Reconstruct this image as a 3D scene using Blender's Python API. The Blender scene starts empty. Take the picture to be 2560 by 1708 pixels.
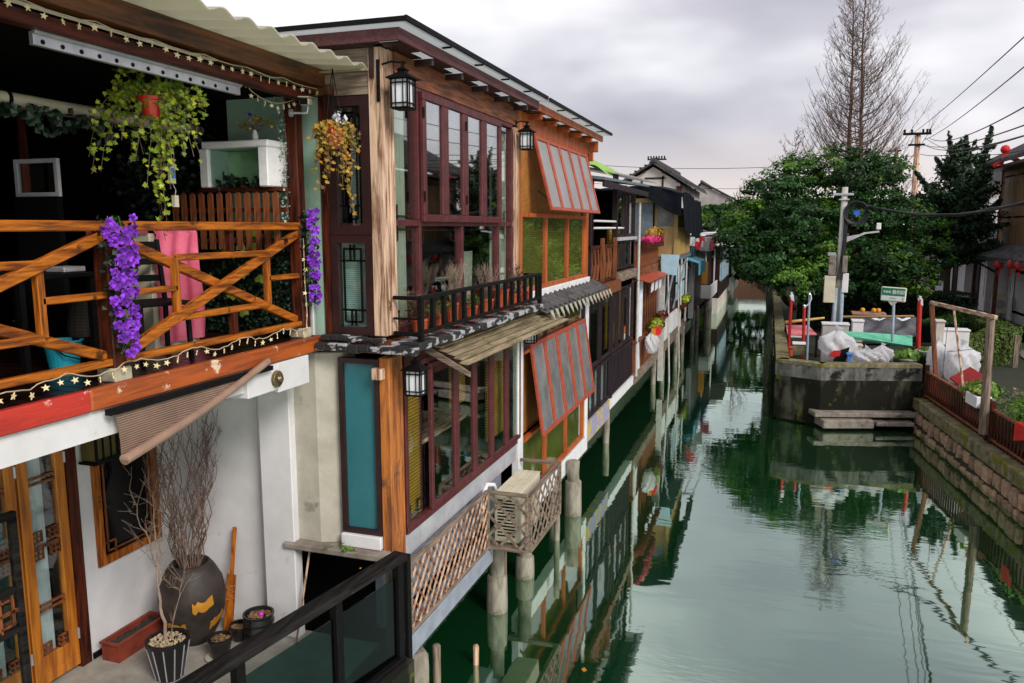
import bpy, bmesh, math, random
from mathutils import Vector, Matrix, Euler
from math import sin, cos, pi, radians
scene = bpy.context.scene
# ---------------- camera, sky, sun, exposure ----------------
FPX, PITCH, YAW, EYE = 1961.0, radians(8.30), radians(18.37), 5.0
cam = bpy.data.objects.new('camera', bpy.data.cameras.new('camera'))
scene.collection.objects.link(cam)
cam.data.sensor_width = 23.5; cam.data.lens = 18.0
cam.data.clip_start = 0.05; cam.data.clip_end = 3000
cam.location = (0, 0, EYE); cam.rotation_euler = (radians(90) - PITCH, 0, YAW)
scene.camera = cam
world = bpy.data.worlds.new('World'); scene.world = world; world.use_nodes = True
nt = world.node_tree; N = nt.nodes; L = nt.links; N.clear()
wo = N.new('ShaderNodeOutputWorld'); bg = N.new('ShaderNodeBackground'); L.new(bg.outputs[0], wo.inputs[0])
sky = N.new('ShaderNodeTexSky'); sky.sky_type = 'NISHITA'; sky.sun_disc = False
SUN_EL, SUN_AZ = radians(36), radians(126)      # azimuth clockwise from +Y
sky.sun_elevation = SUN_EL; sky.sun_rotation = SUN_AZ
tc = N.new('ShaderNodeTexCoord'); mp = N.new('ShaderNodeMapping'); L.new(tc.outputs['Generated'], mp.inputs[0])
mp.inputs['Location'].default_value = (1.3, 0.4, 0.9); mp.inputs['Scale'].default_value = (1.0, 1.0, 2.6)
n1 = N.new('ShaderNodeTexNoise'); n1.inputs['Scale'].default_value = 2.1; n1.inputs['Detail'].default_value = 4; n1.inputs['Roughness'].default_value = .5
L.new(mp.outputs[0], n1.inputs['Vector'])
cr = N.new('ShaderNodeValToRGB'); L.new(n1.outputs[0], cr.inputs[0])
e = cr.color_ramp.elements; e[0].position = .36; e[0].color = (.30, .295, .345, 1); e[1].position = .66; e[1].color = (.72, .71, .73, 1)
m_ = cr.color_ramp.elements.new(.5); m_.color = (.43, .42, .465, 1)
sx = N.new('ShaderNodeSeparateXYZ'); L.new(tc.outputs['Generated'], sx.inputs[0])
hr = N.new('ShaderNodeValToRGB'); L.new(sx.outputs['Z'], hr.inputs[0])
h = hr.color_ramp.elements; h[0].position = .0; h[0].color = (1, 1, 1, 1); h[1].position = .13; h[1].color = (0, 0, 0, 1)
mx = N.new('ShaderNodeMix'); mx.data_type = 'RGBA'; L.new(hr.outputs[0], mx.inputs['Factor'])
L.new(cr.outputs[0], mx.inputs['A']); mx.inputs['B'].default_value = (.66, .58, .54, 1)
sc = N.new('ShaderNodeMix'); sc.data_type = 'RGBA'; sc.blend_type = 'ADD'; sc.inputs['Factor'].default_value = .006
L.new(mx.outputs['Result'], sc.inputs['A']); L.new(sky.outputs[0], sc.inputs['B'])
L.new(sc.outputs['Result'], bg.inputs[0]); bg.inputs[1].default_value = 1.0
sl = bpy.data.lights.new('sun', 'SUN'); sl.energy = 2.1; sl.angle = radians(22); sl.color = (1, .95, .88)
so = bpy.data.objects.new('sun', sl); scene.collection.objects.link(so)
sd = Vector((sin(SUN_AZ) * cos(SUN_EL), cos(SUN_AZ) * cos(SUN_EL), sin(SUN_EL)))
so.rotation_euler = sd.to_track_quat('Z', 'Y').to_euler()
scene.view_settings.view_transform = 'Standard'; scene.view_settings.look = 'None'
scene.view_settings.exposure = 0.55; scene.view_settings.gamma = 1.0
scene.render.resolution_x = 1024; scene.render.resolution_y = 683
R = random.Random(7)
# ---------------- measuring: where a sight line of the survey photo meets a world plane ----------------
def ray(px, py):
    r = px - 1280; d = py - 854; c = cos(PITCH); s = sin(PITCH)
    up = -d * c - FPX * s; fw = FPX * c - d * s
    return Vector((r * cos(YAW) - fw * sin(YAW), fw * cos(YAW) + r * sin(YAW), up))
def onx(px, py, X): d = ray(px, py); return d * (X / d.x) + Vector((0, 0, EYE))
def ony(px, py, Y): d = ray(px, py); return d * (Y / d.y) + Vector((0, 0, EYE))
def onz(px, py, Z): d = ray(px, py); return d * ((Z - EYE) / d.z) + Vector((0, 0, EYE))
def RX(X, xl, yt, yb, xr):      # rectangle on a plane x = X
    a = onx(xl, yt, X); b = onx(xl, yb, X); c = onx(xr, (yt + yb) / 2, X)
    return (a.y + b.y) / 2, c.y, b.z, a.z
def RY(Y, xl, xr, yt, yb):      # rectangle on a plane y = Y
    a = ony(xl, yt, Y); b = ony(xr, yb, Y); c = ony(xl, yb, Y); d = ony(xr, yt, Y)
    return (a.x + c.x) / 2, (b.x + d.x) / 2, (b.z + c.z) / 2, (a.z + d.z) / 2
# ---------------- mesh builder ----------------
BX = lambda X: (Vector((X, 0, 0)), Vector((0, 1, 0)), Vector((0, 0, 1)), Vector((1, 0, 0)))
BY = lambda Y: (Vector((0, Y, 0)), Vector((1, 0, 0)), Vector((0, 0, 1)), Vector((0, -1, 0)))
class G:
    def __init__(s): s.v = []; s.f = []
    def box(s, x0, y0, z0, x1, y1, z1):
        return s.ub((Vector(), Vector((1, 0, 0)), Vector((0, 1, 0)), Vector((0, 0, 1))), x0, x1, y0, y1, z0, z1)
    def ub(s, B, u0, u1, v0, v1, n0, n1):
        O, U, V, W = B; i = len(s.v)
        for n in (n0, n1):
            for (u, v) in ((u0, v0), (u1, v0), (u1, v1), (u0, v1)): s.v.append(tuple(O + U * u + V * v + W * n))
        s.f += [(i, i+3, i+2, i+1), (i+4, i+5, i+6, i+7), (i, i+1, i+5, i+4), (i+1, i+2, i+6, i+5), (i+2, i+3, i+7, i+6), (i+3, i, i+4, i+7)]
        return s
    def bar(s, p, q, w, h=None, up=(0, 0, 1)):
        p = Vector(p); q = Vector(q); h = h or w; d = q - p; l = d.length; d.normalize()
        up = Vector(up)
        if abs(d.dot(up)) > .98: up = Vector((1, 0, 0))
        sd = d.cross(up).normalized(); u2 = sd.cross(d)
        return s.ub((p, d, sd, u2), 0, l, -w/2, w/2, -h/2, h/2)
    def cyl(s, p, q, r0, r1=None, n=10, cap=True):
        p = Vector(p); q = Vector(q); r1 = r0 if r1 is None else r1; d = (q - p).normalized()
        a = Vector((1, 0, 0)) if abs(d.x) < .8 else Vector((0, 1, 0)); u = d.cross(a).normalized(); w = d.cross(u); i = len(s.v)
        for c, r in ((p, r0), (q, r1)):
            for k in range(n): s.v.append(tuple(c + (u * cos(2*pi*k/n) + w * sin(2*pi*k/n)) * r))
        for k in range(n): j = (k+1) % n; s.f.append((i+k, i+j, i+n+j, i+n+k))
        if cap: s.f.append(tuple(i+k for k in range(n))[::-1]); s.f.append(tuple(i+n+k for k in range(n)))
        return s
    def tube(s, P, r, n=5, taper=1.0):
        P = [Vector(p) for p in P]; m = len(P); i0 = len(s.v); u = None
        for k, p in enumerate(P):
            d = (P[min(k+1, m-1)] - P[max(k-1, 0)]).normalized()
            if u is None: u = d.cross(Vector((1, 0, 0)) if abs(d.x) < .8 else Vector((0, 1, 0))).normalized()
            u = (u - d * u.dot(d)).normalized(); w = d.cross(u)
            rr = (r[k] if isinstance(r, (list, tuple)) else r * (1 + (taper - 1) * k / max(1, m-1)))
            for j in range(n): s.v.append(tuple(p + (u * cos(2*pi*j/n) + w * sin(2*pi*j/n)) * rr))
        for k in range(m-1):
            for j in range(n):
                a = i0 + k*n + j; b = i0 + k*n + (j+1) % n; s.f.append((a, b, b+n, a+n))
        s.f.append(tuple(i0 + j for j in range(n))[::-1]); s.f.append(tuple(i0 + (m-1)*n + j for j in range(n)))
        return s
    def lathe(s, c, prof, n=20, sq=1.0):
        c = Vector(c); i = len(s.v); m = len(prof)
        for (r, z) in prof:
            for k in range(n): s.v.append((c.x + r*cos(2*pi*k/n), c.y + r*sin(2*pi*k/n)*sq, c.z + z))
        for a in range(m-1):
            for k in range(n): j = (k+1) % n; s.f.append((i+a*n+k, i+a*n+j, i+(a+1)*n+j, i+(a+1)*n+k))
        s.f.append(tuple(i+k for k in range(n))[::-1]); s.f.append(tuple(i+(m-1)*n+k for k in range(n)))
        return s
    def ext(s, pts, off):        # polygon (3D points) extruded by a vector
        off = Vector(off); i = len(s.v); n = len(pts)
        for p in pts: s.v.append(tuple(p))
        for p in pts: s.v.append(tuple(Vector(p) + off))
        s.f.append(tuple(range(i, i+n))[::-1]); s.f.append(tuple(range(i+n, i+2*n)))
        for k in range(n): j = (k+1) % n; s.f.append((i+k, i+j, i+n+j, i+n+k))
        return s
    def face(s, pts):
        i = len(s.v); s.v += [tuple(p) for p in pts]; s.f.append(tuple(range(i, i+len(pts)))); return s
    def grid(s, fn, nu, nv):
        i = len(s.v)
        for a in range(nu+1):
            for b in range(nv+1): s.v.append(tuple(fn(a/nu, b/nv)))
        for a in range(nu):
            for b in range(nv): k = i + a*(nv+1) + b; s.f.append((k, k+nv+1, k+nv+2, k+1))
        return s
    def mesh(s, name, mat, off=(0, 0, 0), smooth=False):
        o = Vector(off); me = bpy.data.meshes.new(name)
        me.from_pydata([(x-o.x, y-o.y, z-o.z) for x, y, z in s.v], [], s.f)
        if mat: me.materials.append(mat)
        if smooth:
            for p in me.polygons: p.use_smooth = True
        me.update(); return me
COL = scene.collection
def thing(name, label, cat, loc=(0, 0, 0), group=None):
    o = bpy.data.objects.new(name, None); o.empty_display_size = .1; COL.objects.link(o); o.location = loc
    o['label'] = label; o['category'] = cat
    if group: o['group'] = group
    return o
def root(o):
    while o.parent: o = o.parent
    return o
def part(p, name, g, mat, label=None, kind=None, smooth=False, bev=0):
    me = g.mesh(name, mat, root(p).location, smooth)
    o = bpy.data.objects.new(name, me); COL.objects.link(o); o.parent = p
    if label: o['label'] = label
    if kind: o['kind'] = kind
    if bev:
        b = o.modifiers.new('bevel', 'BEVEL'); b.width = bev; b.segments = 1; b.limit_method = 'ANGLE'
    return o
def piece(p, name, me, M, kind=None):          # shared mesh piece; M is a world matrix
    o = bpy.data.objects.new(name, me); COL.objects.link(o); o.parent = p
    r = root(p).location; o.matrix_local = Matrix.Translation(-Vector(r)) @ M
    if kind: o['kind'] = kind
    return o
def single(name, label, cat, g, mat, group=None, smooth=False, kind=None, bev=0):
    c = Vector(g.v[0]); lo = [min(v[k] for v in g.v) for k in range(3)]; hi = [max(v[k] for v in g.v) for k in range(3)]
    c = Vector(((lo[0]+hi[0])/2, (lo[1]+hi[1])/2, lo[2])); me = g.mesh(name, mat, c, smooth)
    o = bpy.data.objects.new(name, me); COL.objects.link(o); o.location = c
    if label: o['label'] = label
    if cat: o['category'] = cat
    if group: o['group'] = group
    if kind: o['kind'] = kind
    if bev:
        b = o.modifiers.new('bevel', 'BEVEL'); b.width = bev; b.segments = 1; b.limit_method = 'ANGLE'
    return o
def struct(name, g, mat, smooth=False):
    me = g.mesh(name, mat, (0, 0, 0), smooth); o = bpy.data.objects.new(name, me); COL.objects.link(o); o['kind'] = 'structure'; return o
def clone(o, loc, rz=0, label=None, group=None, scale=None):
    c = o.copy(); COL.objects.link(c); c.location = loc; c.rotation_euler = (0, 0, rz)
    if label: c['label'] = label
    if group: c['group'] = group
    if scale: c.scale = (scale,) * 3
    for ch in list(o.children):
        d = ch.copy(); COL.objects.link(d); d.parent = c
        for g2 in list(ch.children):
            k = g2.copy(); COL.objects.link(k); k.parent = d
    return c
def TM(p, rx=0, ry=0, rz=0, s=1.0):
    S = Matrix.Diagonal((s, s, s, 1)) if not isinstance(s, tuple) else Matrix.Diagonal((*s, 1))
    return Matrix.Translation(Vector(p)) @ Euler((rx, ry, rz)).to_matrix().to_4x4() @ S
# ---------------- materials ----------------
def mat(name, c1, c2=None, rough=.6, scale=6, stretch=(1, 1, 1), bump=.15, metal=0, c3=None, t3=.62, s3=2.0, spec=.5, isl=0, detail=6, dist=.0, trans=0, alpha=1, lo=.35, hi=.65, bscale=None, coat=0):
    m = bpy.data.materials.new(name); m.use_nodes = True; t = m.node_tree; P = t.nodes['Principled BSDF']
    P.inputs['Roughness'].default_value = rough; P.inputs['Metallic'].default_value = metal
    P.inputs['Specular IOR Level'].default_value = spec
    if coat: P.inputs['Coat Weight'].default_value = coat
    c2 = c2 or tuple(x * .6 for x in c1)
    co = t.nodes.new('ShaderNodeTexCoord'); mpp = t.nodes.new('ShaderNodeMapping'); t.links.new(co.outputs['Object'], mpp.inputs[0])
    mpp.inputs['Scale'].default_value = stretch
    n = t.nodes.new('ShaderNodeTexNoise'); n.inputs['Scale'].default_value = scale; n.inputs['Detail'].default_value = detail; n.inputs['Distortion'].default_value = dist
    n.inputs['Roughness'].default_value = .62
    t.links.new(mpp.outputs[0], n.inputs['Vector'])
    r = t.nodes.new('ShaderNodeValToRGB'); r.color_ramp.elements[0].position = lo; r.color_ramp.elements[1].position = hi
    r.color_ramp.elements[0].color = (*c2, 1); r.color_ramp.elements[1].color = (*c1, 1)
    t.links.new(n.outputs[0], r.inputs[0]); out = r.outputs[0]
    if c3:
        n3 = t.nodes.new('ShaderNodeTexNoise'); n3.inputs['Scale'].default_value = s3; n3.inputs['Detail'].default_value = 7; n3.inputs['Roughness'].default_value = .65
        t.links.new(mpp.outputs[0] if s3 < 0 else co.outputs['Object'], n3.inputs['Vector'])
        r3 = t.nodes.new('ShaderNodeValToRGB'); r3.color_ramp.elements[0].position = t3; r3.color_ramp.elements[1].position = t3 + .06
        t.links.new(n3.outputs[0], r3.inputs[0])
        mxx = t.nodes.new('ShaderNodeMix'); mxx.data_type = 'RGBA'; t.links.new(r3.outputs[0], mxx.inputs['Factor']); t.links.new(out, mxx.inputs['A']); mxx.inputs['B'].default_value = (*c3, 1)
        out = mxx.outputs['Result']
    if isl:
        oi = t.nodes.new('ShaderNodeObjectInfo'); ge = t.nodes.new('ShaderNodeNewGeometry'); ad = t.nodes.new('ShaderNodeMath'); ad.operation = 'ADD'
        t.links.new(oi.outputs['Random'], ad.inputs[0]); t.links.new(ge.outputs['Random Per Island'], ad.inputs[1])
        fr = t.nodes.new('ShaderNodeMath'); fr.operation = 'FRACT'; t.links.new(ad.outputs[0], fr.inputs[0])
        mr = t.nodes.new('ShaderNodeMapRange'); mr.inputs['To Min'].default_value = 1 - isl; mr.inputs['To Max'].default_value = 1 + isl
        t.links.new(fr.outputs[0], mr.inputs[0])
        hs = t.nodes.new('ShaderNodeHueSaturation'); t.links.new(mr.outputs[0], hs.inputs['Value']); t.links.new(out, hs.inputs['Color'])
        out = hs.outputs[0]
    t.links.new(out, P.inputs['Base Color'])
    if bump:
        b = t.nodes.new('ShaderNodeBump'); b.inputs['Strength'].default_value = bump; b.inputs['Distance'].default_value = .02
        t.links.new(n.outputs[0], b.inputs['Height']); t.links.new(b.outputs[0], P.inputs['Normal'])
    rr = t.nodes.new('ShaderNodeMapRange'); rr.inputs['To Min'].default_value = min(1, rough * 1.25); rr.inputs['To Max'].default_value = rough * .8
    t.links.new(n.outputs[0], rr.inputs[0]); t.links.new(rr.outputs[0], P.inputs['Roughness'])
    if trans: P.inputs['Transmission Weight'].default_value = trans
    if alpha < 1: P.inputs['Alpha'].default_value = alpha
    return m
def wood(name, c1, c2, ax='y', **k):
    st = {'x': (.09, 1, 1), 'y': (1, .09, 1), 'z': (1, 1, .09)}[ax]
    k.setdefault('scale', 28); k.setdefault('dist', .4); k.setdefault('bump', .35); k.setdefault('lo', .36); k.setdefault('hi', .6)
    return mat(name, c1, c2, stretch=st, **k)
def glassmat(name, tint=(.8, .9, .86), refl=1.0, base=.06, rough=.02):
    m = bpy.data.materials.new(name); m.use_nodes = True; t = m.node_tree; t.nodes.clear()
    o = t.nodes.new('ShaderNodeOutputMaterial'); mxs = t.nodes.new('ShaderNodeMixShader'); tr = t.nodes.new('ShaderNodeBsdfTransparent'); gl = t.nodes.new('ShaderNodeBsdfGlossy')
    tr.inputs[0].default_value = (*tint, 1); gl.inputs['Roughness'].default_value = rough; gl.inputs[0].default_value = (refl, refl, refl, 1)
    f = t.nodes.new('ShaderNodeLayerWeight'); f.inputs['Blend'].default_value = .5; pw_ = t.nodes.new('ShaderNodeMath'); pw_.operation = 'POWER'; pw_.inputs[1].default_value = 3.0; t.links.new(f.outputs['Facing'], pw_.inputs[0])
    mr = t.nodes.new('ShaderNodeMapRange'); mr.inputs['To Min'].default_value = base; mr.inputs['To Max'].default_value = .9
    t.links.new(pw_.outputs[0], mr.inputs[0]); t.links.new(mr.outputs[0], mxs.inputs[0]); t.links.new(tr.outputs[0], mxs.inputs[1]); t.links.new(gl.outputs[0], mxs.inputs[2]); t.links.new(mxs.outputs[0], o.inputs[0])
    return m
def stripes(name, c1, c2, scale, axis='Z', rough=.7, bump=.4, c3=None, w=.5):
    m = mat(name, c1, c2, rough=rough, bump=0); t = m.node_tree; P = t.nodes['Principled BSDF']
    co = t.nodes.new('ShaderNodeTexCoord'); wv = t.nodes.new('ShaderNodeTexWave'); wv.bands_direction = axis; wv.inputs['Scale'].default_value = scale; wv.inputs['Distortion'].default_value = .6; wv.inputs['Detail'].default_value = 1
    t.links.new(co.outputs['Object'], wv.inputs[0]); r = t.nodes.new('ShaderNodeValToRGB'); r.color_ramp.elements[0].position = w-.2; r.color_ramp.elements[1].position = w+.2
    r.color_ramp.elements[0].color = (*c2, 1); r.color_ramp.elements[1].color = (*c1, 1); t.links.new(wv.outputs[0], r.inputs[0])
    n = t.nodes.new('ShaderNodeTexNoise'); n.inputs['Scale'].default_value = 5; t.links.new(co.outputs['Object'], n.inputs[0])
    mv = t.nodes.new('ShaderNodeMapRange'); mv.inputs['To Min'].default_value = .55; mv.inputs['To Max'].default_value = 1.35; t.links.new(n.outputs[0], mv.inputs[0])
    hs = t.nodes.new('ShaderNodeHueSaturation'); t.links.new(mv.outputs[0], hs.inputs['Value']); t.links.new(r.outputs[0], hs.inputs['Color'])
    t.links.new(hs.outputs[0], P.inputs['Base Color'])
    b = t.nodes.new('ShaderNodeBump'); b.inputs['Strength'].default_value = bump; b.inputs['Distance'].default_value = .01; t.links.new(wv.outputs[0], b.inputs['Height']); t.links.new(b.outputs[0], P.inputs['Normal'])
    return m
M = {}
for ax in 'xyz':
    M['rail'+ax] = wood('orange_varnished_wood_'+ax, (.46, .130, .009), (.10, .024, .004), ax, rough=.5, spec=.3, c3=(.07, .022, .006), t3=.60, s3=6)
    M['dark'+ax] = wood('dark_red_wood_'+ax, (.10, .018, .007), (.014, .004, .002), ax, rough=.5, spec=.25)
    M['weath'+ax] = wood('weathered_wood_'+ax, (.66, .45, .32), (.20, .095, .05), ax, rough=.8, scale=20, c3=(.09, .035, .02), t3=.63, s3=4.5, bump=.7, lo=.40, hi=.58)
    M['brown'+ax] = wood('brown_timber_'+ax, (.26, .075, .02), (.05, .015, .006), ax, rough=.55)
    M['grey'+ax] = wood('greyed_timber_'+ax, (.27, .20, .15), (.08, .055, .04), ax, rough=.85)
    M['amber'+ax] = wood('amber_post_wood_'+ax, (.50, .16, .028), (.15, .042, .012), ax, rough=.6, scale=20, c3=(.10, .05, .03), t3=.6, s3=3)
M['beam'] = wood('canopy_beam_wood', (.17, .055, .012), (.025, .009, .004), 'y', rough=.45, scale=14)
M['purple'] = mat('purple_brown_frame', (.105, .021, .024), (.060, .012, .014), rough=.45, bump=.08, scale=9, spec=.35)
M['purpleroof'] = wood('purple_brown_fascia', (.13, .04, .042), (.075, .022, .025), 'y', rough=.6)
M['orange'] = wood('orange_frame_paint', (.46, .10, .012), (.24, .048, .008), 'z', rough=.5, scale=12, c3=(.16, .05, .02), t3=.66, s3=6)
M['redsash'] = mat('red_sash_paint', (.44, .075, .032), (.28, .045, .02), rough=.5, bump=.1, scale=12, c3=(.22, .10, .07), t3=.68, s3=9)
M['darkframe'] = mat('dark_brown_frame', (.035, .012, .012), (.018, .007, .007), rough=.4, bump=.04)
M['plum'] = mat('plum_grey_frame', (.028, .014, .019), (.015, .008, .011), rough=.55, bump=.06, spec=.25)
M['black'] = mat('black_paint', (.006, .0055, .006), (.003, .003, .003), rough=.6, bump=.15, scale=20, spec=.15)
M['blackwood'] = wood('black_worn_wood', (.022, .019, .018), (.003, .003, .003), 'y', rough=.7, spec=.12, scale=16, c3=(.14, .13, .13), t3=.69, s3=22)
M['dark'] = mat('dark_interior', (.003, .0027, .0027), (.0015, .0015, .0015), rough=.9, bump=0, spec=.1)  # near-black puts the darkness of rooms and recess into the colour
M['white'] = mat('white_plaster', (.68, .66, .68), (.58, .565, .57), rough=.85, scale=2.5, bump=.12, c3=(.52, .50, .47), t3=.62, s3=2.4)
M['whitepaint'] = mat('white_paint', (.78, .77, .78), (.66, .65, .66), rough=.5, scale=5, bump=.05)
M['beige'] = mat('beige_render', (.50, .46, .39), (.36, .33, .27), rough=.85, scale=3, bump=.15, c3=(.25, .23, .19), t3=.64, s3=2.5)
M['greengrey'] = mat('green_grey_wall', (.34, .50, .40), (.28, .42, .33), rough=.8, scale=2, bump=.05)
M['bluegrey'] = mat('blue_grey_beam_paint', (.30, .33, .40), (.22, .24, .30), rough=.6, scale=5, bump=.1, c3=(.4, .3, .2), t3=.7)
M['greypaint'] = mat('grey_apron', (.42, .42, .45), (.30, .30, .33), rough=.7, scale=4, bump=.1)
M['concrete'] = mat('concrete_floor', (.36, .33, .29), (.24, .22, .19), rough=.85, scale=5, bump=.15, c3=(.12, .11, .09), t3=.66)
M['mosswall'] = mat('mossy_black_concrete', (.085, .085, .06), (.010, .010, .006), rough=.95, spec=.2, scale=1.6, bump=.5, stretch=(1, 1, .45), c3=(.10, .11, .008), t3=.60, s3=2.2, detail=10, lo=.50, hi=.64)
M['bandwall'] = mat('grey_streaked_render', (.22, .215, .205), (.06, .06, .05), rough=.95, spec=.2, scale=4, bump=.5, stretch=(1, 1, .3), c3=(.012, .012, .009), t3=.52, s3=1.6, detail=10)
M['mosstop'] = mat('mossy_coping', (.27, .23, .14), (.09, .085, .045), rough=.95, spec=.2, scale=7, bump=.7, c3=(.15, .14, .02), t3=.54)
M['stone'] = mat('pink_granite', (.46, .30, .19), (.24, .15, .10), rough=.85, scale=9, bump=.6, isl=.35, c3=(.08, .07, .02), t3=.63, s3=4)
M['mortar'] = mat('dark_mossy_mortar', (.05, .05, .02), (.015, .015, .01), rough=.95, bump=.5)
M['stonegrey'] = mat('grey_stone', (.30, .26, .22), (.16, .13, .11), rough=.9, scale=6, bump=.5, c3=(.06, .06, .03), t3=.6)
M['pile'] = mat('worn_concrete_pile', (.34, .31, .25), (.12, .10, .075), rough=.9, scale=7, stretch=(1, 1, .3), bump=.6, c3=(.10, .08, .05), t3=.6, s3=3)
M['tile'] = mat('black_roof_tile', (.085, .08, .08), (.025, .024, .026), rough=.8, bump=.3, isl=.3)
M['tilelight'] = mat('pale_drip_tile', (.42, .40, .33), (.26, .25, .2), rough=.8, bump=.2)
M['plank'] = wood('mossy_plank', (.42, .33, .21), (.15, .115, .06), 'y', rough=.85, scale=18, isl=.28, c3=(.16, .17, .04), t3=.56, s3=3.5)
M['steel'] = mat('brushed_steel', (.62, .62, .64), (.45, .45, .47), rough=.35, metal=.6, bump=.05)
M['galv'] = mat('galvanised_grey', (.30, .36, .42), (.20, .25, .3), rough=.6, bump=.1)
M['polec'] = mat('concrete_pole', (.55, .53, .50), (.40, .38, .36), rough=.85, bump=.15)
M['cream'] = mat('cream_plastic', (.66, .60, .46), (.55, .49, .36), rough=.5, bump=.04)
M['fridge'] = mat('cream_cabinet', (.68, .60, .45), (.6, .52, .4), rough=.4, bump=0)
M['star'] = mat('cream_star', (.80, .66, .40), (.6, .45, .22), rough=.5, bump=0)
M['cable'] = mat('cream_cable', (.55, .42, .28), (.4, .3, .2), rough=.6, bump=0)
M['rubber'] = mat('black_cable', (.012, .012, .014), (.008, .008, .01), rough=.5, bump=0)
M['purpleflower'] = mat('purple_petal', (.24, .045, .52), (.10, .010, .30), rough=.7, bump=0, isl=.65, spec=.2, scale=30)
M['greenleaf'] = mat('bright_green_leaf', (.16, .30, .03), (.08, .18, .02), rough=.5, bump=0, isl=.3)
M['ivy'] = mat('ivy_leaf', (.40, .44, .02), (.10, .20, .012), rough=.5, bump=0, isl=.5, scale=9, c3=(.36, .27, .03), t3=.6, s3=8)
M['autumn'] = mat('autumn_ivy_leaf', (.52, .20, .02), (.20, .20, .015), rough=.55, bump=0, isl=.5, scale=7, c3=(.42, .08, .06), t3=.60, s3=6)
M['hedgegreen'] = mat('artificial_hedge', (.006, .028, .010), (.002, .008, .003), rough=.5, bump=0, isl=.6)
M['heart'] = mat('yellow_green_leaf', (.24, .32, .03), (.15, .22, .02), rough=.5, bump=0, isl=.2)
M['camphor'] = mat('camphor_leaf', (.024, .095, .013), (.007, .032, .004), rough=.45, bump=0, isl=.6, spec=.35, scale=.8, c3=(.10, .22, .015), t3=.53, s3=.55)  # lighter patches put the crown's highlights into the leaf colour
M['pineleaf'] = mat('dark_conifer_leaf', (.022, .065, .018), (.007, .025, .008), rough=.5, bump=0, isl=.6, c3=(.06, .10, .02), t3=.60, s3=1)
M['hedge'] = mat('clipped_hedge_leaf', (.10, .15, .015), (.04, .075, .01), rough=.6, bump=0, isl=.5)
M['grass'] = mat('soil_and_grass', (.022, .03, .010), (.012, .011, .006), rough=.95, bump=.5)
M['bark'] = mat('bark', (.13, .075, .045), (.05, .03, .02), rough=.9, stretch=(1, 1, .2), bump=.5)
M['twig'] = mat('twig', (.17, .105, .08), (.08, .05, .04), rough=.9, bump=.2)
M['twigpale'] = mat('pale_bark', (.34, .25, .19), (.2, .14, .1), rough=.85, bump=.2)
M['oxide'] = mat('red_brown_trough', (.24, .04, .018), (.14, .022, .010), rough=.6, bump=.1)
M['terracotta'] = mat('terracotta', (.48, .085, .025), (.30, .05, .015), rough=.6, bump=.1)
M['redplastic'] = mat('red_plastic', (.58, .03, .012), (.4, .02, .01), rough=.4, bump=0)
M['blackpot'] = mat('black_glazed_pot', (.014, .013, .014), (.008, .008, .008), rough=.25, bump=.05)
M['jar'] = mat('dark_clay_jar', (.045, .032, .026), (.014, .010, .008), rough=.6, scale=4, bump=.5)
M['jaryellow'] = mat('yellow_glaze', (.55, .25, .02), (.4, .16, .01), rough=.5, bump=.1)
M['soil'] = mat('soil', (.035, .027, .02), (.015, .012, .01), rough=.95, bump=.8, scale=20)
M['pebble'] = mat('river_pebble', (.52, .38, .22), (.35, .28, .2), rough=.6, bump=.1, isl=.5)
M['bamboo'] = stripes('yellow_bamboo_blind', (.62, .33, .02), (.24, .11, .008), 9)
M['olive'] = stripes('olive_bamboo_blind', (.36, .30, .04), (.15, .14, .02), 12)
M['bamboo2'] = stripes('orange_bamboo_blind', (.50, .20, .03), (.22, .075, .012), 18)
M['venet'] = stripes('white_venetian_blind', (.72, .76, .80), (.42, .46, .50), 16)
M['shade'] = stripes('brown_mesh_shade', (.27, .17, .12), (.12, .07, .05), 20, axis='Z')
M['curtain'] = mat('cream_curtain', (.68, .68, .58), (.55, .56, .47), rough=.9, bump=0)
M['tealglass'] = mat('teal_frosted_glass', (.035, .17, .20), (.020, .11, .135), rough=.22, scale=.9, stretch=(1, 1, .6), bump=0, spec=.6)
M['milk'] = mat('frosted_pane', (.46, .45, .46), (.36, .36, .37), rough=.22, bump=.02, spec=.6, scale=2)
M['smoke'] = mat('grey_smoked_pane', (.26, .26, .265), (.13, .135, .14), rough=.18, bump=.02, spec=.7, scale=2)
M['lampglass'] = mat('lamp_glass', (.78, .80, .84), (.66, .68, .72), rough=.3, bump=0)
M['glass'] = glassmat('window_glass', (.90, .95, .93), base=.07)
M['dimglass'] = glassmat('shaded_window_glass', (.5, .5, .5), base=.02, refl=.35)
M['sashglass'] = glassmat('sash_glass', (.8, .88, .86), base=.30)
M['clear'] = glassmat('clear_glass', (.80, .90, .86), base=.05)
M['railglass'] = glassmat('green_rail_glass', (.34, .50, .47), base=.04, refl=.45)
M['turq'] = mat('turquoise_plastic', (.02, .40, .55), (.015, .3, .42), rough=.4, bump=0)
M['pink'] = mat('pink_satin', (.80, .16, .26), (.60, .07, .14), rough=.3, scale=4, bump=.4, spec=.8)
M['deck'] = wood('dark_wet_deck', (.030, .010, .007), (.008, .004, .003), 'x', rough=.28, scale=14)
M['fascia'] = wood('orange_peeling_fascia', (.42, .09, .015), (.20, .04, .01), 'y', rough=.5, scale=14, c3=(.72, .52, .38), t3=.60, s3=6)

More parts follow.
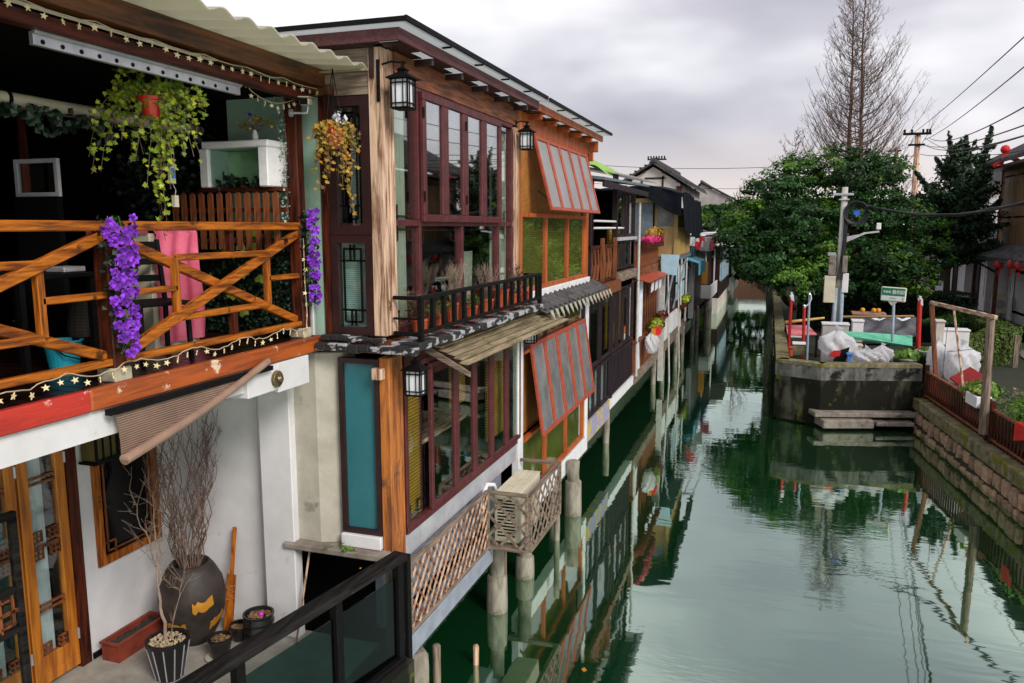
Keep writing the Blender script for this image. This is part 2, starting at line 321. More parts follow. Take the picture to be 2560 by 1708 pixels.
M['fasciared'] = wood('red_peeling_fascia', (.50, .035, .02), (.30, .02, .015), 'y', rough=.5, scale=14, c3=(.7, .5, .4), t3=.62, s3=6)
M['ledge'] = mat('tarred_ledge_flaking', (.34, .33, .35), (.012, .012, .013), rough=.7, scale=5, bump=.9, stretch=(1, 1, 2), lo=.50, hi=.53)
M['corr'] = mat('cream_corrugated_sheet', (.66, .64, .52), (.50, .48, .38), rough=.35, bump=.02, scale=2, alpha=1)
M['film'] = mat('clear_yellow_film', (.6, .55, .35), (.5, .45, .28), rough=.25, bump=.02, alpha=.45)
M['roofsheet'] = mat('white_twinwall_sheet', (.66, .68, .68), (.54, .57, .57), rough=.5, bump=.02)
M['poly'] = mat('white_styrofoam', (.80, .79, .80), (.7, .69, .7), rough=.85, bump=.1, scale=20)
M['doorwood'] = wood('amber_door_wood', (.55, .19, .02), (.28, .075, .008), 'z', rough=.4, scale=16)
M['bagwhite'] = mat('white_plastic_bag', (.86, .85, .87), (.66, .65, .68), rough=.3, scale=8, bump=.8, alpha=.94)
M['mint'] = mat('mint_corrugated_sheet', (.14, .50, .33), (.07, .34, .22), rough=.5, bump=.02)
M['signgreen'] = mat('sign_green', (.012, .22, .12), (.01, .18, .10), rough=.4, bump=0)
M['signwhite'] = mat('sign_white', (.80, .80, .78), (.72, .72, .7), rough=.4, bump=0)
M['redpaint'] = mat('red_pole_paint', (.50, .012, .010), (.35, .01, .008), rough=.45, bump=.03)
M['lantern'] = mat('red_lantern', (.55, .012, .010), (.4, .008, .008), rough=.6, bump=.03)
M['asphalt'] = mat('street_paving', (.20, .19, .19), (.13, .125, .125), rough=.85, scale=9, bump=.2)
M['ochre'] = mat('ochre_frame', (.42, .30, .10), (.32, .22, .07), rough=.6, bump=.05)
M['ochrepanel'] = mat('amber_plastic_panel', (.45, .28, .12), (.34, .20, .08), rough=.5, bump=.02, scale=2, c3=(.5, .25, .06), t3=.6, s3=1.5)
M['orangepanel'] = mat('orange_board', (.52, .25, .03), (.42, .19, .02), rough=.6, bump=.02)
M['tarp'] = mat('black_tarpaulin', (.006, .009, .013), (.003, .004, .007), rough=.75, bump=.1, spec=.12)
M['lime'] = mat('lime_tarpaulin', (.28, .50, .06), (.2, .4, .04), rough=.5, bump=.1)
M['slatblue'] = mat('slate_blue_sheet', (.14, .18, .21), (.09, .12, .15), rough=.5, bump=.05)
M['oldwall'] = mat('stained_white_wall', (.68, .62, .58), (.50, .45, .40), rough=.9, scale=1.2, bump=.1, c3=(.34, .28, .20), t3=.58, s3=.9)
M['greywall'] = mat('old_grey_render', (.42, .38, .36), (.30, .27, .26), rough=.9, scale=1.2, bump=.1, c3=(.60, .54, .48), t3=.58, s3=.6)
M['pinkflower'] = mat('magenta_flower', (.60, .02, .16), (.4, .01, .1), rough=.6, bump=0, isl=.3)
M['blue'] = mat('blue_sheet', (.06, .22, .55), (.05, .16, .4), rough=.5, bump=0)
M['sky'] = mat('turquoise_awning', (.10, .48, .62), (.08, .36, .5), rough=.5, bump=0)
M['cloth'] = mat('white_cloth', (.66, .68, .74), (.52, .54, .6), rough=.9, bump=.1)
M['red'] = mat('bright_red_cloth', (.70, .015, .01), (.5, .01, .01), rough=.7, bump=.1)
M['cardcol'] = M['whitepaint']
M['darkblue'] = mat('dark_teal_cloth', (.02, .06, .08), (.01, .04, .05), rough=.8, bump=.05)
M['paleblue'] = mat('pale_blue_panel', (.38, .56, .66), (.30, .46, .56), rough=.5, bump=0)
M['blueglass'] = mat('blue_lens', (.02, .10, .75), (.02, .08, .6), rough=.2, bump=0)
M['magenta'] = mat('magenta_ball', (.6, .03, .45), (.5, .02, .4), rough=.3, bump=0)

def translucent(m, w=.5, col=None):
    t = m.node_tree; P = t.nodes['Principled BSDF']; o = [n for n in t.nodes if n.type == 'OUTPUT_MATERIAL'][0]
    tl = t.nodes.new('ShaderNodeBsdfTranslucent'); ms = t.nodes.new('ShaderNodeMixShader'); ms.inputs[0].default_value = w
    l = P.inputs['Base Color'].links
    if l and not col: t.links.new(l[0].from_socket, tl.inputs[0])
    else: tl.inputs[0].default_value = (*(col or (.8, .8, .8)), 1)
    t.links.new(P.outputs[0], ms.inputs[1]); t.links.new(tl.outputs[0], ms.inputs[2]); t.links.new(ms.outputs[0], o.inputs[0])
translucent(M['corr'], .5, (.82, .80, .66)); translucent(M['roofsheet'], .6, (.85, .88, .88)); translucent(M['milk'], .4, (.8, .78, .78)); translucent(M['film'], .4)
for k in ('ivy', 'autumn', 'camphor', 'greenleaf', 'heart', 'pineleaf', 'hedge'): translucent(M[k], .25)
translucent(M['curtain'], .35); translucent(M['bagwhite'], .45, (.9, .9, .92))
# ---------------- shared component builders ----------------
def frame_g(B, u0, u1, v0, v1, fw, n0, n1, cols=1, rows=1, mul=None, splits_u=None, splits_v=None):
    g = G(); mul = mul or fw
    g.ub(B, u0, u1, v0, v0+fw, n0, n1); g.ub(B, u0, u1, v1-fw, v1, n0, n1)
    g.ub(B, u0, u0+fw, v0+fw, v1-fw, n0, n1); g.ub(B, u1-fw, u1, v0+fw, v1-fw, n0, n1)
    us = splits_u if splits_u is not None else [u0 + (u1-u0)*k/cols for k in range(1, cols)]
    vs = splits_v if splits_v is not None else [v0 + (v1-v0)*k/rows for k in range(1, rows)]
    for u in us: g.ub(B, u-mul/2, u+mul/2, v0+fw, v1-fw, n0+.003, n1-.003)
    for v in vs: g.ub(B, u0+fw, u1-fw, v-mul/2, v+mul/2, n0+.006, n1-.006)
    return g, us, vs
def window(T, B, u0, u1, v0, v1, fmat, pmat, fw=.05, d=.06, cols=1, rows=1, mul=None, splits_u=None, splits_v=None, name='window', label=None, n=0, pd=.4, bev=0):
    g, us, vs = frame_g(B, u0, u1, v0, v1, fw, n, n+d, cols, rows, mul, splits_u, splits_v)
    w = part(T, name, g, fmat, label=label, bev=bev)
    ue = [u0+fw] + [x for x in us] + [u1-fw]; ve = [v0+fw] + [x for x in vs] + [v1-fw]; mm = (mul or fw)/2
    for i in range(len(ue)-1):
        for j in range(len(ve)-1):
            a = ue[i] + (mm if i else 0); b = ue[i+1] - (mm if i < len(ue)-2 else 0)
            c = ve[j] + (mm if j else 0); e_ = ve[j+1] - (mm if j < len(ve)-2 else 0)
            part(w, 'pane', G().ub(B, a, b, c, e_, n+d*pd, n+d*pd+.006), pmat)
    return w
def lattice_corner(g, B, u0, u1, v0, v1, n, w=.014, s=.16, top=True, bot=True):   # squares interlocked in the corners, long lines between
    def b(a0, a1, c0, c1): g.ub(B, a0, a1, c0, c1, n, n+.014)
    i = s * .35
    for sd in (0, 1):
        x0 = u0 + i if sd == 0 else u1 - i; dr = 1 if sd == 0 else -1
        for tp in ((0,) if bot else ()) + ((1,) if top else ()):
            y0 = v0 + i if tp == 0 else v1 - i; dv = 1 if tp == 0 else -1
            xa, xb = sorted((x0, x0 + dr*s)); ya, yb = sorted((y0, y0 + dv*s))
            b(xa, xb, ya-w/2, ya+w/2); b(xa, xb, yb-w/2, yb+w/2); b(xa-w/2, xa+w/2, ya, yb); b(xb-w/2, xb+w/2, ya, yb)
            b(*sorted((u0 if sd == 0 else u1, x0)), *(y0+dv*s-w/2, y0+dv*s+w/2))
            b(x0+dr*s-w/2, x0+dr*s+w/2, *sorted((v0 if tp == 0 else v1, y0)))
        if top and bot: b(x0-w/2, x0+w/2, v0+i+s, v1-i-s)
    if top: b(u0+i+s, u1-i-s, v1-i-w/2, v1-i+w/2)
    if bot: b(u0+i+s, u1-i-s, v0+i-w/2, v0+i+w/2)
    return g
def leaf_mesh(name, m, kind='ivy', s=.05):
    g = G()
    if kind == 'ivy': P = [(0, 0), (.5, -.18), (.38, .12), (.75, .35), (.30, .42), (0, 1.0), (-.30, .42), (-.75, .35), (-.38, .12), (-.5, -.18)]
    elif kind == 'heart': P = [(0, 0), (.45, -.15), (.6, .25), (.35, .7), (0, 1.05), (-.35, .7), (-.6, .25), (-.45, -.15)]
    else: P = [(0, 0), (.28, .35), (.2, .75), (0, 1.05), (-.2, .75), (-.28, .35)]
    i = len(g.v); g.v.append((0, .35*s, -.05*s))
    for (x, y) in P: g.v.append((x*s, y*s, .12*s*abs(x)))
    for k in range(len(P)): g.f.append((0, 1+k, 1+(k+1) % len(P)))
    return g.mesh(name, m)
def add_leaf(g, p, nrm, ang, s, kind='q', w=.5):
    nrm = Vector(nrm).normalized(); a = Vector((0, 0, 1)) if abs(nrm.z) < .9 else Vector((1, 0, 0)); u = nrm.cross(a).normalized(); v = nrm.cross(u)
    u2 = u*cos(ang) + v*sin(ang); v2 = nrm.cross(u2); p = Vector(p); i = len(g.v)
    if kind == 'q':
        for a, b in ((0, -.5), (w, 0), (0, .5), (-w, 0)): g.v.append(tuple(p + u2*a*s + v2*b*s + nrm*(.08*s if b else 0)))
        g.f.append((i, i+1, i+2, i+3))
    else:
        for a, b in ((0, -.5), (.5, -.45), (.35, -.05), (.55, .1), (.15, .2), (0, .6), (-.15, .2), (-.55, .1), (-.35, -.05), (-.5, -.45)): g.v.append(tuple(p + u2*a*s + v2*b*s + nrm*abs(a)*.3*s))
        g.f += [(i, i+1, i+2, i+8, i+9), (i+2, i+3, i+4, i+6, i+7, i+8), (i+4, i+5, i+6)]
def rvec(r=R):
    while True:
        v = Vector((r.uniform(-1, 1), r.uniform(-1, 1), r.uniform(-1, 1)))
        if .05 < v.length < 1: return v.normalized()
def star_mesh():
    g = G(); P = []
    for k in range(10):
        a = pi/2 + k*pi/5; r = .024 if k % 2 == 0 else .010
        P.append(Vector((0, cos(a)*r, sin(a)*r - .024)))
    g.ext([p + Vector((-.003, 0, 0)) for p in P], (.006, 0, 0)); return g.mesh('star', M['star'])
STAR = star_mesh()
def blossom_mesh(name, m, s=.035):
    g = G()
    for k in range(5):
        a = 2*pi*k/5; c, d = cos(a), sin(a); u = Vector((c, d, .25)); v = Vector((-d, c, 0)); i = len(g.v)
        for (x, y, z) in ((.1, 0, 0), (.55, .42, .12), (1.0, .22, .05), (1.0, -.22, -.02), (.55, -.42, .12)): g.v.append(tuple((u*x + v*y + Vector((0, 0, z)))*s))
        g.f.append((i, i+1, i+2, i+3, i+4))
    g.cyl((0, 0, -.5*s), (0, 0, .1*s), .12*s, .2*s, 5)
    return g.mesh(name, m)
BLOSSOM = blossom_mesh('blossom', M['purpleflower'])
def wiggle(p, q, n, amp, r=R, sag=0):
    p = Vector(p); q = Vector(q); out = []
    for k in range(n+1):
        t = k/n; v = p.lerp(q, t); f = sin(pi*t)
        out.append(v + Vector((r.uniform(-1, 1), r.uniform(-1, 1), r.uniform(-1, 1)))*amp*(f ** .5 if f > 0 else 0) - Vector((0, 0, sag*f)))
    return out
FX = -3.35
# ================= SETTING =================
def watermat():
    m = bpy.data.materials.new('canal_water'); m.use_nodes = True; t = m.node_tree; t.nodes.clear()
    o = t.nodes.new('ShaderNodeOutputMaterial'); ms = t.nodes.new('ShaderNodeMixShader'); df = t.nodes.new('ShaderNodeBsdfDiffuse'); gl = t.nodes.new('ShaderNodeBsdfGlossy')
    df.inputs[0].default_value = (.004, .042, .012, 1); gl.inputs[0].default_value = (.80, .96, .83, 1); gl.inputs['Roughness'].default_value = .025
    lw = t.nodes.new('ShaderNodeLayerWeight'); lw.inputs['Blend'].default_value = .5
    r = t.nodes.new('ShaderNodeMapRange'); r.inputs['From Min'].default_value = .30; r.inputs['From Max'].default_value = .95; r.inputs['To Min'].default_value = .33; r.inputs['To Max'].default_value = .93
    co = t.nodes.new('ShaderNodeTexCoord'); mp1 = t.nodes.new('ShaderNodeMapping'); mp1.inputs['Scale'].default_value = (.55, 1.5, 1); t.links.new(co.outputs['Object'], mp1.inputs[0])
    a = t.nodes.new('ShaderNodeTexNoise'); a.inputs['Scale'].default_value = 1.5; a.inputs['Detail'].default_value = 2.0; a.inputs['Distortion'].default_value = .4; t.links.new(mp1.outputs[0], a.inputs[0])
    b = t.nodes.new('ShaderNodeTexNoise'); b.inputs['Scale'].default_value = 7; b.inputs['Detail'].default_value = 2; t.links.new(mp1.outputs[0], b.inputs[0])
    c = t.nodes.new('ShaderNodeTexNoise'); c.inputs['Scale'].default_value = .22; c.inputs['Detail'].default_value = 1; t.links.new(co.outputs['Object'], c.inputs[0])
    cr_ = t.nodes.new('ShaderNodeMapRange'); cr_.inputs['From Min'].default_value = .40; cr_.inputs['From Max'].default_value = .62; cr_.inputs['To Min'].default_value = .01; cr_.inputs['To Max'].default_value = .34; t.links.new(c.outputs[0], cr_.inputs[0])
    mu = t.nodes.new('ShaderNodeMath'); mu.operation = 'MULTIPLY'; t.links.new(b.outputs[0], mu.inputs[0]); t.links.new(cr_.outputs[0], mu.inputs[1])
    ad = t.nodes.new('ShaderNodeMath'); ad.operation = 'MULTIPLY_ADD'; t.links.new(a.outputs[0], ad.inputs[0]); ad.inputs[1].default_value = .55; t.links.new(mu.outputs[0], ad.inputs[2])
    bp = t.nodes.new('ShaderNodeBump'); bp.inputs['Strength'].default_value = .055; bp.inputs['Distance'].default_value = .09; t.links.new(ad.outputs[0], bp.inputs['Height'])
    for x in (gl, df): t.links.new(bp.outputs[0], x.inputs['Normal'])
    t.links.new(lw.outputs['Facing'], r.inputs[0]); t.links.new(r.outputs[0], ms.inputs[0]); t.links.new(df.outputs[0], ms.inputs[1]); t.links.new(gl.outputs[0], ms.inputs[2]); t.links.new(ms.outputs[0], o.inputs[0])
    return m
struct('canal_water', G().box(-300, -60, -.5, 300, 900, 0), watermat())
# right bank land
QA = Vector((3.72, 21.4, 0)); QB = Vector((4.95, 11.0, 0))       # quay line, upper edge
land = G()
land.ext([Vector(p) for p in ((.25, 21.4, -.4), (1.3, 20.95, -.4), (3.75, 21.65, -.4), (4.45, 15.6, -.4), (5.6, 5, -.4), (200, 5, -.4), (200, 75, -.4), (-.6, 75, -.4))], (0, 0, 1.42))
struct('ground', land, M['grass'])
st = G(); st.ext([Vector(p) for p in ((6.5, 5, 1.03), (60, 5, 1.03), (60, 74, 1.03), (8.0, 74, 1.03), (7.6, 30, 1.03), (6.9, 22, 1.03))], (0, 0, .02)); struct('street', st, M['asphalt'])
fb = G(); fb.box(-300, 75.2, -.4, 300, 900, 1.0); struct('far_ground', fb, M['grass'])
lg = G(); lg.box(-200, 7.3, -.4, -4.4, 75, .8); struct('left_ground', lg, M['concrete'])
# peninsula retaining wall
pw = thing('retaining_wall', 'mossy black concrete retaining wall of the canal corner with jutting base slabs', 'wall', (2, 21, 0))
PW = [Vector((.05, 45, 0)), Vector((.17, 21.35, 0)), Vector((1.27, 20.85, 0)), Vector((3.66, 21.55, 0))]
def wallrun(P, z0, z1, th, inset=(0, 0)):
    g = G()
    for a, b in zip(P[:-1], P[1:]):
        d = (b-a).normalized(); nrm = Vector((-d.y, d.x, 0)); a2 = a + d*0; b2 = b
        g.ext([a2 + Vector((0, 0, z0)), b2 + Vector((0, 0, z0)), b2 + nrm*th + Vector((0, 0, z0)), a2 + nrm*th + Vector((0, 0, z0))], (0, 0, z1-z0))
    return g
def densewall(P, z0, z1, th, amp, step=.16):
    g = G(); i = 0; rr = random.Random(3)
    for a, b in zip(P[:-1], P[1:]):
        d = b - a; n = max(2, int(min(d.length, 12)/step)); d2 = d.normalized(); nr = Vector((d2.y, -d2.x, 0))
        g.grid(lambda s, t, a=a, d=d, nr=nr: a + d*s + nr*(rr.uniform(-amp, amp) if 0 < s < 1 else 0) + Vector((0, 0, z0 + (z1-z0)*t)), n, 10)
        nn = -nr*th
        g.face([a+Vector((0, 0, z1)), b+Vector((0, 0, z1)), b+nn+Vector((0, 0, z1)), a+nn+Vector((0, 0, z1))]); g.face([a+nn+Vector((0, 0, z0)), b+nn+Vector((0, 0, z0)), b+nn+Vector((0, 0, z1)), a+nn+Vector((0, 0, z1))])
    return g
part(pw, 'wall_face', densewall(PW, .05, 1.18, .27, .010), M['mosswall'], smooth=True); part(pw, 'grey_band', densewall(PW, 1.181, 1.5, .30, .006), M['bandwall'], smooth=True)
cp = wallrun([p + Vector((0, 0, 0)) for p in PW], 1.5, 1.6, .34); part(pw, 'coping', cp, M['mosstop'], bev=.01)
for (a, b, z0, z1, o_) in (((1.15, 20.5), (3.55, 21.2), .30, .42, .5), ((1.35, 20.35), (2.55, 20.75), .06, .27, .6), ((2.6, 20.75), (3.5, 21.0), .12, .22, .5)):
    a = Vector((*a, 0)); b = Vector((*b, 0)); d = (b-a).normalized(); nn = Vector((-d.y, d.x, 0))*o_
    part(pw, 'stone_slab', G().ext([a+Vector((0, 0, z0)), b+Vector((0, 0, z0)), b+nn+Vector((0, 0, z0)), a+nn+Vector((0, 0, z0))], (0, 0, z1-z0)), M['stonegrey'], bev=.02)
# quay wall with single stones
qw = thing('quay_wall', 'pink granite block quay wall under a mossy concrete coping below the wooden fence', 'wall', (4, 17, 0))
D = (QB-QA).normalized(); Nn = Vector((D.y, -D.x, 0)); Nn = Nn if Nn.x < 0 else -Nn; LEN = (QB-QA).length
def qp(s, out, z): return QA + D*s + Nn*out + Vector((0, 0, z))
for (z0, z1, o0, o1) in ((.0, .44, .20, .10),):
    g = G(); g.ext([qp(-.2, .18, -.4), qp(LEN, .18, -.4), qp(LEN, -.6, -.4), qp(-.2, -.6, -.4)], (0, 0, .86)); part(qw, 'mortar_bed', g, M['mortar'])
s = -.1
k = 0
while s < LEN:
    l = R.uniform(.9, 1.5); g = G(); o_ = R.uniform(-.01, .01)
    g.ext([qp(s+.01, .24+o_, .5), qp(s+l-.01, .24+o_, .5), qp(s+l-.01, -.3, .5), qp(s+.01, -.3, .5)], (0, 0, .27)); part(qw, 'coping_block', g, M['mosstop'], bev=.015); s += l
for row, (z0, z1) in enumerate(((-.20, .12), (.13, .48))):
    s = -.15 + R.uniform(0, .2)
    while s < LEN:
        l = R.uniform(.20, .46); i = R.uniform(.015, .035); c = []
        a0 = s+i; a1 = s+l-i*.4; zz0 = z0 + R.uniform(.0, .05); zz1 = z1 - R.uniform(.0, .05)
        pts = [(a0+R.uniform(0, .07), zz0), (a1-R.uniform(0, .07), zz0+R.uniform(-.02, .04)), (a1, (zz0+zz1)/2), (a1-R.uniform(0, .05), zz1), (a0+R.uniform(0, .05), zz1-R.uniform(0, .03)), (a0, (zz0+zz1)/2+R.uniform(-.03, .03))]
        oo = .2 + R.uniform(0, .06); g = G(); A = [qp(x, .15, z) for x, z in pts]; cx = sum(x for x, _ in pts)/6; cz = sum(z for _, z in pts)/6
        Bq = [qp(cx+(x-cx)*.86, oo+R.uniform(-.012, .012), cz+(z-cz)*.86) for x, z in pts]
        g.v = [tuple(v) for v in A+Bq]; g.f = [tuple(range(6, 12))] + [(q, (q+1) % 6, 6+(q+1) % 6, 6+q) for q in range(6)]
        part(qw, 'stone', g, M['stone']); s += l
# ================= TERRACE HOUSE (left) =================
th = thing('terrace_house', 'white walled house with a dark roofed timber terrace above a small courtyard', 'house', (-5, 5, .9))
DX = -4.06
part(th, 'courtyard_floor', G().box(-9, -1, .6, -3.55, 6.5, .9), M['concrete'])
part(th, 'courtyard_base', G().box(-8.5, -1, -.4, -4.3, 6.4, .598), M['mosswall'])
# back wall of courtyard with window and door holes: x=-6.0
WX = -6.02
w1 = RX(WX, 235, 1175, 1424, 436)       # window opening
w1 = (w1[0], 6.33, w1[2], 3.1)
d0, d1 = 3.9, 5.36
wl = G(); wl.box(WX-.15, d1, .9, WX, w1[0], 3.9); wl.box(WX-.15, w1[1], .9, WX, 6.5, 3.9); wl.box(WX-.15, w1[0], .9, WX, w1[1], w1[2]); wl.box(WX-.15, w1[0], w1[3], WX, w1[1], 3.9)
wl.box(WX-.15, -1, 3.45, WX, d1, 3.9)
part(th, 'wall', wl, M['white'])
part(th, 'wall', G().box(WX, 6.45, .9, -4.72, 6.62, 3.9), M['white'])
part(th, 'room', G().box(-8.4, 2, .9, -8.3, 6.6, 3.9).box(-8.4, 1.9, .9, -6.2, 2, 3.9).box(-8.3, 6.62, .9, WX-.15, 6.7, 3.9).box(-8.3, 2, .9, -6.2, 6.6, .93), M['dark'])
part(th, 'ceiling', G().box(-9, -1, 3.72, DX-.15, 6.45, 3.84), M['white'])
part(th, 'white_column', G().box(-4.72, 6.32, .9, -4.36, 6.449, 3.72).box(-4.78, 6.38, .9, -4.722, 6.448, 3.72), M['white'], bev=.01)
bw = RX(DX, 0, 1050, 1168, 735)
part(th, 'white_beam', G().box(DX-.2, -1, 3.65, DX-.02, 5.3, 3.84), M['white'])
part(th, 'bracket_board', G().box(DX-.21, 5.30, 3.60, DX+.02, 5.72, 3.83).box(DX-.21, 5.722, 3.57, DX+.02, 6.2, 3.832), M['white'], bev=.006)
v = onx(690, 947, DX+.02)
part(th, 'round_vent', G().cyl((DX+.021, v.y, v.z), (DX+.05, v.y, v.z), .075, .07, 20).cyl((DX+.05, v.y+.015, v.z), (DX+.075, v.y+.02, v.z+.01), .045, .02, 16), mat('old_brass', (.32, .24, .12), (.06, .05, .03), metal=.7, rough=.35, scale=12), smooth=False, bev=.004)
w = window(th, BX(WX), w1[0], w1[1], w1[2], w1[3], M['railz'], M['dimglass'], fw=.08, d=.05, n=-.02)
gg = G(); B_ = BX(WX+.012); lattice_corner(gg, B_, w1[0]+.09, w1[1]-.09, w1[2]+.09, w1[3]-.1, 0, s=.09, w=.016); part(w, 'lattice', gg, M['brownz'])
# doors: three amber glazed leaves; the last is the one in view
def lattice_door(T, y0, y1, label=None):
    z0, z1 = .94, 3.36; B = BX(WX-.05)
    g, _, _ = frame_g(B, y0, y1, z0, z1, .1, 0, .06); g.ub(B, y0+.1, y1-.1, z0+.1, z0+.26, .003, .057)
    d = part(T, 'door', g, M['doorwood'], label=label, bev=.005)
    part(d, 'pane', G().ub(B, y0+.1, y1-.1, z0+.26, z1-.1, .02, .028), M['glass'])
    g = G(); u0, u1 = y0+.1, y1-.1
    for z in (1.62, 1.67, 2.78, 2.83): g.ub(B, u0, u1, z-.01, z+.01, .03, .05)
    g.ub(B, u0, u1, 2.20-.01, 2.22, .03, .05)
    for uu, dr in ((u0, 1), (u1, -1)):
        for zc in (2.09, 2.25, z0+.27):
            a, b = sorted((uu, uu+dr*.10))
            g.ub(B, a, b, zc, zc+.012, .03, .05).ub(B, a, b, zc+.09, zc+.102, .03, .05).ub(B, a, b, zc+.045, zc+.055, .03, .05)
            g.ub(B, a, a+.012, zc, zc+.1, .03, .05).ub(B, b-.012, b, zc, zc+.1, .03, .05).ub(B, (a+b)/2-.005, (a+b)/2+.005, zc, zc+.1, .031, .049)
    part(d, 'lattice', g, M['brownz'])
    g = G(); g.grid(lambda s, t: (WX-.10 - .02*sin(s*22), u0 + (u1-u0)*.78*s, z0+.1 + t*(z1-z0-.2)), 30, 1); part(d, 'curtain', g, M['cloth'], smooth=True)
    for z in (1.2, 2.9): part(d, 'hinge', G().cyl((WX+.02, y1-.01, z), (WX+.02, y1-.01, z+.1), .012, n=8), M['steel'])
lattice_door(th, 4.77, 5.24); lattice_door(th, 4.28, 4.75)
part(th, 'door_frame', G().box(WX-.12, 5.245, .9, WX+.02, 5.357, 3.45).box(WX-.12, 3.8, 3.37, WX+.02, 5.24, 3.45).box(WX-.12, 4.14, .9, WX+.02, 4.27, 3.36), M['darkz'])
# wooden lantern box near the door head
lw_ = thing('wall_lantern', 'dark wooden wall lantern with yellow panes under the courtyard ceiling beside the door', 'lantern', (-5.9, 5.5, 2.9))
part(lw_, 'frame', frame_g(BX(-5.80), 5.38, 5.65, 2.86, 3.25, .02, 0, .02, cols=3, rows=1, mul=.012)[0].box(-5.98, 5.36, 2.84, -5.78, 5.67, 2.86).box(-5.98, 5.36, 3.25, -5.78, 5.67, 3.28), M['black'])
part(lw_, 'pane', G().box(-5.97, 5.39, 2.87, -5.81, 5.64, 3.24), mat('dull_yellow_glass', (.12, .10, .03), rough=.3, bump=0))
# deck
PLK = G().box(-1.9, -.058, -.015, 1.9, .058, .015).mesh('plank', M['deck'])
k = 0; y = 1.2
while y < 6.4: piece(th, 'plank', PLK, TM((DX-1.9-.06, y, 3.965))); y += .122
part(th, 'deck_underlay', G().box(-9, -1, 3.845, DX-.06, 6.44, 3.945), M['black'])
fz0, fz1 = 3.84, 3.985
ys = onx(225, 960, DX+.02).y
part(th, 'fascia_board', G().box(DX-.05, ys+.003, fz0, DX+.02, 6.46, fz1), M['fascia'], label='orange fascia board with peeling paint', bev=.012)
part(th, 'fascia_board', G().box(DX-.05, 0, fz0, DX+.022, ys, fz1-.002), M['fasciared'], label='red fascia board with peeling paint', bev=.012)
# interior shell of the terrace
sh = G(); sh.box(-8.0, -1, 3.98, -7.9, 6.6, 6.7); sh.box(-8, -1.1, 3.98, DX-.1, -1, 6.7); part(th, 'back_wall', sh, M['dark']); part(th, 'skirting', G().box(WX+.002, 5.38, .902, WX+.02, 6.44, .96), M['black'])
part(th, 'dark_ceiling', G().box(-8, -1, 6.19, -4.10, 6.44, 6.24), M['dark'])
part(th, 'end_wall', G().box(-5.0, 6.45, 3.98, -4.0, 6.58, 6.6), M['greengrey']); part(th, 'dark_wall', G().box(-8, 6.44, 3.98, -5.003, 6.58, 6.6), M['dark'])  # left stretch of the wall coloured near-black for the dark interior
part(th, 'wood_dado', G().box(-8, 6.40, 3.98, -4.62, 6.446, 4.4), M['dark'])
# glazed doors in the dark back wall
window(th, BX(-6.6), 2.2, 5.6, 3.99, 6.1, M['darkz'], M['dimglass'], fw=.07, cols=3, name='glazed_screen')
part(th, 'red_post', G().box(-6.05, 4.05, 3.98, -5.98, 4.12, 6.2), M['redpaint'])
# posts
PA = onx(290, 930, DX-.09); PB = onx(757, 850, DX-.09)
postY = [PA.y, PB.y, PA.y-2.3]
for yy in postY:
    hgt = 6.2 if yy == PB.y else 5.0
    po = part(th, 'post', G().box(DX-.16, yy-.055, 4.06, DX-.04, yy+.055, hgt), M['darkz'], bev=.008)
    part(po, 'post_shoe', G().box(DX-.18, yy-.075, 3.98, DX-.02, yy+.075, 4.075), mat('pale_post_shoe', (.5, .45, .33), (.3, .26, .18), rough=.8, bump=.3), bev=.01)
RXX = DX-.08
za, zb, zc = 5.02, 4.92, 4.1
def railbar(p, q, w=.055, h=.07, lab=None, o_=0): part(th, 'rail' if abs(p[2]-q[2]) < .1 and abs(p[1]-q[1]) > .2 else 'brace', G().bar((RXX+o_, p[1], p[2]), (RXX+o_, q[1], q[2]), w, h), M['raily'], bev=.006)
part(th, 'top_rail', G().box(RXX-.055, 0, 4.975, RXX+.055, PB.y-.06, 5.04), M['raily'], bev=.008)
for (y0, y1) in ((PA.y+.05, PB.y-.05), (PA.y-2.25, PA.y-.05)):
    m_y = (y0+y1)/2; L_ = y1-y0
    railbar((0, y0, 4.15), (0, y1, 4.95), o_=.012); railbar((0, y0, 4.95), (0, y1, 4.15), o_=-.045)
    railbar((0, y0, 4.115), (0, y1, 4.115), h=.05)
    a, b = y0+L_*.26, y1-L_*.22; zt, zbm = 4.78, 4.34
    railbar((0, a, zt), (0, b, zt), .045, .05); railbar((0, a+.02, zbm), (0, b, zbm), .045, .05)
    for yy in (a, b): part(th, 'upright', G().box(RXX-.03, yy-.025, zbm, RXX+.02, yy+.025, zt), M['railz'], bev=.004)
    for (yy, ze, zf) in ((m_y+.12, zt, 4.97), (m_y+.12, 4.12, zbm)): part(th, 'upright', G().box(RXX-.03, yy-.025, ze, RXX+.02, yy+.025, zf), M['darkz'])
    railbar((0, y0, 4.56), (0, a, 4.56), .04, .045); railbar((0, b, 4.56), (0, y1, 4.56), .04, .045)
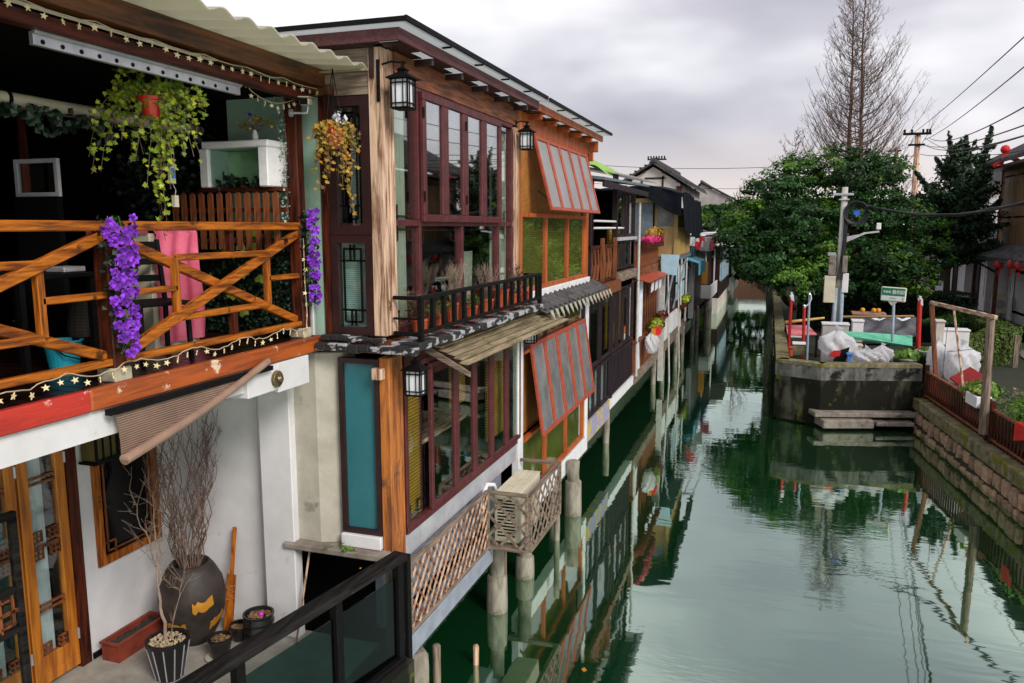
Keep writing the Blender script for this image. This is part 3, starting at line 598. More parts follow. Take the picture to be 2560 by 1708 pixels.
# canopy: beam, sheet, rail track
BXx = -3.92
part(th, 'canopy_beam', G().box(BXx-.13, -1, 6.245, BXx, 6.62, 6.40).box(BXx-.15, 6.35, 6.17, BXx+.1, 6.43, 6.242), M['beam'], bev=.006)
part(th, 'lower_beam', G().box(BXx-.16, -1, 6.11, BXx-.06, 6.34, 6.19), M['dark'+'y'], bev=.004)
g = G()
def corr(s, t): 
    x = -3.46 - 2.6*s; yy = -1 + 7.55*t; return (x, yy, 6.385 + .09*s*2.6 + .022*sin(2*pi*yy/.26)*(1 if abs(sin(2*pi*yy/.26)) < .8 else 1))
g.grid(corr, 2, 460); i = len(g.v); g.v += [(x, y, z+.006) for x, y, z in g.v]; g.f += [tuple(q+i for q in f)[::-1] for f in g.f]
part(th, 'corrugated_sheet', g, M['corr'], smooth=True)
part(th, 'clear_sheet', G().ext([Vector(p) for p in ((-3.47, 6.5, 6.37), (-3.47, 6.5, 6.18), (-3.50, 6.95, 6.16), (-3.47, 6.95, 6.37))], (-.01, 0, 0)).box(-3.95, 6.35, 6.355, -3.47, 6.36, 6.375), M['film'])
g = G(); a = onx(75, 20, -4.06); ty = onx(598, 190, -4.06); g.box(-4.09, a.y, 6.03, -4.055, ty.y, 6.105); g.cyl((-4.05, a.y, 6.105), (-4.05, ty.y, 6.105), .017, n=12)
tr = part(th, 'metal_track', g, M['steel'], bev=.003)
HOLE = G().cyl((0, 0, 0), (.006, 0, 0), .014, n=10).mesh('track_hole', M['black'])
yy = a.y+.06
while yy < ty.y-.03: o = piece(tr, 'track_hole', HOLE, TM((-4.057, yy, 6.055))); yy += .135
g = G().cyl((-5.2, 3.0, 5.9), (-5.2, 6.3, 5.9), .05, n=14); part(th, 'cream_pipe', g, M['cream'], smooth=True); part(th, 'pipe_strap', G().cyl((-5.2, 4.3, 5.9), (-5.2, 4.33, 5.9), .054, n=14), M['black'])
# ---- things on the terrace ----
star_list = []
def string_light(label, P, n, cab=.004, grp=None):
    P = [Vector(p) for p in P]; t = thing('string_light', label, 'string light', P[0])
    if grp: t['group'] = grp
    part(t, 'cable', G().tube(P, cab, 4), M['cable'])
    L_ = [0]
    for a, b in zip(P[:-1], P[1:]): L_.append(L_[-1] + (b-a).length)
    for k in range(n):
        d = L_[-1]*(k+.5)/n; j = max(i for i in range(len(L_)-1) if L_[i] <= d); f = (d-L_[j])/(L_[j+1]-L_[j]+1e-9)
        p = P[j].lerp(P[j+1], f); piece(t, 'star', STAR, TM(p - Vector((0, 0, R.uniform(.004, .02))), R.uniform(-.4, .4), R.uniform(-.2, .2), R.uniform(-1.2, 1.2), R.uniform(.85, 1.1)))
    return t
P = []
yy = 2.0
while yy < PB.y+.4: P.append((BXx-.03, yy, 6.235 - (.018 if len(P) % 3 else 0) - R.uniform(0, .012))); yy += .16
string_light('star string light strung along the canopy beam above the terrace', P, 40)
a = onx(600, 175, -4.1); P = [(-4.08, a.y + (PB.y - .05 - a.y)*k/8, 6.13 - .09*sin(pi*k/8) + (0 if k else .05)) for k in range(9)]
string_light('short drooping star string light between the metal track and the corner post', P, 9)
P = []; sw = 8
yy = 2.4
while yy < PB.y-.05: P.append((DX+.005, yy, 4.09 + .022*sin(yy*11) + .01*R.uniform(-1, 1))); yy += .05
P += [(DX, PB.y-.05, 4.2), (DX-.005, PB.y-.06, 4.5), (DX-.01, PB.y-.05, 4.9)]
string_light('star string light sagging along the bottom rail of the terrace', P, 46)
def garland(label, x, y, z0, z1, w, n, seed):
    r = random.Random(seed); t = thing('flower_garland', label, 'flower garland', (x, y, z1)); t['group'] = 'purple flower garlands on the terrace posts'
    g = G()
    for k in range(4): g.tube([(x+r.uniform(-.02, .02), y+r.uniform(-w, w)*.5, z1-(z1-z0)*q/8) for q in range(9)], .003, 4)
    part(t, 'stem', g, M['greenleaf'])
    for k in range(n):
        f = r.random(); ww = w*(1-.45*f)
        a = r.uniform(-1.1, 1.1); p = Vector((x + .07*cos(a), y + sin(a)*ww*1.05 + .05*f*0, z1-(z1-z0)*f))
        nd = Vector((cos(a)+.3+r.uniform(-.6, .6), sin(a)*.8-.6+r.uniform(-.6, .6), r.uniform(-1.0, .6))).normalized(); q = nd.to_track_quat('Z', 'Y').to_euler()
        piece(t, 'blossom', BLOSSOM, TM(p, q.x, q.y, q.z, r.uniform(.7, 1.15)*1.0))
    g = G()
    for k in range(330):
        f = r.random(); p = Vector((x+r.uniform(-.05, .06), y+r.uniform(-w, w)*1.0*(1-.4*f), z1-(z1-z0)*f)); add_leaf(g, p, rvec(r), r.uniform(0, 6), .04)
    part(t, 'leaf', g, M['hedgegreen'] if seed != 5 else M['greenleaf'], kind='stuff')
    return t
g1a = onx(275, 540, DX+.03); g1b = onx(335, 880, DX+.03)
garland('wide purple flower garland on the left post, spilling below the deck rail', DX+.02, g1a.y+.05, g1b.z, g1a.z, .13, 92, 4)
g2a = onx(760, 525, DX+.03); g2b = onx(775, 765, DX+.03)
garland('narrow purple flower garland on the corner post below the camera', DX+.02, g2a.y+.08, g2b.z, g2a.z, .09, 56, 9)
# hanging ivy
IVL = leaf_mesh('leaf', M['ivy'], 'ivy', .033); AUL = leaf_mesh('leaf', M['autumn'], 'ivy', .027)
def hanging(label, c, rad, strands, me, m, pot, chain_top, seed, potmat):
    r = random.Random(seed); c = Vector(c); t = thing('hanging_plant', label, 'hanging plant', c)
    part(t, 'pot', G().lathe(c - Vector((0, 0, .13)), [(0.0, 0), (.055, 0), (.085, .12), (.095, .125), (.095, .15), (.085, .15), (.08, .1), (0, .1)], 18), potmat, smooth=False)
    g = G()
    for k in range(3): a = 2*pi*k/3; g.tube([c + Vector((.09*cos(a), .09*sin(a), .02)), chain_top], .004, 4)
    part(t, 'chain', g, M['black'])
    g = G(); rest = G(); cnt = 0
    for (dy, dx, dz, n) in strands:
        p0 = c + Vector((r.uniform(-.05, .05), r.uniform(-.06, .06), .05)); LV = Vector((.68, .73, 0)); DV = Vector((.73, -.68, 0)); p1 = c + LV*dy*.8 + DV*dx*.8 + Vector((0, 0, .10*(1 if dz < 0 else 0) + (dz if dz > 0 else 0) + .02)); p2 = c + LV*dy + DV*dx + Vector((0, 0, dz))
        pts = []
        for q in range(9): s = q/8; pts.append(p0*(1-s)**2 + p1*2*s*(1-s) + p2*s*s + rvec(r)*.02)
        g.tube(pts, .0025, 3)
        for q in range(n):
            s = (q+r.random())/n; kk = min(7, int(s*8)); p = pts[kk].lerp(pts[kk+1], s*8-kk) + rvec(r)*.03
            nd = Vector((r.uniform(.2, 1), r.uniform(-1, .1), r.uniform(-.1, 1))).normalized()
            if cnt < 290:
                e = nd.to_track_quat('Z', 'Y').to_euler(); o = piece(t, 'leaf', me, TM(p, e.x, e.y, e.z, r.uniform(.6, 1.2)) @ Euler((0, 0, r.uniform(0, 6.28))).to_matrix().to_4x4())
            else: add_leaf(rest, p, nd, r.uniform(0, 6.28), r.uniform(.026, .048), 'ivy')
            cnt += 1
    part(t, 'stem', g, M['twig'])
    if rest.v: part(t, 'leaf', rest, m, kind='stuff')
    return t
hp = onx(378, 250, -4.30)
S = []
rr = random.Random(11)
for k in range(34): a = rr.uniform(0, 2*pi); d = rr.uniform(.12, .36); S.append((d*cos(a), d*.45*sin(a), rr.uniform(-.42, .12), 15))
S += [(a_*.01, rr.uniform(-.05, .1), b_*.01, 26) for a_, b_ in ((-38, -20), (-30, -38), (-22, -30), (-12, -45), (28, -10), (35, -2), (22, -40), (12, -52), (-26, 6), (18, 10), (-5, -60), (5, -95), (2, -100))]
S += [(-.40, .1, -.55, 20), (-.34, .05, -.52, 22), (-.42, .0, -.42, 20), (.02, .05, -.86, 44), (.05, .08, -.80, 40), (.0, .04, -.70, 34), (.08, .02, -.62, 30), (.10, 0, -.5, 24), (.36, .08, -.12, 18), (.38, .05, .0, 16), (.30, .04, -.25, 18), (-.2, .05, .18, 12), (-.1, .05, .2, 12), (.15, .04, .12, 12)]
hanging('large yellow green hanging ivy in a red pot under the terrace canopy', (hp.x, hp.y, hp.z), .3, S, IVL, M['ivy'], 1, Vector((hp.x, hp.y, 6.2)), 3, M['redplastic'])
hp2 = onx(836, 335, -3.72)
S = []
for k in range(60): a = rr.uniform(0, 2*pi); d = rr.uniform(.06, .25); S.append((d*cos(a)*.9, d*.6*sin(a), rr.uniform(-.42, .06), 16))
S += [(.10, .05, -.62, 26), (.14, .03, -.7, 26), (-.1, .03, -.5, 22), (-.2, .03, -.52, 16), (.05, .03, -.5, 20), (.12, .03, -.55, 20)]
ot = hanging('orange and green hanging ivy basket beside the wooden house corner', (hp2.x, hp2.y, hp2.z), .2, S, AUL, M['autumn'], 1, Vector((hp2.x, hp2.y, 6.37)), 8, M['terracotta'])
g = G()
for k in range(26): add_leaf(g, Vector(hp2) + Vector((.08, -.03, .13)) + rvec(rr)*.05, rvec(rr), 0, .045)
part(ot, 'white_flower', g, M['cloth'])
# security camera
c = onx(765, 255, DX+.1)
t = thing('security_camera', 'white bullet security camera on a bracket fixed to the corner post', 'security camera', c)
d = Vector((.35, -.92, -.12)).normalized(); c = Vector(c)
B_ = (c, Vector((-d.y, d.x, 0)).normalized()*-1, Vector((0, 0, 1)), d)
B_ = (c, d.cross(Vector((0, 0, 1))).normalized(), Vector((0, 0, 1)), d)
part(t, 'housing', G().ub(B_, -.04, .04, -.03, .035, -.1, .1), M['cream'], bev=.012)
part(t, 'sun_hood', G().ub(B_, -.047, .047, .036, .046, -.1, .125), M['cream'], bev=.004)
part(t, 'lens', G().ub(B_, -.035, .035, -.026, .03, .1, .104), M['black'])
part(t, 'bracket', G().tube([c + Vector((0, .03, -.03)), c+Vector((-.01, .03, -.09)), c + Vector((-.14, -.02, -.09))], .011, 8).cyl(c+Vector((-.15, -.02, -.09)), c+Vector((-.135, -.02, -.09)), .035, n=14), M['steel'], bev=0)
# fish tank box on picket fence
ty = 6.0
x0, x1, z0, z1 = RY(ty, 508, 674, 352, 468)
t = thing('fish_tank', 'fish tank framed in white styrofoam standing on the picket fence', 'fish tank', (x0, ty, z0))
part(t, 'styrofoam_lid', G().box(x0-.0, ty-.02, z1-.06, x1, ty+.3, z1), M['poly'], bev=.01)
part(t, 'styrofoam_side', G().box(x0-.02, ty-.03, z0, x0+.075, ty+.28, z1-.063), M['poly'], bev=.01)
part(t, 'styrofoam_side', G().box(x1-.10, ty-.03, z0, x1+.0, ty+.28, z1-.063), M['poly'], bev=.01)
part(t, 'tank_glass', G().box(x0+.08, ty, z0, x1-.11, ty+.008, z1-.07), M['clear'])
part(t, 'backdrop', G().box(x0+.08, ty+.25, z0, x1-.11, ty+.26, z1-.07), mat('pale_green_backdrop', (.75, .92, .62), (.30, .45, .25), scale=3, rough=.6, bump=0))
g = G()
for k in range(60): p = Vector((R.uniform(x0+.1, x1-.13), ty+R.uniform(.03, .2), z0 + abs(R.gauss(0, .05)))); add_leaf(g, p, rvec(), R.uniform(0, 6), .06, 'q', .7)
part(t, 'water_plant', g, M['hedgegreen'])
t = thing('flower_vase', 'small white vase of dried flowers on top of the fish tank', 'vase', (x0+.4, ty+.1, z1)); vc = Vector((x0+(x1-x0)*.68, ty+.12, z1))
part(t, 'vase_body', G().lathe(vc, [(.02, 0), (.03, .03), (.028, .06), (.016, .09), (.02, .1)], 14), M['whitepaint'], smooth=True)
g = G(); h = G(); f2 = G()
for k in range(16):
    q = vc + Vector((R.uniform(-.16, .2), R.uniform(-.05, .05), R.uniform(.12, .26))); g.tube(wiggle(vc+Vector((0, 0, .09)), q, 4, .012), .002, 3)
    for j in range(4): add_leaf(h, q + rvec()*.03, rvec(), 0, .03)
for k in range(7): add_leaf(f2, vc + Vector((R.uniform(-.08, -.02), -.02, R.uniform(.16, .26))), rvec(), 0, .04)
part(t, 'stem', g, M['twig']); part(t, 'dried_leaf', h, M['autumn'], kind='stuff'); part(t, 'purple_flower', f2, M['purpleflower'])
t = thing('picket_fence', 'dark red picket fence along the back of the terrace under the fish tank', 'fence', (x0, ty, 4.8)); PK = G().ext([Vector(p) for p in ((-.026, 0, 0), (.026, 0, 0), (.026, 0, .98), (0, 0, 1.02), (-.026, 0, .98))], (0, .018, 0)).mesh('picket', M['brownz'])
xs = x0-.3
while xs < x1+.14: piece(t, 'picket', PK, TM((xs, ty-.05, 4.80), s=(1, 1, .50))); xs += .098
part(t, 'rail', G().box(x0-.35, ty-.028, 5.13, x1+.16, ty-.005, 5.17).box(x0-.35, ty-.028, 4.86, x1+.16, ty-.005, 4.90), M['darky'])
part(t, 'tank_shelf', G().box(x0-.1, ty+.045, z0-.035, x1+.03, ty+.36, z0-.002), M['darkx'])
# hedge panel and heart leaves
x0, x1, z0, z1 = RY(6.3, 500, 722, 560, 800)
t = thing('artificial_hedge', 'dark artificial hedge screen with yellow green leaves behind the terrace railing', 'hedge', (x0, 6.3, 4))
g = G()
for k in range(5200): add_leaf(g, (R.uniform(x0-.25, x1+.05), 6.31+R.uniform(-.05, .04), R.uniform(3.99, 4.98)), (R.uniform(-.6, .6), -1, R.uniform(-.4, .8)), R.uniform(0, 6), R.uniform(.02, .045))
part(t, 'foliage', g, M['hedgegreen'], kind='stuff'); part(t, 'backing', G().box(x0-.25, 6.355, 3.985, x1+.05, 6.37, 4.98), M['dark'])
HL = leaf_mesh('heart_leaf', M['heart'], 'heart', .075)
for (px, py) in ((612, 590), (632, 592), (560, 632), (578, 645), (555, 668), (615, 690), (592, 697), (640, 672), (555, 725), (575, 745), (610, 738), (612, 788), (520, 700), (642, 620), (648, 705), (600, 625)):
    q = ony(px, py, 6.2); piece(t, 'heart_leaf', HL, TM(q, -1.7+R.uniform(-.3, .3), R.uniform(-.4, .4), R.uniform(-.6, .6) , 1.0) @ Euler((0, 0, pi+R.uniform(-.5, .5))).to_matrix().to_4x4())
# fridge with pink cover, chair, table, bucket
c = onz(425, 975, 3.985)
t = thing('cabinet', 'cream cabinet draped with a pink satin cover behind the railing', 'cabinet', (-4.75, 5.35, 3.98))
part(t, 'body', G().box(-5.3, 5.06, 3.985, -4.72, 5.58, 4.95), M['fridge'], bev=.01)
part(t, 'notice', G().box(-5.0, 5.05, 4.72, -4.85, 5.056, 4.9), mat('pale_notice', (.6, .72, .8), (.5, .6, .7), bump=0)); part(t, 'notice_band', G().box(-5.0, 5.049, 4.68, -4.85, 5.056, 4.72), M['blue'])
g = G()
def drape(s, t2):
    yv = 5.09+.50*s; zt = 4.985; 
    if t2 < .3: return (-5.30+.60*(t2/.3), yv, zt + .006*sin(s*9))
    return (-4.70 + .02*sin(s*17+t2*5) + .02*(t2-.3), yv+.015*sin(t2*9), zt - (t2-.3)/.7*.93)
g.grid(drape, 22, 24); part(t, 'pink_cover', g, M['pink'], smooth=True)
part(t, 'pink_cover_end', G().grid(lambda s, q: (-5.33+.62*s, 5.03-.01*sin(s*11), 4.985-.08*q-.05*sin(s*5)*q), 10, 2), M['pink'], smooth=True)
def chair(loc, rz, label):
    t = thing('chair', label, 'chair', (0, 0, 0)); 
    part(t, 'seat', G().box(-.21, -.2, .43, .21, .2, .46), M['black'], bev=.01)
    for sx in (-.19, .19):
        part(t, 'leg', G().bar((sx, -.18, 0), (sx*.95, -.17, .43), .03), M['black']); part(t, 'leg', G().bar((sx, .19, 0), (sx*.95, .17, .44), .03).bar((sx*.95, .17, .44), (sx*.95, .25, .92), .03), M['black'])
    for z in (.62, .75, .88): part(t, 'back_slat', G().bar((-.18, .20+(z-.5)*.12, z), (.18, .20+(z-.5)*.12, z), .02, .05), M['black'])
    t.location = loc; t.rotation_euler = (0, 0, rz); return t
chair((-4.5, 4.82, 3.982), 1.2, 'black wooden chair with slatted back close to the pink cover'); 
t = thing('table', 'dark table with a small metal tray behind the left part of the railing', 'table', (-4.95, 3.95, 3.982)); part(t, 'tabletop', G().box(-5.3, 3.7, 4.66, -4.5, 4.35, 4.69), M['black'], bev=.008)
for (a, b) in ((-5.25, 3.75), (-4.55, 3.75), (-5.25, 4.3), (-4.55, 4.3)): part(t, 'leg', G().box(a-.02, b-.02, 3.982, a+.02, b+.02, 4.66), M['black'])
single('metal_tray', 'small metal tray standing on the dark terrace table', 'tray', G().box(-4.75, 4.12, 4.692, -4.58, 4.3, 4.73), M['steel'], bev=.006)
bc = onz(162, 922, 3.985); bc = Vector((bc.x, bc.y, 3.982))
t = thing('bucket', 'turquoise plastic bucket with a handle on the terrace deck', 'bucket', bc)
part(t, 'body', G().lathe(bc, [(0, 0), (.095, 0), (.125, .2), (.135, .205), (.135, .215), (.12, .215), (.1, .03), (0, .03)], 24), M['turq'], smooth=False)
part(t, 'handle', G().tube([bc + Vector((.02, -.13, .2)), bc + Vector((.12, -.1, .12)), bc + Vector((.15, 0, .08)), bc + Vector((.12, .1, .12)), bc + Vector((.02, .13, .2))], .006, 6), M['black'])
bk = Vector((-4.85, 4.55, 4.2)); t = thing('basket', 'dark woven basket on a stool beside the turquoise bucket', 'basket', bk - Vector((0, 0, .22)))
g = G().lathe(bk, [(.12, .3), (.155, .05), (.15, 0), (.0, 0)], 18); part(t, 'weave', g, stripes('dark_wicker', (.06, .045, .035), (.012, .01, .008), 30)); part(t, 'stool', G().box(-5.0, 4.4, 4.16, -4.7, 4.7, 4.198).box(-4.99, 4.41, 3.982, -4.95, 4.45, 4.16).box(-4.75, 4.41, 3.982, -4.71, 4.45, 4.16).box(-4.75, 4.65, 3.982, -4.71, 4.69, 4.16).box(-4.99, 4.65, 3.982, -4.95, 4.69, 4.16), M['black'])
x0, x1, z0, z1 = RY(4.6, 45, 152, 398, 492)
t = thing('reflected_tank', 'dim reflection of a white framed tank, built solid in the dark terrace room', 'fish tank', (x0, 4.6, z0)); part(t, 'frame', frame_g(BY(4.6), x0, x1, z0, z1, .03, 0, .03)[0], M['greypaint']); part(t, 'tank_glass', G().box(x0+.03, 4.58, z0+.03, x1-.03, 4.585, z1-.03), M['clear']); part(t, 'stand', G().box(x0, 4.55, 3.985, x1, 4.6, z0-.002), M['dark'])  # solid tank and stand added for a reflection in the glass
g = G()
for k in range(320):
    q = R.random(); p = Vector((-5.15+R.uniform(-.05, .08), 3.2+q*2.0, 5.82+R.uniform(-.10, .05)*(1+.5*sin(q*20)))); add_leaf(g, p, (R.uniform(.2, 1), R.uniform(-1, 0), R.uniform(-.3, .5)), R.uniform(0, 6), .06, 'q', .45)
t = thing('vine', 'dark broad leaved vine trailing under the cream pipe', 'vine', (-5.15, 3.3, 5.8)); part(t, 'foliage', g, M['hedgegreen'], kind='stuff'); part(t, 'stem', G().tube(wiggle((-5.13, 3.1, 5.84), (-5.13, 5.3, 5.84), 12, .02), .006, 5), M['twig'])
# hanging dark foliage behind fish tank and white vine on post
g = G()
for k in range(900): p = Vector((-5.6+R.gauss(0, .22), 6.15+R.uniform(-.1, .1), 5.55+R.gauss(0, .24))); add_leaf(g, p, rvec(), R.uniform(0, 6), .06)
t = thing('climbing_plant', 'dark green climbing plant against the wall left of the fish tank', 'plant', (-5.6, 6.2, 4)); part(t, 'foliage', g, M['hedgegreen'], kind='stuff'); part(t, 'stem', G().tube(wiggle((-5.6, 6.3, 3.985), (-5.6, 6.2, 5.7), 8, .04), .012, 6), M['twig'])
g = G()
for k in range(260): z = R.uniform(5.05, 6.15); add_leaf(g, (DX-.14+R.uniform(-.05, .03), PB.y-.10+R.uniform(-.05, .03), z), rvec(), R.uniform(0, 6), R.uniform(.012, .03))
t = thing('white_vine', 'thin pale flowering vine wound up the terrace corner post', 'vine', (DX-.14, PB.y-.1, 5)); part(t, 'foliage', g, mat('pale_grey_flower', (.42, .44, .40), (.05, .12, .06), isl=.6, scale=30, bump=0), kind='stuff'); part(t, 'stem', G().tube(wiggle((DX-.14, PB.y-.08, 5.0), (DX-.14, PB.y-.08, 6.15), 10, .015), .004, 4), M['twig'])
q = onx(430, 430, -4.5); t = thing('power_socket', 'white hanging power socket box with blue switches beside the ivy', 'socket', q); q = Vector(q)
part(t, 'case', G().box(q.x-.02, q.y-.03, q.z-.09, q.x+.01, q.y+.03, q.z+.07), M['cream'], bev=.005); part(t, 'switch', G().box(q.x+.011, q.y-.02, q.z-.05, q.x+.014, q.y+.02, q.z+.03), M['blue']); part(t, 'cord', G().tube([q+Vector((0, 0, .07)), q+Vector((0, .01, .4)), (q.x, q.y, 6.18)], .003, 4), M['cable']); part(t, 'plug_box', G().box(q.x-.02, q.y+.0, q.z-.27, q.x+.01, q.y+.045, q.z-.18).tube([q+Vector((0, .0, -.09)), q+Vector((0, .03, -.14)), q+Vector((0, .02, -.18))], .003, 4), M['cream'])
sp = onx(498, 172, -4.9); t = thing('spotlight', 'small brass spotlight under the dark terrace ceiling', 'spotlight', sp); sp = Vector(sp); part(t, 'head', G().cyl(sp, sp+Vector((.03, -.05, -.02)), .02, .032, 14), mat('brass', (.5, .4, .12), metal=.8, rough=.3, bump=0)); part(t, 'stem', G().tube([sp, (sp.x, sp.y, 6.185)], .005, 5), M['black'])
# roller shade
A = onx(285, 985, DX+.05); Bq = onx(303, 1150, DX+.05); Cq = onx(668, 893, DX+.05)
t = thing('roller_shade', 'brown mesh roller shade hanging crooked below the terrace deck', 'shade', (DX+.05, 4.5, 3.4))
A = Vector((DX+.045, A.y, 3.835)); C1 = Vector((DX+.045, Cq.y, 3.835)); Bq = Vector((DX+.06, Bq.y, Bq.z)); C2 = Vector((DX+.06, Cq.y-.02, Cq.z-.03))
part(t, 'fabric', G().grid(lambda s, q: A.lerp(C1, s).lerp(Bq.lerp(C2, s), q) + Vector((.012*sin(s*9+q*4)*q, 0, -.03*sin(pi*s)*q)), 20, 10), M['shade'], smooth=True)
part(t, 'rolled_tube', G().tube([Bq.lerp(C2, k/8) + Vector((.012, 0, -.03*sin(pi*k/8))) for k in range(9)], .036, 12, .8), stripes('shade_roll', (.36, .22, .16), (.22, .13, .09), 22, 'Y'))
part(t, 'head_batten', G().box(DX+.024, A.y-.06, 3.80, DX+.07, C1.y+.05, 3.838), M['black'])
# courtyard things
fl = .9
def lat(label, name, cat, c, prof, m, n=24): 
    t = thing(name, label, cat, c); part(t, 'body', G().lathe(c, prof, n), m, smooth=False, bev=0); return t
jc = onz(487, 1595, fl); jc = Vector((jc.x, jc.y, fl))
t = thing('clay_jar', 'big dark clay jar with yellow patches holding dry twisted branches', 'jar', jc)
prof = [(0, 0), (.17, 0), (.235, .12), (.30, .3), (.32, .46), (.295, .62), (.23, .75), (.185, .81), (.165, .81), (.175, .73), (0, .68)]
part(t, 'body', G().lathe(jc, prof, 36), M['jar'], smooth=True)
def rj(z):
    for (a, b), (c, d) in zip(prof[:-1], prof[1:]):
        if b <= z <= d and d > b: return a + (c-a)*(z-b)/(d-b)
    return .28
def jarpatch(a0, a1, z0, z1, sk=.0):
    g = G(); rr2 = random.Random(int(a0*100)); j = [rr2.uniform(-.02, .02) for _ in range(20)]
    g.grid(lambda s, q: jc + Vector((cos(a0+(a1-a0)*s)*(rj(min(.75, max(0, z0+(z1-z0)*q+sk*s+(j[int(s*8)] if q in (0, 1) else 0))))+.005), sin(a0+(a1-a0)*s)*(rj(min(.75, max(0, z0+(z1-z0)*q+sk*s+(j[int(s*8)] if q in (0, 1) else 0))))+.005), z0+(z1-z0)*q+sk*s+(j[int(s*8)] if q in (0, 1) else 0))), 8, 4); return g
va = math.atan2(-jc.y, -jc.x)
part(t, 'glaze_patch', jarpatch(va-.02, va+.62, .40, .50, .03), M['jaryellow'], smooth=True); part(t, 'glaze_patch', jarpatch(va-.95, va-.25, .19, .31, -.02), M['jaryellow'], smooth=True); part(t, 'glaze_patch', jarpatch(va+.55, va+1.1, .17, .27, .06), M['jaryellow'], smooth=True)
g = G(); rr = random.Random(21)
def twisty(g, p, top, r0, n=14, amp=.035, depth=1):
    pts = []; ph = rr.uniform(0, 6); ph2 = rr.uniform(0, 6)
    for k in range(n+1): s = k/n; pts.append(Vector(p).lerp(Vector(top), s) + Vector((sin(s*19+ph)*amp, cos(s*17+ph2)*amp, 0))*min(1, s*4))
    g.tube(pts, r0, 4, .3)
    if depth:
        for q in range(6): k = rr.randint(4, n-1); e = pts[k] + Vector((rr.uniform(-.14, .14), rr.uniform(-.16, .16), rr.uniform(.12, .38))); twisty(g, pts[k], e, r0*.5, 7, .018, 0)
for k in range(38): a = rr.uniform(0, 6.28); twisty(g, jc + Vector((cos(a)*.08, sin(a)*.08, .68)), jc + Vector((cos(a)*.2+rr.uniform(-.05, .05), sin(a)*.40, rr.uniform(1.7, 2.62))), .0075)
part(t, 'branch', g, M['twig'])
pc = onz(425, 1690, fl); pc = Vector((pc.x+.0, pc.y, fl))
t = thing('potted_sapling', 'black ribbed pot of pale pebbles with a bare sapling before the clay jar', 'potted plant', pc)
part(t, 'pot', G().lathe(pc, [(0, 0), (.12, 0), (.185, .34), (.195, .345), (.195, .375), (.17, .375), (.165, .32), (0, .32)], 12), M['blackpot'])
for k in range(12): a = 2*pi*k/12; part(t, 'rib', G().bar(pc+Vector((cos(a)*.122, sin(a)*.122, .01)), pc+Vector((cos(a)*.188, sin(a)*.188, .34)), .008), M['steel'] if 0 else M['greypaint'])
PEB = G().lathe((0, 0, -.01), [(0, 0), (.012, .003), (.016, .01), (.010, .018), (0, .02)], 7, .7).mesh('pebble', M['pebble'])
for k in range(210): a = rr.uniform(0, 6.28); d = .158*math.sqrt(rr.random()); piece(t, 'pebble', PEB, TM(pc + Vector((cos(a)*d, sin(a)*d, .338+rr.uniform(0, .025))), rr.uniform(-.5, .5), rr.uniform(-.5, .5), rr.uniform(0, 6), rr.uniform(.6, 1.1)))
g = G(); b0 = pc + Vector((0, 0, .3)); 
def sap(pts, r0, r1): g.tube(wiggle(pts[0], pts[1], 7, .012, rr), r0, 6, r1/r0)
k1 = b0 + Vector((-.06, -.0, .50)); sap((b0, k1), .017, .012); br = [(k1, k1+Vector((-.02, .02, .9)), .010), (k1, k1+Vector((-.1, .16, .48)), .009), (k1+Vector((-.01, .01, .25)), k1+Vector((-.05, -.2, 1.05)), .007), (b0, b0+Vector((.05, .2, .62)), .005)]
for a, b, r_ in br:
    pts = wiggle(a, b, 9, .02, rr); g.tube(pts, r_, 5, .35)
    for q in range(11):
        p0 = pts[rr.randint(2, 9)]; e = p0 + Vector((rr.uniform(-.15, .1), rr.uniform(-.22, .22), rr.uniform(.05, .3))); g.tube(wiggle(p0, e, 4, .012, rr), .003, 3, .5)
        for z in range(2): g.tube([p0.lerp(e, .6), e + rvec(rr)*.08], .0018, 3)
part(t, 'branch', g, M['twigpale'])
tr0 = onz(242, 1640, fl+.16); tr1 = onz(385, 1560, fl+.16)
cx = -5.82
t = thing('trough_planter', 'long terracotta trough planter with dark soil along the white wall', 'planter', (cx, 5.55, fl)); y0, y1 = 5.40, 6.02
g = G(); g.box(cx-.10, y0, fl, cx+.10, y0+.02, fl+.17).box(cx-.10, y1-.02, fl, cx+.10, y1, fl+.17).box(cx-.10, y0+.02, fl, cx-.08, y1-.02, fl+.17).box(cx+.08, y0+.02, fl, cx+.10, y1-.02, fl+.17).box(cx-.08, y0+.02, fl, cx+.08, y1-.02, fl+.02)
for (a, b, c2, d2) in ((-.115, -.08, y0-.015, y1+.015), (.08, .115, y0-.015, y1+.015)): g.box(cx+a, c2, fl+.172, cx+b, d2, fl+.19)
g.box(cx-.079, y0-.015, fl+.172, cx+.079, y0+.02, fl+.189).box(cx-.079, y1-.02, fl+.172, cx+.079, y1+.015, fl+.189)
part(t, 'box', g, M['oxide']); part(t, 'soil', G().grid(lambda s, q: (cx-.08+.16*s, y0+.02+(y1-y0-.04)*q, fl+.13+rr.uniform(0, .03)), 6, 20), M['soil'])
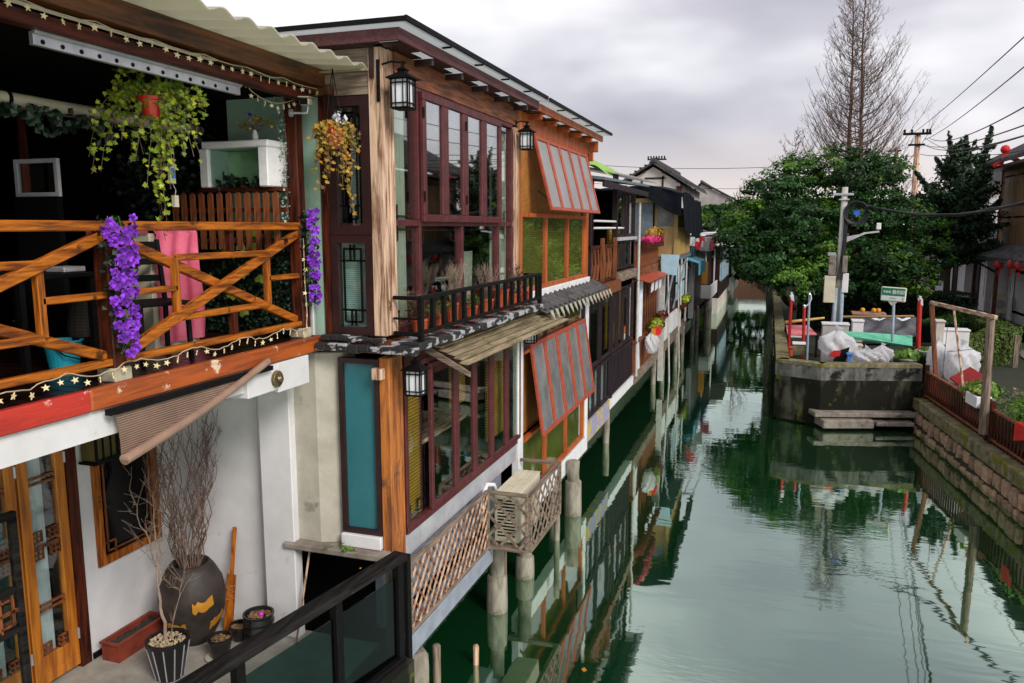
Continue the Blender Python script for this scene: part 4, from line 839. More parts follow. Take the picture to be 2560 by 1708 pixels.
def bowl(px, py, r, h, label, extra=None, rings=0):
    c = onz(px, py, fl); c = Vector((c.x, c.y, fl)); t = thing('flower_pot', label, 'flower pot', c); t['group'] = 'black pots on the courtyard floor'
    if extra == 'saucer': part(t, 'saucer', G().lathe(c, [(0, 0), (r*1.0, 0), (r*1.2, .02), (r*1.2, .028), (0, .012)], 24), M['beige'])
    P = [(0, .03), (r*.7, .03)]
    for k in range(max(1, rings)): zz = .03 + h*(k+1)/max(1, rings); P += [(r*(.88 if rings else .95), zz-.03), (r, zz-.02), (r, zz)]
    P += [(r*.88, h+.03), (r*.84, h-.02), (0, h-.02)]; part(t, 'pot', G().lathe(c, P, 26), M['blackpot'])
    g = G(); h2 = h-.01
    for k in range(50): a = rr.uniform(0, 6.28); d = r*.78*math.sqrt(rr.random()); add_leaf(g, c + Vector((cos(a)*d, sin(a)*d, h2+rr.uniform(0, .015))), (rr.uniform(-.3, .3), rr.uniform(-.3, .3), 1), rr.uniform(0, 6), .05)
    part(t, 'dry_leaf', g, mat('dry_leaf_'+str(px), (.30, .17, .08), (.14, .08, .04), isl=.5, bump=0), kind='stuff'); return t, c
bowl(552, 1645, .118, .19, 'small black glazed pot on a pale saucer between the ribbed pot and the jar', 'saucer')
bowl(603, 1600, .11, .14, 'low black pot half hidden behind the tall stack of black pots')
t, c = bowl(650, 1612, .15, .31, 'stacked black pots with a magenta ball on top of the dry leaves', None, 4)
part(t, 'magenta_ball', G().lathe(c+Vector((.03, -.0, .30)), [(0, 0), (.02, .006), (.028, .026), (.02, .046), (0, .052)], 12), M['magenta'], smooth=True)
pb = onz(572, 1575, fl); pb = Vector((-5.0, 6.30, fl)); pb = onz(570, 1580, fl)
t = thing('wooden_paddle', 'yellow wooden paddle bound with wire leaning on the white wall beside the jar', 'paddle', pb); pb = Vector(pb); top = ony(587, 1318, 6.40)
top = Vector(top); d = (top-pb); sdv = Vector((1, .1, 0)).normalized(); wv = d.cross(sdv).normalized()
B_ = (pb, sdv, d.normalized(), wv); Lp = d.length
part(t, 'blade', G().ub(B_, -.052, .052, .0, Lp*.55, -.008, .008), M['railz'], bev=.004); part(t, 'handle', G().ub(B_, -.02, .02, Lp*.551, Lp, -.012, .012).ub(B_, -.022, .022, .0, Lp*.54, .009, .03), M['railz'], bev=.004)
part(t, 'wire', G().tube([pb + sdv*(-.055+.11*(k % 2)) + d.normalized()*Lp*(.3+.03*k) + wv*-.02 for k in range(6)], .003, 4), M['cable'])
pb = onz(740, 1625, fl); top = ony(775, 1355, 6.42); pb = Vector((pb[0], 6.05, fl)); single('bamboo_stick', 'thin bamboo stick leaning in the corner beside the white column', 'stick', G().tube([ony(738, 1625, 6.2), ony(777, 1358, 6.43)], .011, 7), M['weathz'])
# black frame of folded leaf at far left
t = thing('folding_screen', 'dark grey lattice glazed folding screen at the left edge of the courtyard', 'screen', (-5, 3.8, fl))
q = onx(28, 1275, -5.1); y1 = q.y; y0 = y1-.55; B_ = BX(-5.1)
part(t, 'frame', frame_g(B_, y0, y1, fl, q.z, .05, 0, .05, splits_v=[2.12, 2.42], splits_u=[])[0], M['blackwood'], bev=.004)
part(t, 'pane', G().ub(B_, y0+.05, y1-.05, fl+.05, q.z-.05, .02, .026), M['glass'])
g = G(); lattice_corner(g, B_, y0+.05, y1-.05, 2.14, 2.40, .03, s=.1, w=.014)
for z in (1.5, 1.55): g.ub(B_, y0+.05, y1-.05, z-.01, z+.01, .03, .045)
part(t, 'lattice', g, M['brownz']); part(t, 'blind', G().ub(B_, y0+.05, y1-.15, fl+.05, 2.1, -.12, -.11), M['cloth'])
# glass guard rail of the courtyard
a = onz(1003, 1388, 1.93); b = onz(350, 1790, 1.93); a = Vector(a); b = Vector(b); d = (b-a).normalized()
t = thing('guard_rail', 'black timber guard rail with green glass panels in the foreground', 'railing', (a.x, a.y, fl))
part(t, 'handrail', G().bar(a, b, .15, .07), M['blackwood'], bev=.008)
L_ = (b-a).length; dz = Vector((0, 0, 1)); sdv = d.cross(dz).normalized()
posts = [.06, .93, 1.0*2.0, 3.0]; B_ = (Vector((a.x, a.y, 0)), d, dz, sdv)
for s_ in posts:
    if s_ < L_: part(t, 'post', G().ub(B_, s_-.04, s_+.04, .62, 1.893, -.04, .04), M['black'], bev=.005)
for s0, s1 in zip(posts[:-1], posts[1:]):
    part(t, 'glass_panel', G().ub(B_, s0+.05, s1-.05, .95, 1.74, -.005, .005), M['railglass'])
part(t, 'bottom_rail', G().ub(B_, .02, L_, .84, .93, -.05, .05), M['black'], bev=.005)
part(t, 'corner_panel', G().box(a.x-.02, a.y+.08, .7, a.x+.02, a.y+.16, 1.88), M['black'])
g = G(); rk = Vector((a.x+.05, a.y-.2, .5))
part(th, 'courtyard_kerb', densewall([Vector((-3.60, 6.4, 0)), Vector((-3.9, 2.5, 0))], -.3, .89, .5, .03), M['mosswall'])
# ================= PURPLE FRAMED TIMBER HOUSE =================
h1 = thing('timber_house', 'weathered timber canal house with purple folding windows and teal corner pane', 'house', (-4, 8, .8))
YE = 6.44                                                     # end wall plane
BE = BY(YE); BF = BX(FX)
Y1 = 10.25
# corner posts
part(h1, 'corner_post', G().box(FX-.13, YE-.01, 4.0, FX+.0, YE+.10, 6.565), M['weathz'], bev=.006)
part(h1, 'corner_post', G().box(FX-.10, YE+.105, 4.0, FX+.015, YE+.20, 6.565), M['weathz'], label='paler split half of the corner post', bev=.006)
part(h1, 'lower_post', G().box(FX-.09, YE-.02, 1.75, FX+.02, YE+.26, 3.80), M['amberz'], label='amber lower corner post, greyed near its foot', bev=.008)
part(h1, 'beam_end', G().box(FX-.13, YE-.10, 3.60, FX-.02, YE-.022, 3.71), M['weathz'], bev=.01)
part(h1, 'header_board', G().box(-4.3, YE+.0, 6.17, FX-.132, YE+.05, 6.36), M['greyx']); part(h1, 'header_board', G().box(-4.3, YE+.005, 6.365, FX-.132, YE+.055, 6.565), M['greyx'])
part(h1, 'header_board', G().box(FX-.02, YE+.201, 6.332, FX+.03, Y1, 6.565), M['browny'], label='brown header above the folding windows')
# end wall upper windows
X0, X1 = -4.02, FX-.135
part(h1, 'wall', G().box(-7.5, YE+.14, 4.0, X0, YE+.2, 6.56), M['greengrey'])
a = ony(826, 560, YE); xm = a[0]
window(h1, BE, xm, X1, 4.93, 6.16, M['darkframe'], M['glass'], fw=.085, d=.08, n=-.07)
w = window(h1, BE, xm, X1, 4.0, 4.925, M['darkframe'], M['clear'], fw=.07, d=.08, n=-.07)
g = G(); lattice_corner(g, BE, xm+.085, X1-.085, 4.085, 4.84, -.02, s=.11, w=.018); part(w, 'lattice', g, M['black'])
part(w, 'blind', G().ub(BE, xm+.06, X1-.06, 4.06, 4.86, -.085, -.075), M['venet'])
g = G(); lattice_corner(g, BE, xm+.1, X1-.1, 5.03, 6.06, -.02, s=.12, w=.016); part(h1, 'lattice', g, M['black'])
part(h1, 'curtain', G().ub(BE, xm+.15, X1-.2, 5.0, 6.0, -.16, -.15), M['venet'])
part(h1, 'paper_note', G().ub(BE, xm+.32, xm+.38, 5.78, 5.86, -.02, -.017), M['signwhite'])
part(h1, 'dark_post', G().box(xm-.09, YE+.0, 4.0, xm-.003, YE+.1, 6.2), M['darkz'])
part(h1, 'drain_pipe', G().cyl((xm-.16, YE-.1, 4.0), (xm-.16, YE-.1, 4.28), .03, n=12).cyl((xm-.16, YE-.1, 4.28), (xm-.16, YE-.1, 4.33), .04, n=12), M['steel'], smooth=False)
# end wall lower
pil = [(-4.36, YE+.02), (-4.36, YE-.12), (-4.06, YE-.12), (-3.98, YE-.02)]
part(h1, 'pilaster', G().ext([Vector((x, y, 1.92)) for x, y in ((-4.45, YE+.3), (-4.42, YE-.03), (-4.10, YE-.05), (-3.86, YE+.05), (-3.86, YE+.3))], (0, 0, 1.9)), M['beige'], bev=.01)
tx0 = -3.87
window(h1, BE, tx0, FX-.093, 2.06, 3.78, M['darkframe'], M['tealglass'], fw=.05, d=.07, n=-.05, label='tall teal frosted window')
part(h1, 'sill', G().box(tx0+.0, YE-.06, 1.93, FX-.093, YE+.05, 2.055), M['whitepaint'], bev=.006)
part(h1, 'mossy_ledge', G().box(-4.47, YE-.16, 1.86, FX-.0, YE+.2, 1.925), M['stonegrey'], bev=.012)
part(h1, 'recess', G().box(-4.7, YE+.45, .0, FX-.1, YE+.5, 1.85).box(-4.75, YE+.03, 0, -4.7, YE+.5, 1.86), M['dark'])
part(h1, 'foot_post', G().box(FX-.07, YE-.03, .55, FX+.02, YE+.05, 1.855), M['greyz'], bev=.005)
part(h1, 'foot_post', G().box(FX-.0, YE+.055, .72, FX+.06, YE+.11, 1.87), M['greyz'], bev=.004)
# flaking ledge at floor level
def rag(x0, x1, y0, y1, z0, z1, nx, ny):
    g = G(); rr2 = random.Random(5)
    H = lambda: rr2.uniform(-.012, .012)
    for i in range(ny):
        for j in range(nx):
            a, b = x0+(x1-x0)*j/nx, x0+(x1-x0)*(j+1)/nx; c, d = y0+(y1-y0)*i/ny, y0+(y1-y0)*(i+1)/ny
            g.box(a, c, z0+H(), b-.002, d-.002, z1+H())
    return g
g = rag(-4.02, FX+.34, YE-.17, YE-.02, 3.86, 3.93, 9, 1); part(h1, 'flaking_ledge', g, M['ledge'], bev=.01)
g = rag(FX+.03, FX+.33, YE-.0, Y1+.25, 3.87, 3.945, 1, 15); part(h1, 'flaking_ledge', g, M['ledge'], bev=.01)
part(h1, 'upper_ledge_course', rag(-4.0, FX+.0, YE-.10, YE-.012, 3.945, 3.995, 7, 1), M['ledge'], bev=.008)
part(h1, 'floor', G().box(-7.5, YE+.08, 3.82, FX+.02, Y1, 3.955), M['browny'])
part(h1, 'floor', G().box(-7.5, YE+.08, 1.78, FX-.02, Y1, 1.9), M['dark'])
part(h1, 'room_wall', G().box(-6.2, YE+.5, 1.9, -6.1, Y1, 6.4).box(-6.2, Y1-.06, 1.9, FX-.03, Y1-.02, 6.4), M['dark'])
part(h1, 'ceiling', G().box(-7.5, YE+.06, 6.585, FX-.05, Y1, 6.60), M['browny'])
# upper folding windows
zt = 6.30; zm = 5.05; zb = 4.02
ys_ = [onx(p, 560, FX).y for p in (987, 1047, 1103, 1153, 1200, 1243, 1278)]
fr = G()
y0, y1 = ys_[0], ys_[-1]
fr.ub(BF, y0, y1, zt-.02, zt+.03, -.06, .02).ub(BF, y0, y1, zm-.04, zm+.02, -.06, .02).ub(BF, y0, y1, zb-.02, zb+.05, -.06, .02)
for y in (ys_[1], ys_[5], ys_[6]): fr.ub(BF, y-.03, y+.03, zb+.051, zm-.041, -.055, .018).ub(BF, y-.03, y+.03, zm+.021, zt-.021, -.055, .018)
fr.ub(BF, ys_[3]-.03, ys_[3]+.03, zb+.051, zm-.041, -.055, .018)
part(h1, 'window_frame', fr, M['purple'], bev=.004)
def pane_lat(T, y0, y1, z0, z1, top=False, bot=True, s=.13, w=.014, n=-.035):
    g = G(); lattice_corner(g, BF, y0, y1, z0, z1, n, s=min(s, (y1-y0)*.33), w=w, top=top, bot=bot); part(T, 'lattice', g, M['plum'])
for (a, b) in ((ys_[0], ys_[1]-.03), (ys_[5]+.03, ys_[6]-.03)):
    for (c, d, tp) in ((zm+.02, zt-.02, False), (zb+.05, zm-.04, True)):
        w = part(h1, 'fixed_window', G().ub(BF, a, b, c, d, -.03, -.024), M['glass']); pane_lat(w, a, b, c, d, top=True, bot=True, s=.10, n=-.05)
for (a, b) in ((ys_[1]+.03, ys_[3]-.03), (ys_[3]+.03, ys_[5]-.03)):
    w = part(h1, 'fixed_window', G().ub(BF, a, b, zb+.05, zm-.04, -.03, -.024), M['glass']); pane_lat(w, a, b, zb+.05, zm-.04, top=True, bot=False, s=.12, n=-.05)
for k in range(4):
    a, b = ys_[1+k]+.004, ys_[2+k]-.004
    w = window(h1, BX(FX+.02), a, b, zm+.0, zt+.0, M['purple'], M['sashglass'], fw=.075, d=.045, n=.001, name='folding_sash', bev=.006)
    g = G(); lattice_corner(g, BX(FX+.022), a+.085, b-.085, zm+.08, zt-.09, -.01, s=.085, w=.014, top=False); part(w, 'lattice', g, M['plum'])
    for z in ((zm+.2, zt-.25) if k in (0, 2) else ()): part(w, 'hinge', G().cyl((FX+.07, a+.0, z), (FX+.07, a+.0, z+.1), .012, n=8), M['black'])
def curtain(T, x, y0, y1, z0, z1, m='curtain', f=30, taper=0, amp=.025):
    g = G(); g.grid(lambda s, q: (x+amp*sin(s*f+q*.5), y0+(y1-y0)*s*(1-taper*(1-q) if taper else 1), z0+(z1-z0)*q), 40, 8); return part(T, 'curtain', g, M[m], smooth=True)
curtain(h1, FX-.07, ys_[0]+.08, ys_[0]+.36, 4.05, zt-.02, amp=.018); curtain(h1, FX-.09, ys_[5]-.05, ys_[6]-.03, 4.05, zt, f=20)
curtain(h1, FX-.3, ys_[4]+.1, ys_[5]-.1, 4.05, 4.7, m='curtain', f=12)
# roof
xo = FX+.25; ry0 = 6.30; z6 = 6.57
part(h1, 'fascia', G().box(xo-.035, ry0+.035, 6.575, xo, 10.5, 6.68), M['purpleroof'], bev=.003)
part(h1, 'fascia', G().box(-5.5, ry0, 6.575, xo, ry0+.032, 6.68), M['purpleroof'], bev=.003)
part(h1, 'roof_sheet', G().box(-7.5, ry0-.08, 6.70, xo+.10, 10.55, 6.72), M['roofsheet'])
part(h1, 'roof_edge', G().box(xo+.10, ry0-.10, 6.70, xo+.12, 10.55, 6.745).box(-7.5, ry0-.10, 6.70, xo+.099, ry0-.081, 6.74), M['black'])
yy = ry0+.9
for k in range(4): part(h1, 'roof_lap', G().box(xo+.005, yy, 6.685, xo+.099, yy+.02, 6.74), M['black']); yy += .86
yy = ry0+.75
for k in range(5):
    part(h1, 'rafter', G().box(FX+.03, yy, 6.51, xo-.037, yy+.05, 6.568), M['darkframe']); yy += .75
g = G().box(-5.5, ry0+.04, 6.57, FX+.03, YE+.0, 6.58); yy = ry0+.06
for k in range(6):
    g.box(FX-.04, yy, 6.57, xo-.14, yy+.69, 6.58); g.box(xo-.14, yy, 6.57, xo-.037, yy+.42, 6.58); yy += .75
part(h1, 'soffit_board', g, M['darkframe'])
part(h1, 'post_bracket', G().box(FX-.105, YE-.03, 6.3, FX-.065, YE-.013, 6.56), M['darkframe'])
# lower folding windows
zb2, zt2 = 2.02, 3.62
yl = [onx(p, 1150 if p > 1150 else 1230, FX).y for p in (1018, 1070, 1134, 1180, 1222, 1260, 1293)]
fr = G(); fr.ub(BF, yl[0]-.05, yl[-1]+.03, zb2-.05, zb2+.02, -.06, .03).ub(BF, yl[0]-.05, yl[-1]+.03, zt2, zt2+.06, -.06, .03).ub(BF, yl[0]-.06, yl[0]-.0, zb2+.021, zt2-.001, -.055, .028).ub(BF, yl[-1]-.02, yl[-1]+.03, zb2+.021, zt2-.001, -.055, .028)
part(h1, 'window_frame', fr, M['purple'], bev=.004)
w = part(h1, 'fixed_window', G().ub(BF, yl[0], yl[1]-.01, zb2+.02, zt2, -.03, -.024), M['glass'])
g = G(); lattice_corner(g, BF, yl[0], yl[1]-.02, zb2+.03, zt2-.03, -.05, s=.11, w=.014); part(w, 'lattice', g, M['plum'])
for k in range(5):
    w = window(h1, BX(FX+.01), yl[1+k]+.004, yl[2+k]-.004, zb2+.022, zt2-.002, M['purple'], M['glass'], fw=.06, d=.045, n=0, name='folding_sash', bev=.005)
part(h1, 'bamboo_blind', G().box(FX-.075, yl[0], zb2, FX-.068, yl[1]-.02, zt2), M['bamboo']); part(h1, 'bamboo_blind', G().box(FX-.09, yl[4]+.2, zb2+.2, FX-.12, yl[6], zt2), M['bamboo'])
part(h1, 'bamboo_blind', G().box(FX-.09, yl[2]+.1, 2.95, FX-.08, yl[3], zt2), M['bamboo'])
t = thing('table', 'pale wooden table seen through the lower folding windows', 'table', (-4, 8.5, 1.9)); part(t, 'tabletop', G().box(-4.6, 7.9, 2.52, -3.75, 9.4, 2.56), M['weathy']); 
for (a, b) in ((-4.5, 8.0), (-3.85, 8.0), (-4.5, 9.3), (-3.85, 9.3)): part(t, 'leg', G().box(a-.03, b-.03, 1.905, a+.03, b+.03, 2.52), M['weathz'])
for (a, b, lb) in ((8.2, .1, 'left'), (9.15, .2, 'right')): chair((-4.95, a, 1.905), pi/2, 'black chair behind the pale table inside the timber house, %s of the two' % ('nearer' if lb == 'left' else 'farther'))
part(h1, 'apron', G().box(FX-.06, YE+.262, 1.74, FX+.015, Y1-.0, zb2-.052), M['greypaint'], bev=.004)
part(h1, 'lower_wall', G().box(FX-.3, YE+.2, .98, FX-.22, Y1, 1.77), M['bluegrey'])
part(h1, 'end_post', G().box(FX-.05, yl[-1]+.035, 1.7, FX+.03, yl[-1]+.14, 3.8), M['weathz'], bev=.006)
part(h1, 'end_post', G().box(FX-.03, ys_[6]+.035, 4.0, FX+.04, ys_[6]+.19, 6.3), M['weathz'], bev=.006)
part(h1, 'cable', G().tube([(FX+.05, ys_[6]+.05, 6.15-k*.2+.0) if k else (FX+.06, ys_[6]+.0, 6.22) for k in range(11)], .008, 5), M['cable'])
part(h1, 'header_board', G().box(FX-.05, yl[0]-.05, 3.682, FX+.02, yl[-1]+.14, 3.815), M['darky'])
# lattice fence under the lower windows: top z 1.72, bottom z 1.0
lx = FX+.08
def lattice_fence(T, B, u0, u1, v0, v1, mL, mR, mF, st=.118, w=.022, n=0):
    for sgn, mm, nn in ((1, mL, n+.014), (-1, mR, n)):
        c = u0 - (v1-v0)
        while c < u1 + (v1-v0):
            # line u = c + sgn*(v-v0) (or mirrored)
            if sgn > 0: pts = [(max(u0, c), v0 + max(0, u0-c)), (min(u1, c+(v1-v0)), v0+min(v1-v0, u1-c))]
            else: pts = [(min(u1, c), v0 + max(0, c-u1)), (max(u0, c-(v1-v0)), v0+min(v1-v0, c-u0))]
            (ua, va_), (ub_, vb) = pts
            if abs(ub_-ua) > .03 and vb > va_:
                P0 = B[0]+B[1]*ua+B[2]*va_+B[3]*(nn+.006); P1 = B[0]+B[1]*ub_+B[2]*vb+B[3]*(nn+.006)
                part(T, 'slat', G().bar(P0, P1, .012, w, up=B[3].cross((P1-P0).normalized())), mm)
            c += st
    for (a, b, c2, d2) in ((u0-.03, u1+.03, v1, v1+.04), (u0-.03, u1+.03, v0-.04, v0), (u0-.035, u0, v0, v1), (u1, u1+.035, v0, v1)): part(T, 'rail', G().ub(B, a, b, c2, d2, n-.02, n+.035), mF, bev=.003)
ya = YE+.16; yb = onx(1219, 1290, lx).y-.05
lf = thing('lattice_screen', 'weathered diagonal lattice screen below the lower windows of the timber house', 'lattice', (lx, 7.5, 1))
lattice_fence(lf, BX(lx), ya+.04, yb, 1.03, 1.71, M['weathz'], M['brownz'], M['greyy'], st=.17, w=.024)
bxo = FX+.62; yc = onx(1219, 1290, lx).y; yd = yc + 1.42
lb = thing('lattice_enclosure', 'greyed lattice enclosure built out round the air conditioner', 'enclosure', (FX+.3, yc+.6, 1))
lattice_fence(lb, BY(yc), FX+.10, bxo-.04, 1.02, 1.70, M['greyz'], M['greyz'], M['greyx'], st=.27, w=.035)
lattice_fence(lb, BX(bxo), yc+.05, yd, 1.02, 1.70, M['greyz'], M['greyz'], M['greyy'], st=.22, w=.03)
part(lb, 'rail', G().box(FX+.03, yd, 1.70, bxo, yd+.04, 1.74), M['greyx']); part(lb, 'end_brace', G().bar((FX+.05, yd+.02, 1.2), (bxo-.03, yd+.02, 1.7), .03), M['greyx'])
for yy in (yc+.1, yd-.1): part(lb, 'bearer', G().box(FX-.1, yy, .95, bxo, yy+.06, 1.0), M['greyx'])
ac = thing('air_conditioner', 'cream outdoor air conditioner inside the lattice enclosure', 'air conditioner', (FX+.38, yc+.6, 1.0))
ax0, ax1, ay0, ay1 = FX+.13, FX+.46, yc+.10, yc+1.05
part(ac, 'case', G().box(ax0, ay0, 1.04, ax1, ay1, 1.69), M['cream'], bev=.012)
for k in range(4): part(ac, 'top_panel', G().box(ax0+.02+.08*k, ay0-.01, 1.692, ax0+.092+.08*k, ay1+.01, 1.702), M['cream'], bev=.003)
g = G()
for k in range(12): g.box(ax0+.05, ay0-.006, 1.12+.042*k, ax0+.28, ay0+.003, 1.138+.042*k)
part(ac, 'vent_slots', g, M['black'])
part(ac, 'pipe', G().tube([(ax0-.03, ay0+.25, 1.5), (ax0-.07, ay0+.18, 1.72), (ax0-.09, ay0-.02, 1.78), (ax0-.1, ay0-.14, 1.68), (ax0-.1, ay0-.16, 1.35)], .03, 10), M['whitepaint'], smooth=True)
# grey blue beam and piles
part(h1, 'base_beam', G().box(FX-.12, YE+.10, .74, FX+.10, yc+.15, .955), M['bluegrey'], bev=.01)
part(h1, 'beam_cap', G().box(FX-.1, YE+.03, .72, FX+.09, YE+.098, .92), M['mosstop'])
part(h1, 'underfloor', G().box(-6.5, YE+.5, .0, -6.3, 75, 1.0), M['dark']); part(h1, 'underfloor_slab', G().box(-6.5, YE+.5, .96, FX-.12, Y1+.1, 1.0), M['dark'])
def pile(px, py, r, ztop, label, mat_='pile', X=None, sleeve=False, z0=-.4, sq=False):
    c = onz(px, py, 0) if X is None else Vector((X, py, 0)); g = G(); rr2 = random.Random(int(px)); 
    pr = [(0, z0), (r*1.0, z0)]; nz = 7
    for k in range(nz+1): pr.append((r*rr2.uniform(.93, 1.05), z0+.01+(ztop-z0-.03)*k/nz))
    pr += [(r*.7, ztop-.005), (0, ztop)]
    t = thing('wooden_pile' if mat_ != 'pile' else 'concrete_pile', label, 'pile', (c.x, c.y, 0)); part(t, 'shaft', G().lathe((c.x, c.y, 0), pr, 4 if sq else 12, 1), M[mat_], smooth=not sq)
    if sleeve: part(t, 'sleeve', G().lathe((c.x, c.y, 0), [(0, z0), (r*1.35, z0), (r*1.4, .1), (r*1.32, sleeve), (r*1.1, sleeve+.02), (0, sleeve+.02)], 16), M['pile'], smooth=True)
    t['group'] = 'piles under the canal houses'
    return t
pile(1243, 1525, .10, .95, 'thick sleeved concrete pile under the lattice enclosure corner', sleeve=.48)
pile(1312, 1440, .10, 1.0, 'second concrete pile in the water below the air conditioner', sleeve=.30)
pile(1045, 1790, .13, .73, 'thick square concrete pile under the near end of the blue grey beam', sq=True)
pile(1093, 1745, .045, .62, 'slim rotted wooden pile beside the square concrete pile', 'greyz')
pile(1190, 1660, .035, .24, 'short broken pile stub standing alone in the dark water', 'weathz')
pile(1262, 1475, .03, .9, 'thin wooden pile close behind the thick sleeved pile', 'greyz')
pile(1392, 1350, .05, 1.0, 'slim pile behind the far end of the lattice enclosure')
pile(1432, 1285, .11, .98, 'stout pale pile just past the lattice enclosure', sleeve=.6)
# balcony rail with flower pots
bx_ = FX+.29; yr0 = YE+.08; yr1 = Y1+.2
br = thing('balcony_railing', 'black low balcony railing holding flower pots in front of the purple windows', 'railing', (bx_, 8, 3.95))
part(br, 'top_rail', G().box(bx_-.02, yr0, 4.335, bx_+.025, yr1, 4.375).box(FX+.02, yr0, 4.335, bx_-.022, yr0+.04, 4.37).box(FX+.06, yr1-.04, 4.335, bx_-.022, yr1, 4.37), M['black'], bev=.004)
part(br, 'bottom_rail', G().box(bx_-.018, yr0+.06, 4.015, bx_+.02, yr1-.05, 4.05).box(FX+.02, yr0, 4.0, bx_-.022, yr0+.04, 4.04), M['black'], bev=.004)
BAL = G().box(-.017, -.03, 0, .017, .03, .284).mesh('baluster', M['black'])
k = 0; yy = yr0+.30
while yy < yr1-.1: piece(br, 'baluster', BAL, TM((bx_, yy, 4.05))); yy += (yr1-yr0-.2)/14.0
part(br, 'post', G().box(bx_-.025, yr0-.0, 3.90, bx_+.028, yr0+.05, 4.334), M['black'], bev=.004); part(br, 'post', G().box(bx_-.025, yr1-.05, 3.95, bx_+.028, yr1, 4.334), M['black'], bev=.004)
part(br, 'mid_rail', G().box(FX+.02, yr0+.005, 4.15, bx_-.026, yr0+.03, 4.17), M['black'])
cols = [('round red pot with a dense reddish dry bush, nearest the corner post', .2), ('green leaved pot, second from the corner post', .62), ('tall terracotta pot with a pale twiggy bush, third along the railing', 1.05), ('terracotta trough pot with green tuft, fourth along the railing', 1.55), ('terracotta pot with a spreading dead shrub, fifth along the railing', 2.05), ('large bright terracotta pot, sixth along the railing', 2.6), ('small terracotta pot with brown twigs, seventh along the railing', 3.1), ('farthest terracotta pot with a thin stem by the orange post', 3.5)]
rr = random.Random(31)
for i, (lbl, dy) in enumerate(cols):
    c = Vector((FX+.15, yr0+.12+dy, 3.965)); hh = (.17, .16, .25, .17, .2, .27, .18, .17)[i]; r_ = (.09, .08, .10, .10, .09, .11, .09, .08)[i]
    t = thing('flower_pot', lbl, 'flower pot', c, 'flower pots on the black balcony')
    part(t, 'pot', G().lathe(c, [(0, 0), (r_*.75, 0), (r_, hh-.03), (r_*1.1, hh-.025), (r_*1.1, hh), (r_*.9, hh), (r_*.88, hh-.03), (0, hh-.03)], 18), M['terracotta'])
    part(t, 'soil', G().cyl(c+Vector((0, 0, hh-.03)), c+Vector((0, 0, hh-.02)), r_*.87, n=14), M['soil'])
    g = G(); n_ = (30, 5, 40, 4, 34, 10, 22, 5)[i]; ht = (.26, .1, .44, .1, .4, .2, .38, .3)[i]
    for q in range(n_):
        e = c + Vector((rr.uniform(-.12, .12), rr.uniform(-.2, .2)*(1 if i else .7), hh + ht*rr.uniform(.5, 1))); P = wiggle(c+Vector((rr.uniform(-.03, .03), rr.uniform(-.03, .03), hh-.03)), e, 4, .018, rr); g.tube(P, .0032, 3, .5)
        for z in range(3): g.tube([P[3], e + rvec(rr)*.06], .0015, 3)
    part(t, 'twig', g, M['twigpale'] if i in (2, 4) else M['twig'])
    h_ = G()
    if i in (0, 1, 3, 6):
        for q in range(70): add_leaf(h_, c + Vector((rr.uniform(-.1, .1), rr.uniform(-.16, .16), hh+rr.uniform(0, ht*1.0))), rvec(rr), 0, .035)
        part(t, 'leaf', h_, M['greenleaf'] if i in (1, 3) else mat('rusty_leaf_%d' % i, (.14, .055, .045), (.06, .03, .02), isl=.4, bump=0), kind='stuff')
# plank awning
a0, a1 = 7.25, 11.35; xi, xe = FX+.02, FX+.46; zi, ze = 3.84, 3.60
pa = thing('plank_awning', 'mossy grey plank awning sloping below the black balcony', 'awning', (xi, 9, 3.7))
npk = 6; sl_ = Vector((xe-xi, 0, ze-zi)); nr = Vector((-(ze-zi), 0, xe-xi)).normalized()
for k in range(npk):
    p = Vector((xi, 0, zi)) + sl_*(k/npk) - nr*.001*k; q = Vector((xi, 0, zi)) + sl_*((k+1.10)/npk) + nr*.030
    ja, jb = rr.uniform(-.03, .03), rr.uniform(-.04, .04)
    part(pa, 'plank', G().ext([p+Vector((0, a0+ja, 0)), q+Vector((0, a0+ja+.0, 0)), q+Vector((0, a1+jb-.05*k*0, 0)), p+Vector((0, a1+jb, 0))], nr*.018), M['plank'])
part(pa, 'end_board', G().ext([Vector((xi, a0-.04, zi-.02)), Vector((xe+.05, a0-.04, ze-.045)), Vector((xe+.05, a0-.04, ze-.09)), Vector((xi, a0-.04, zi-.10))], (0, .03, 0)), M['greyx'])
part(pa, 'bearer', G().box(xi, a0+.1, 3.5, xi+.04, a1-.1, 3.56), M['darky'])
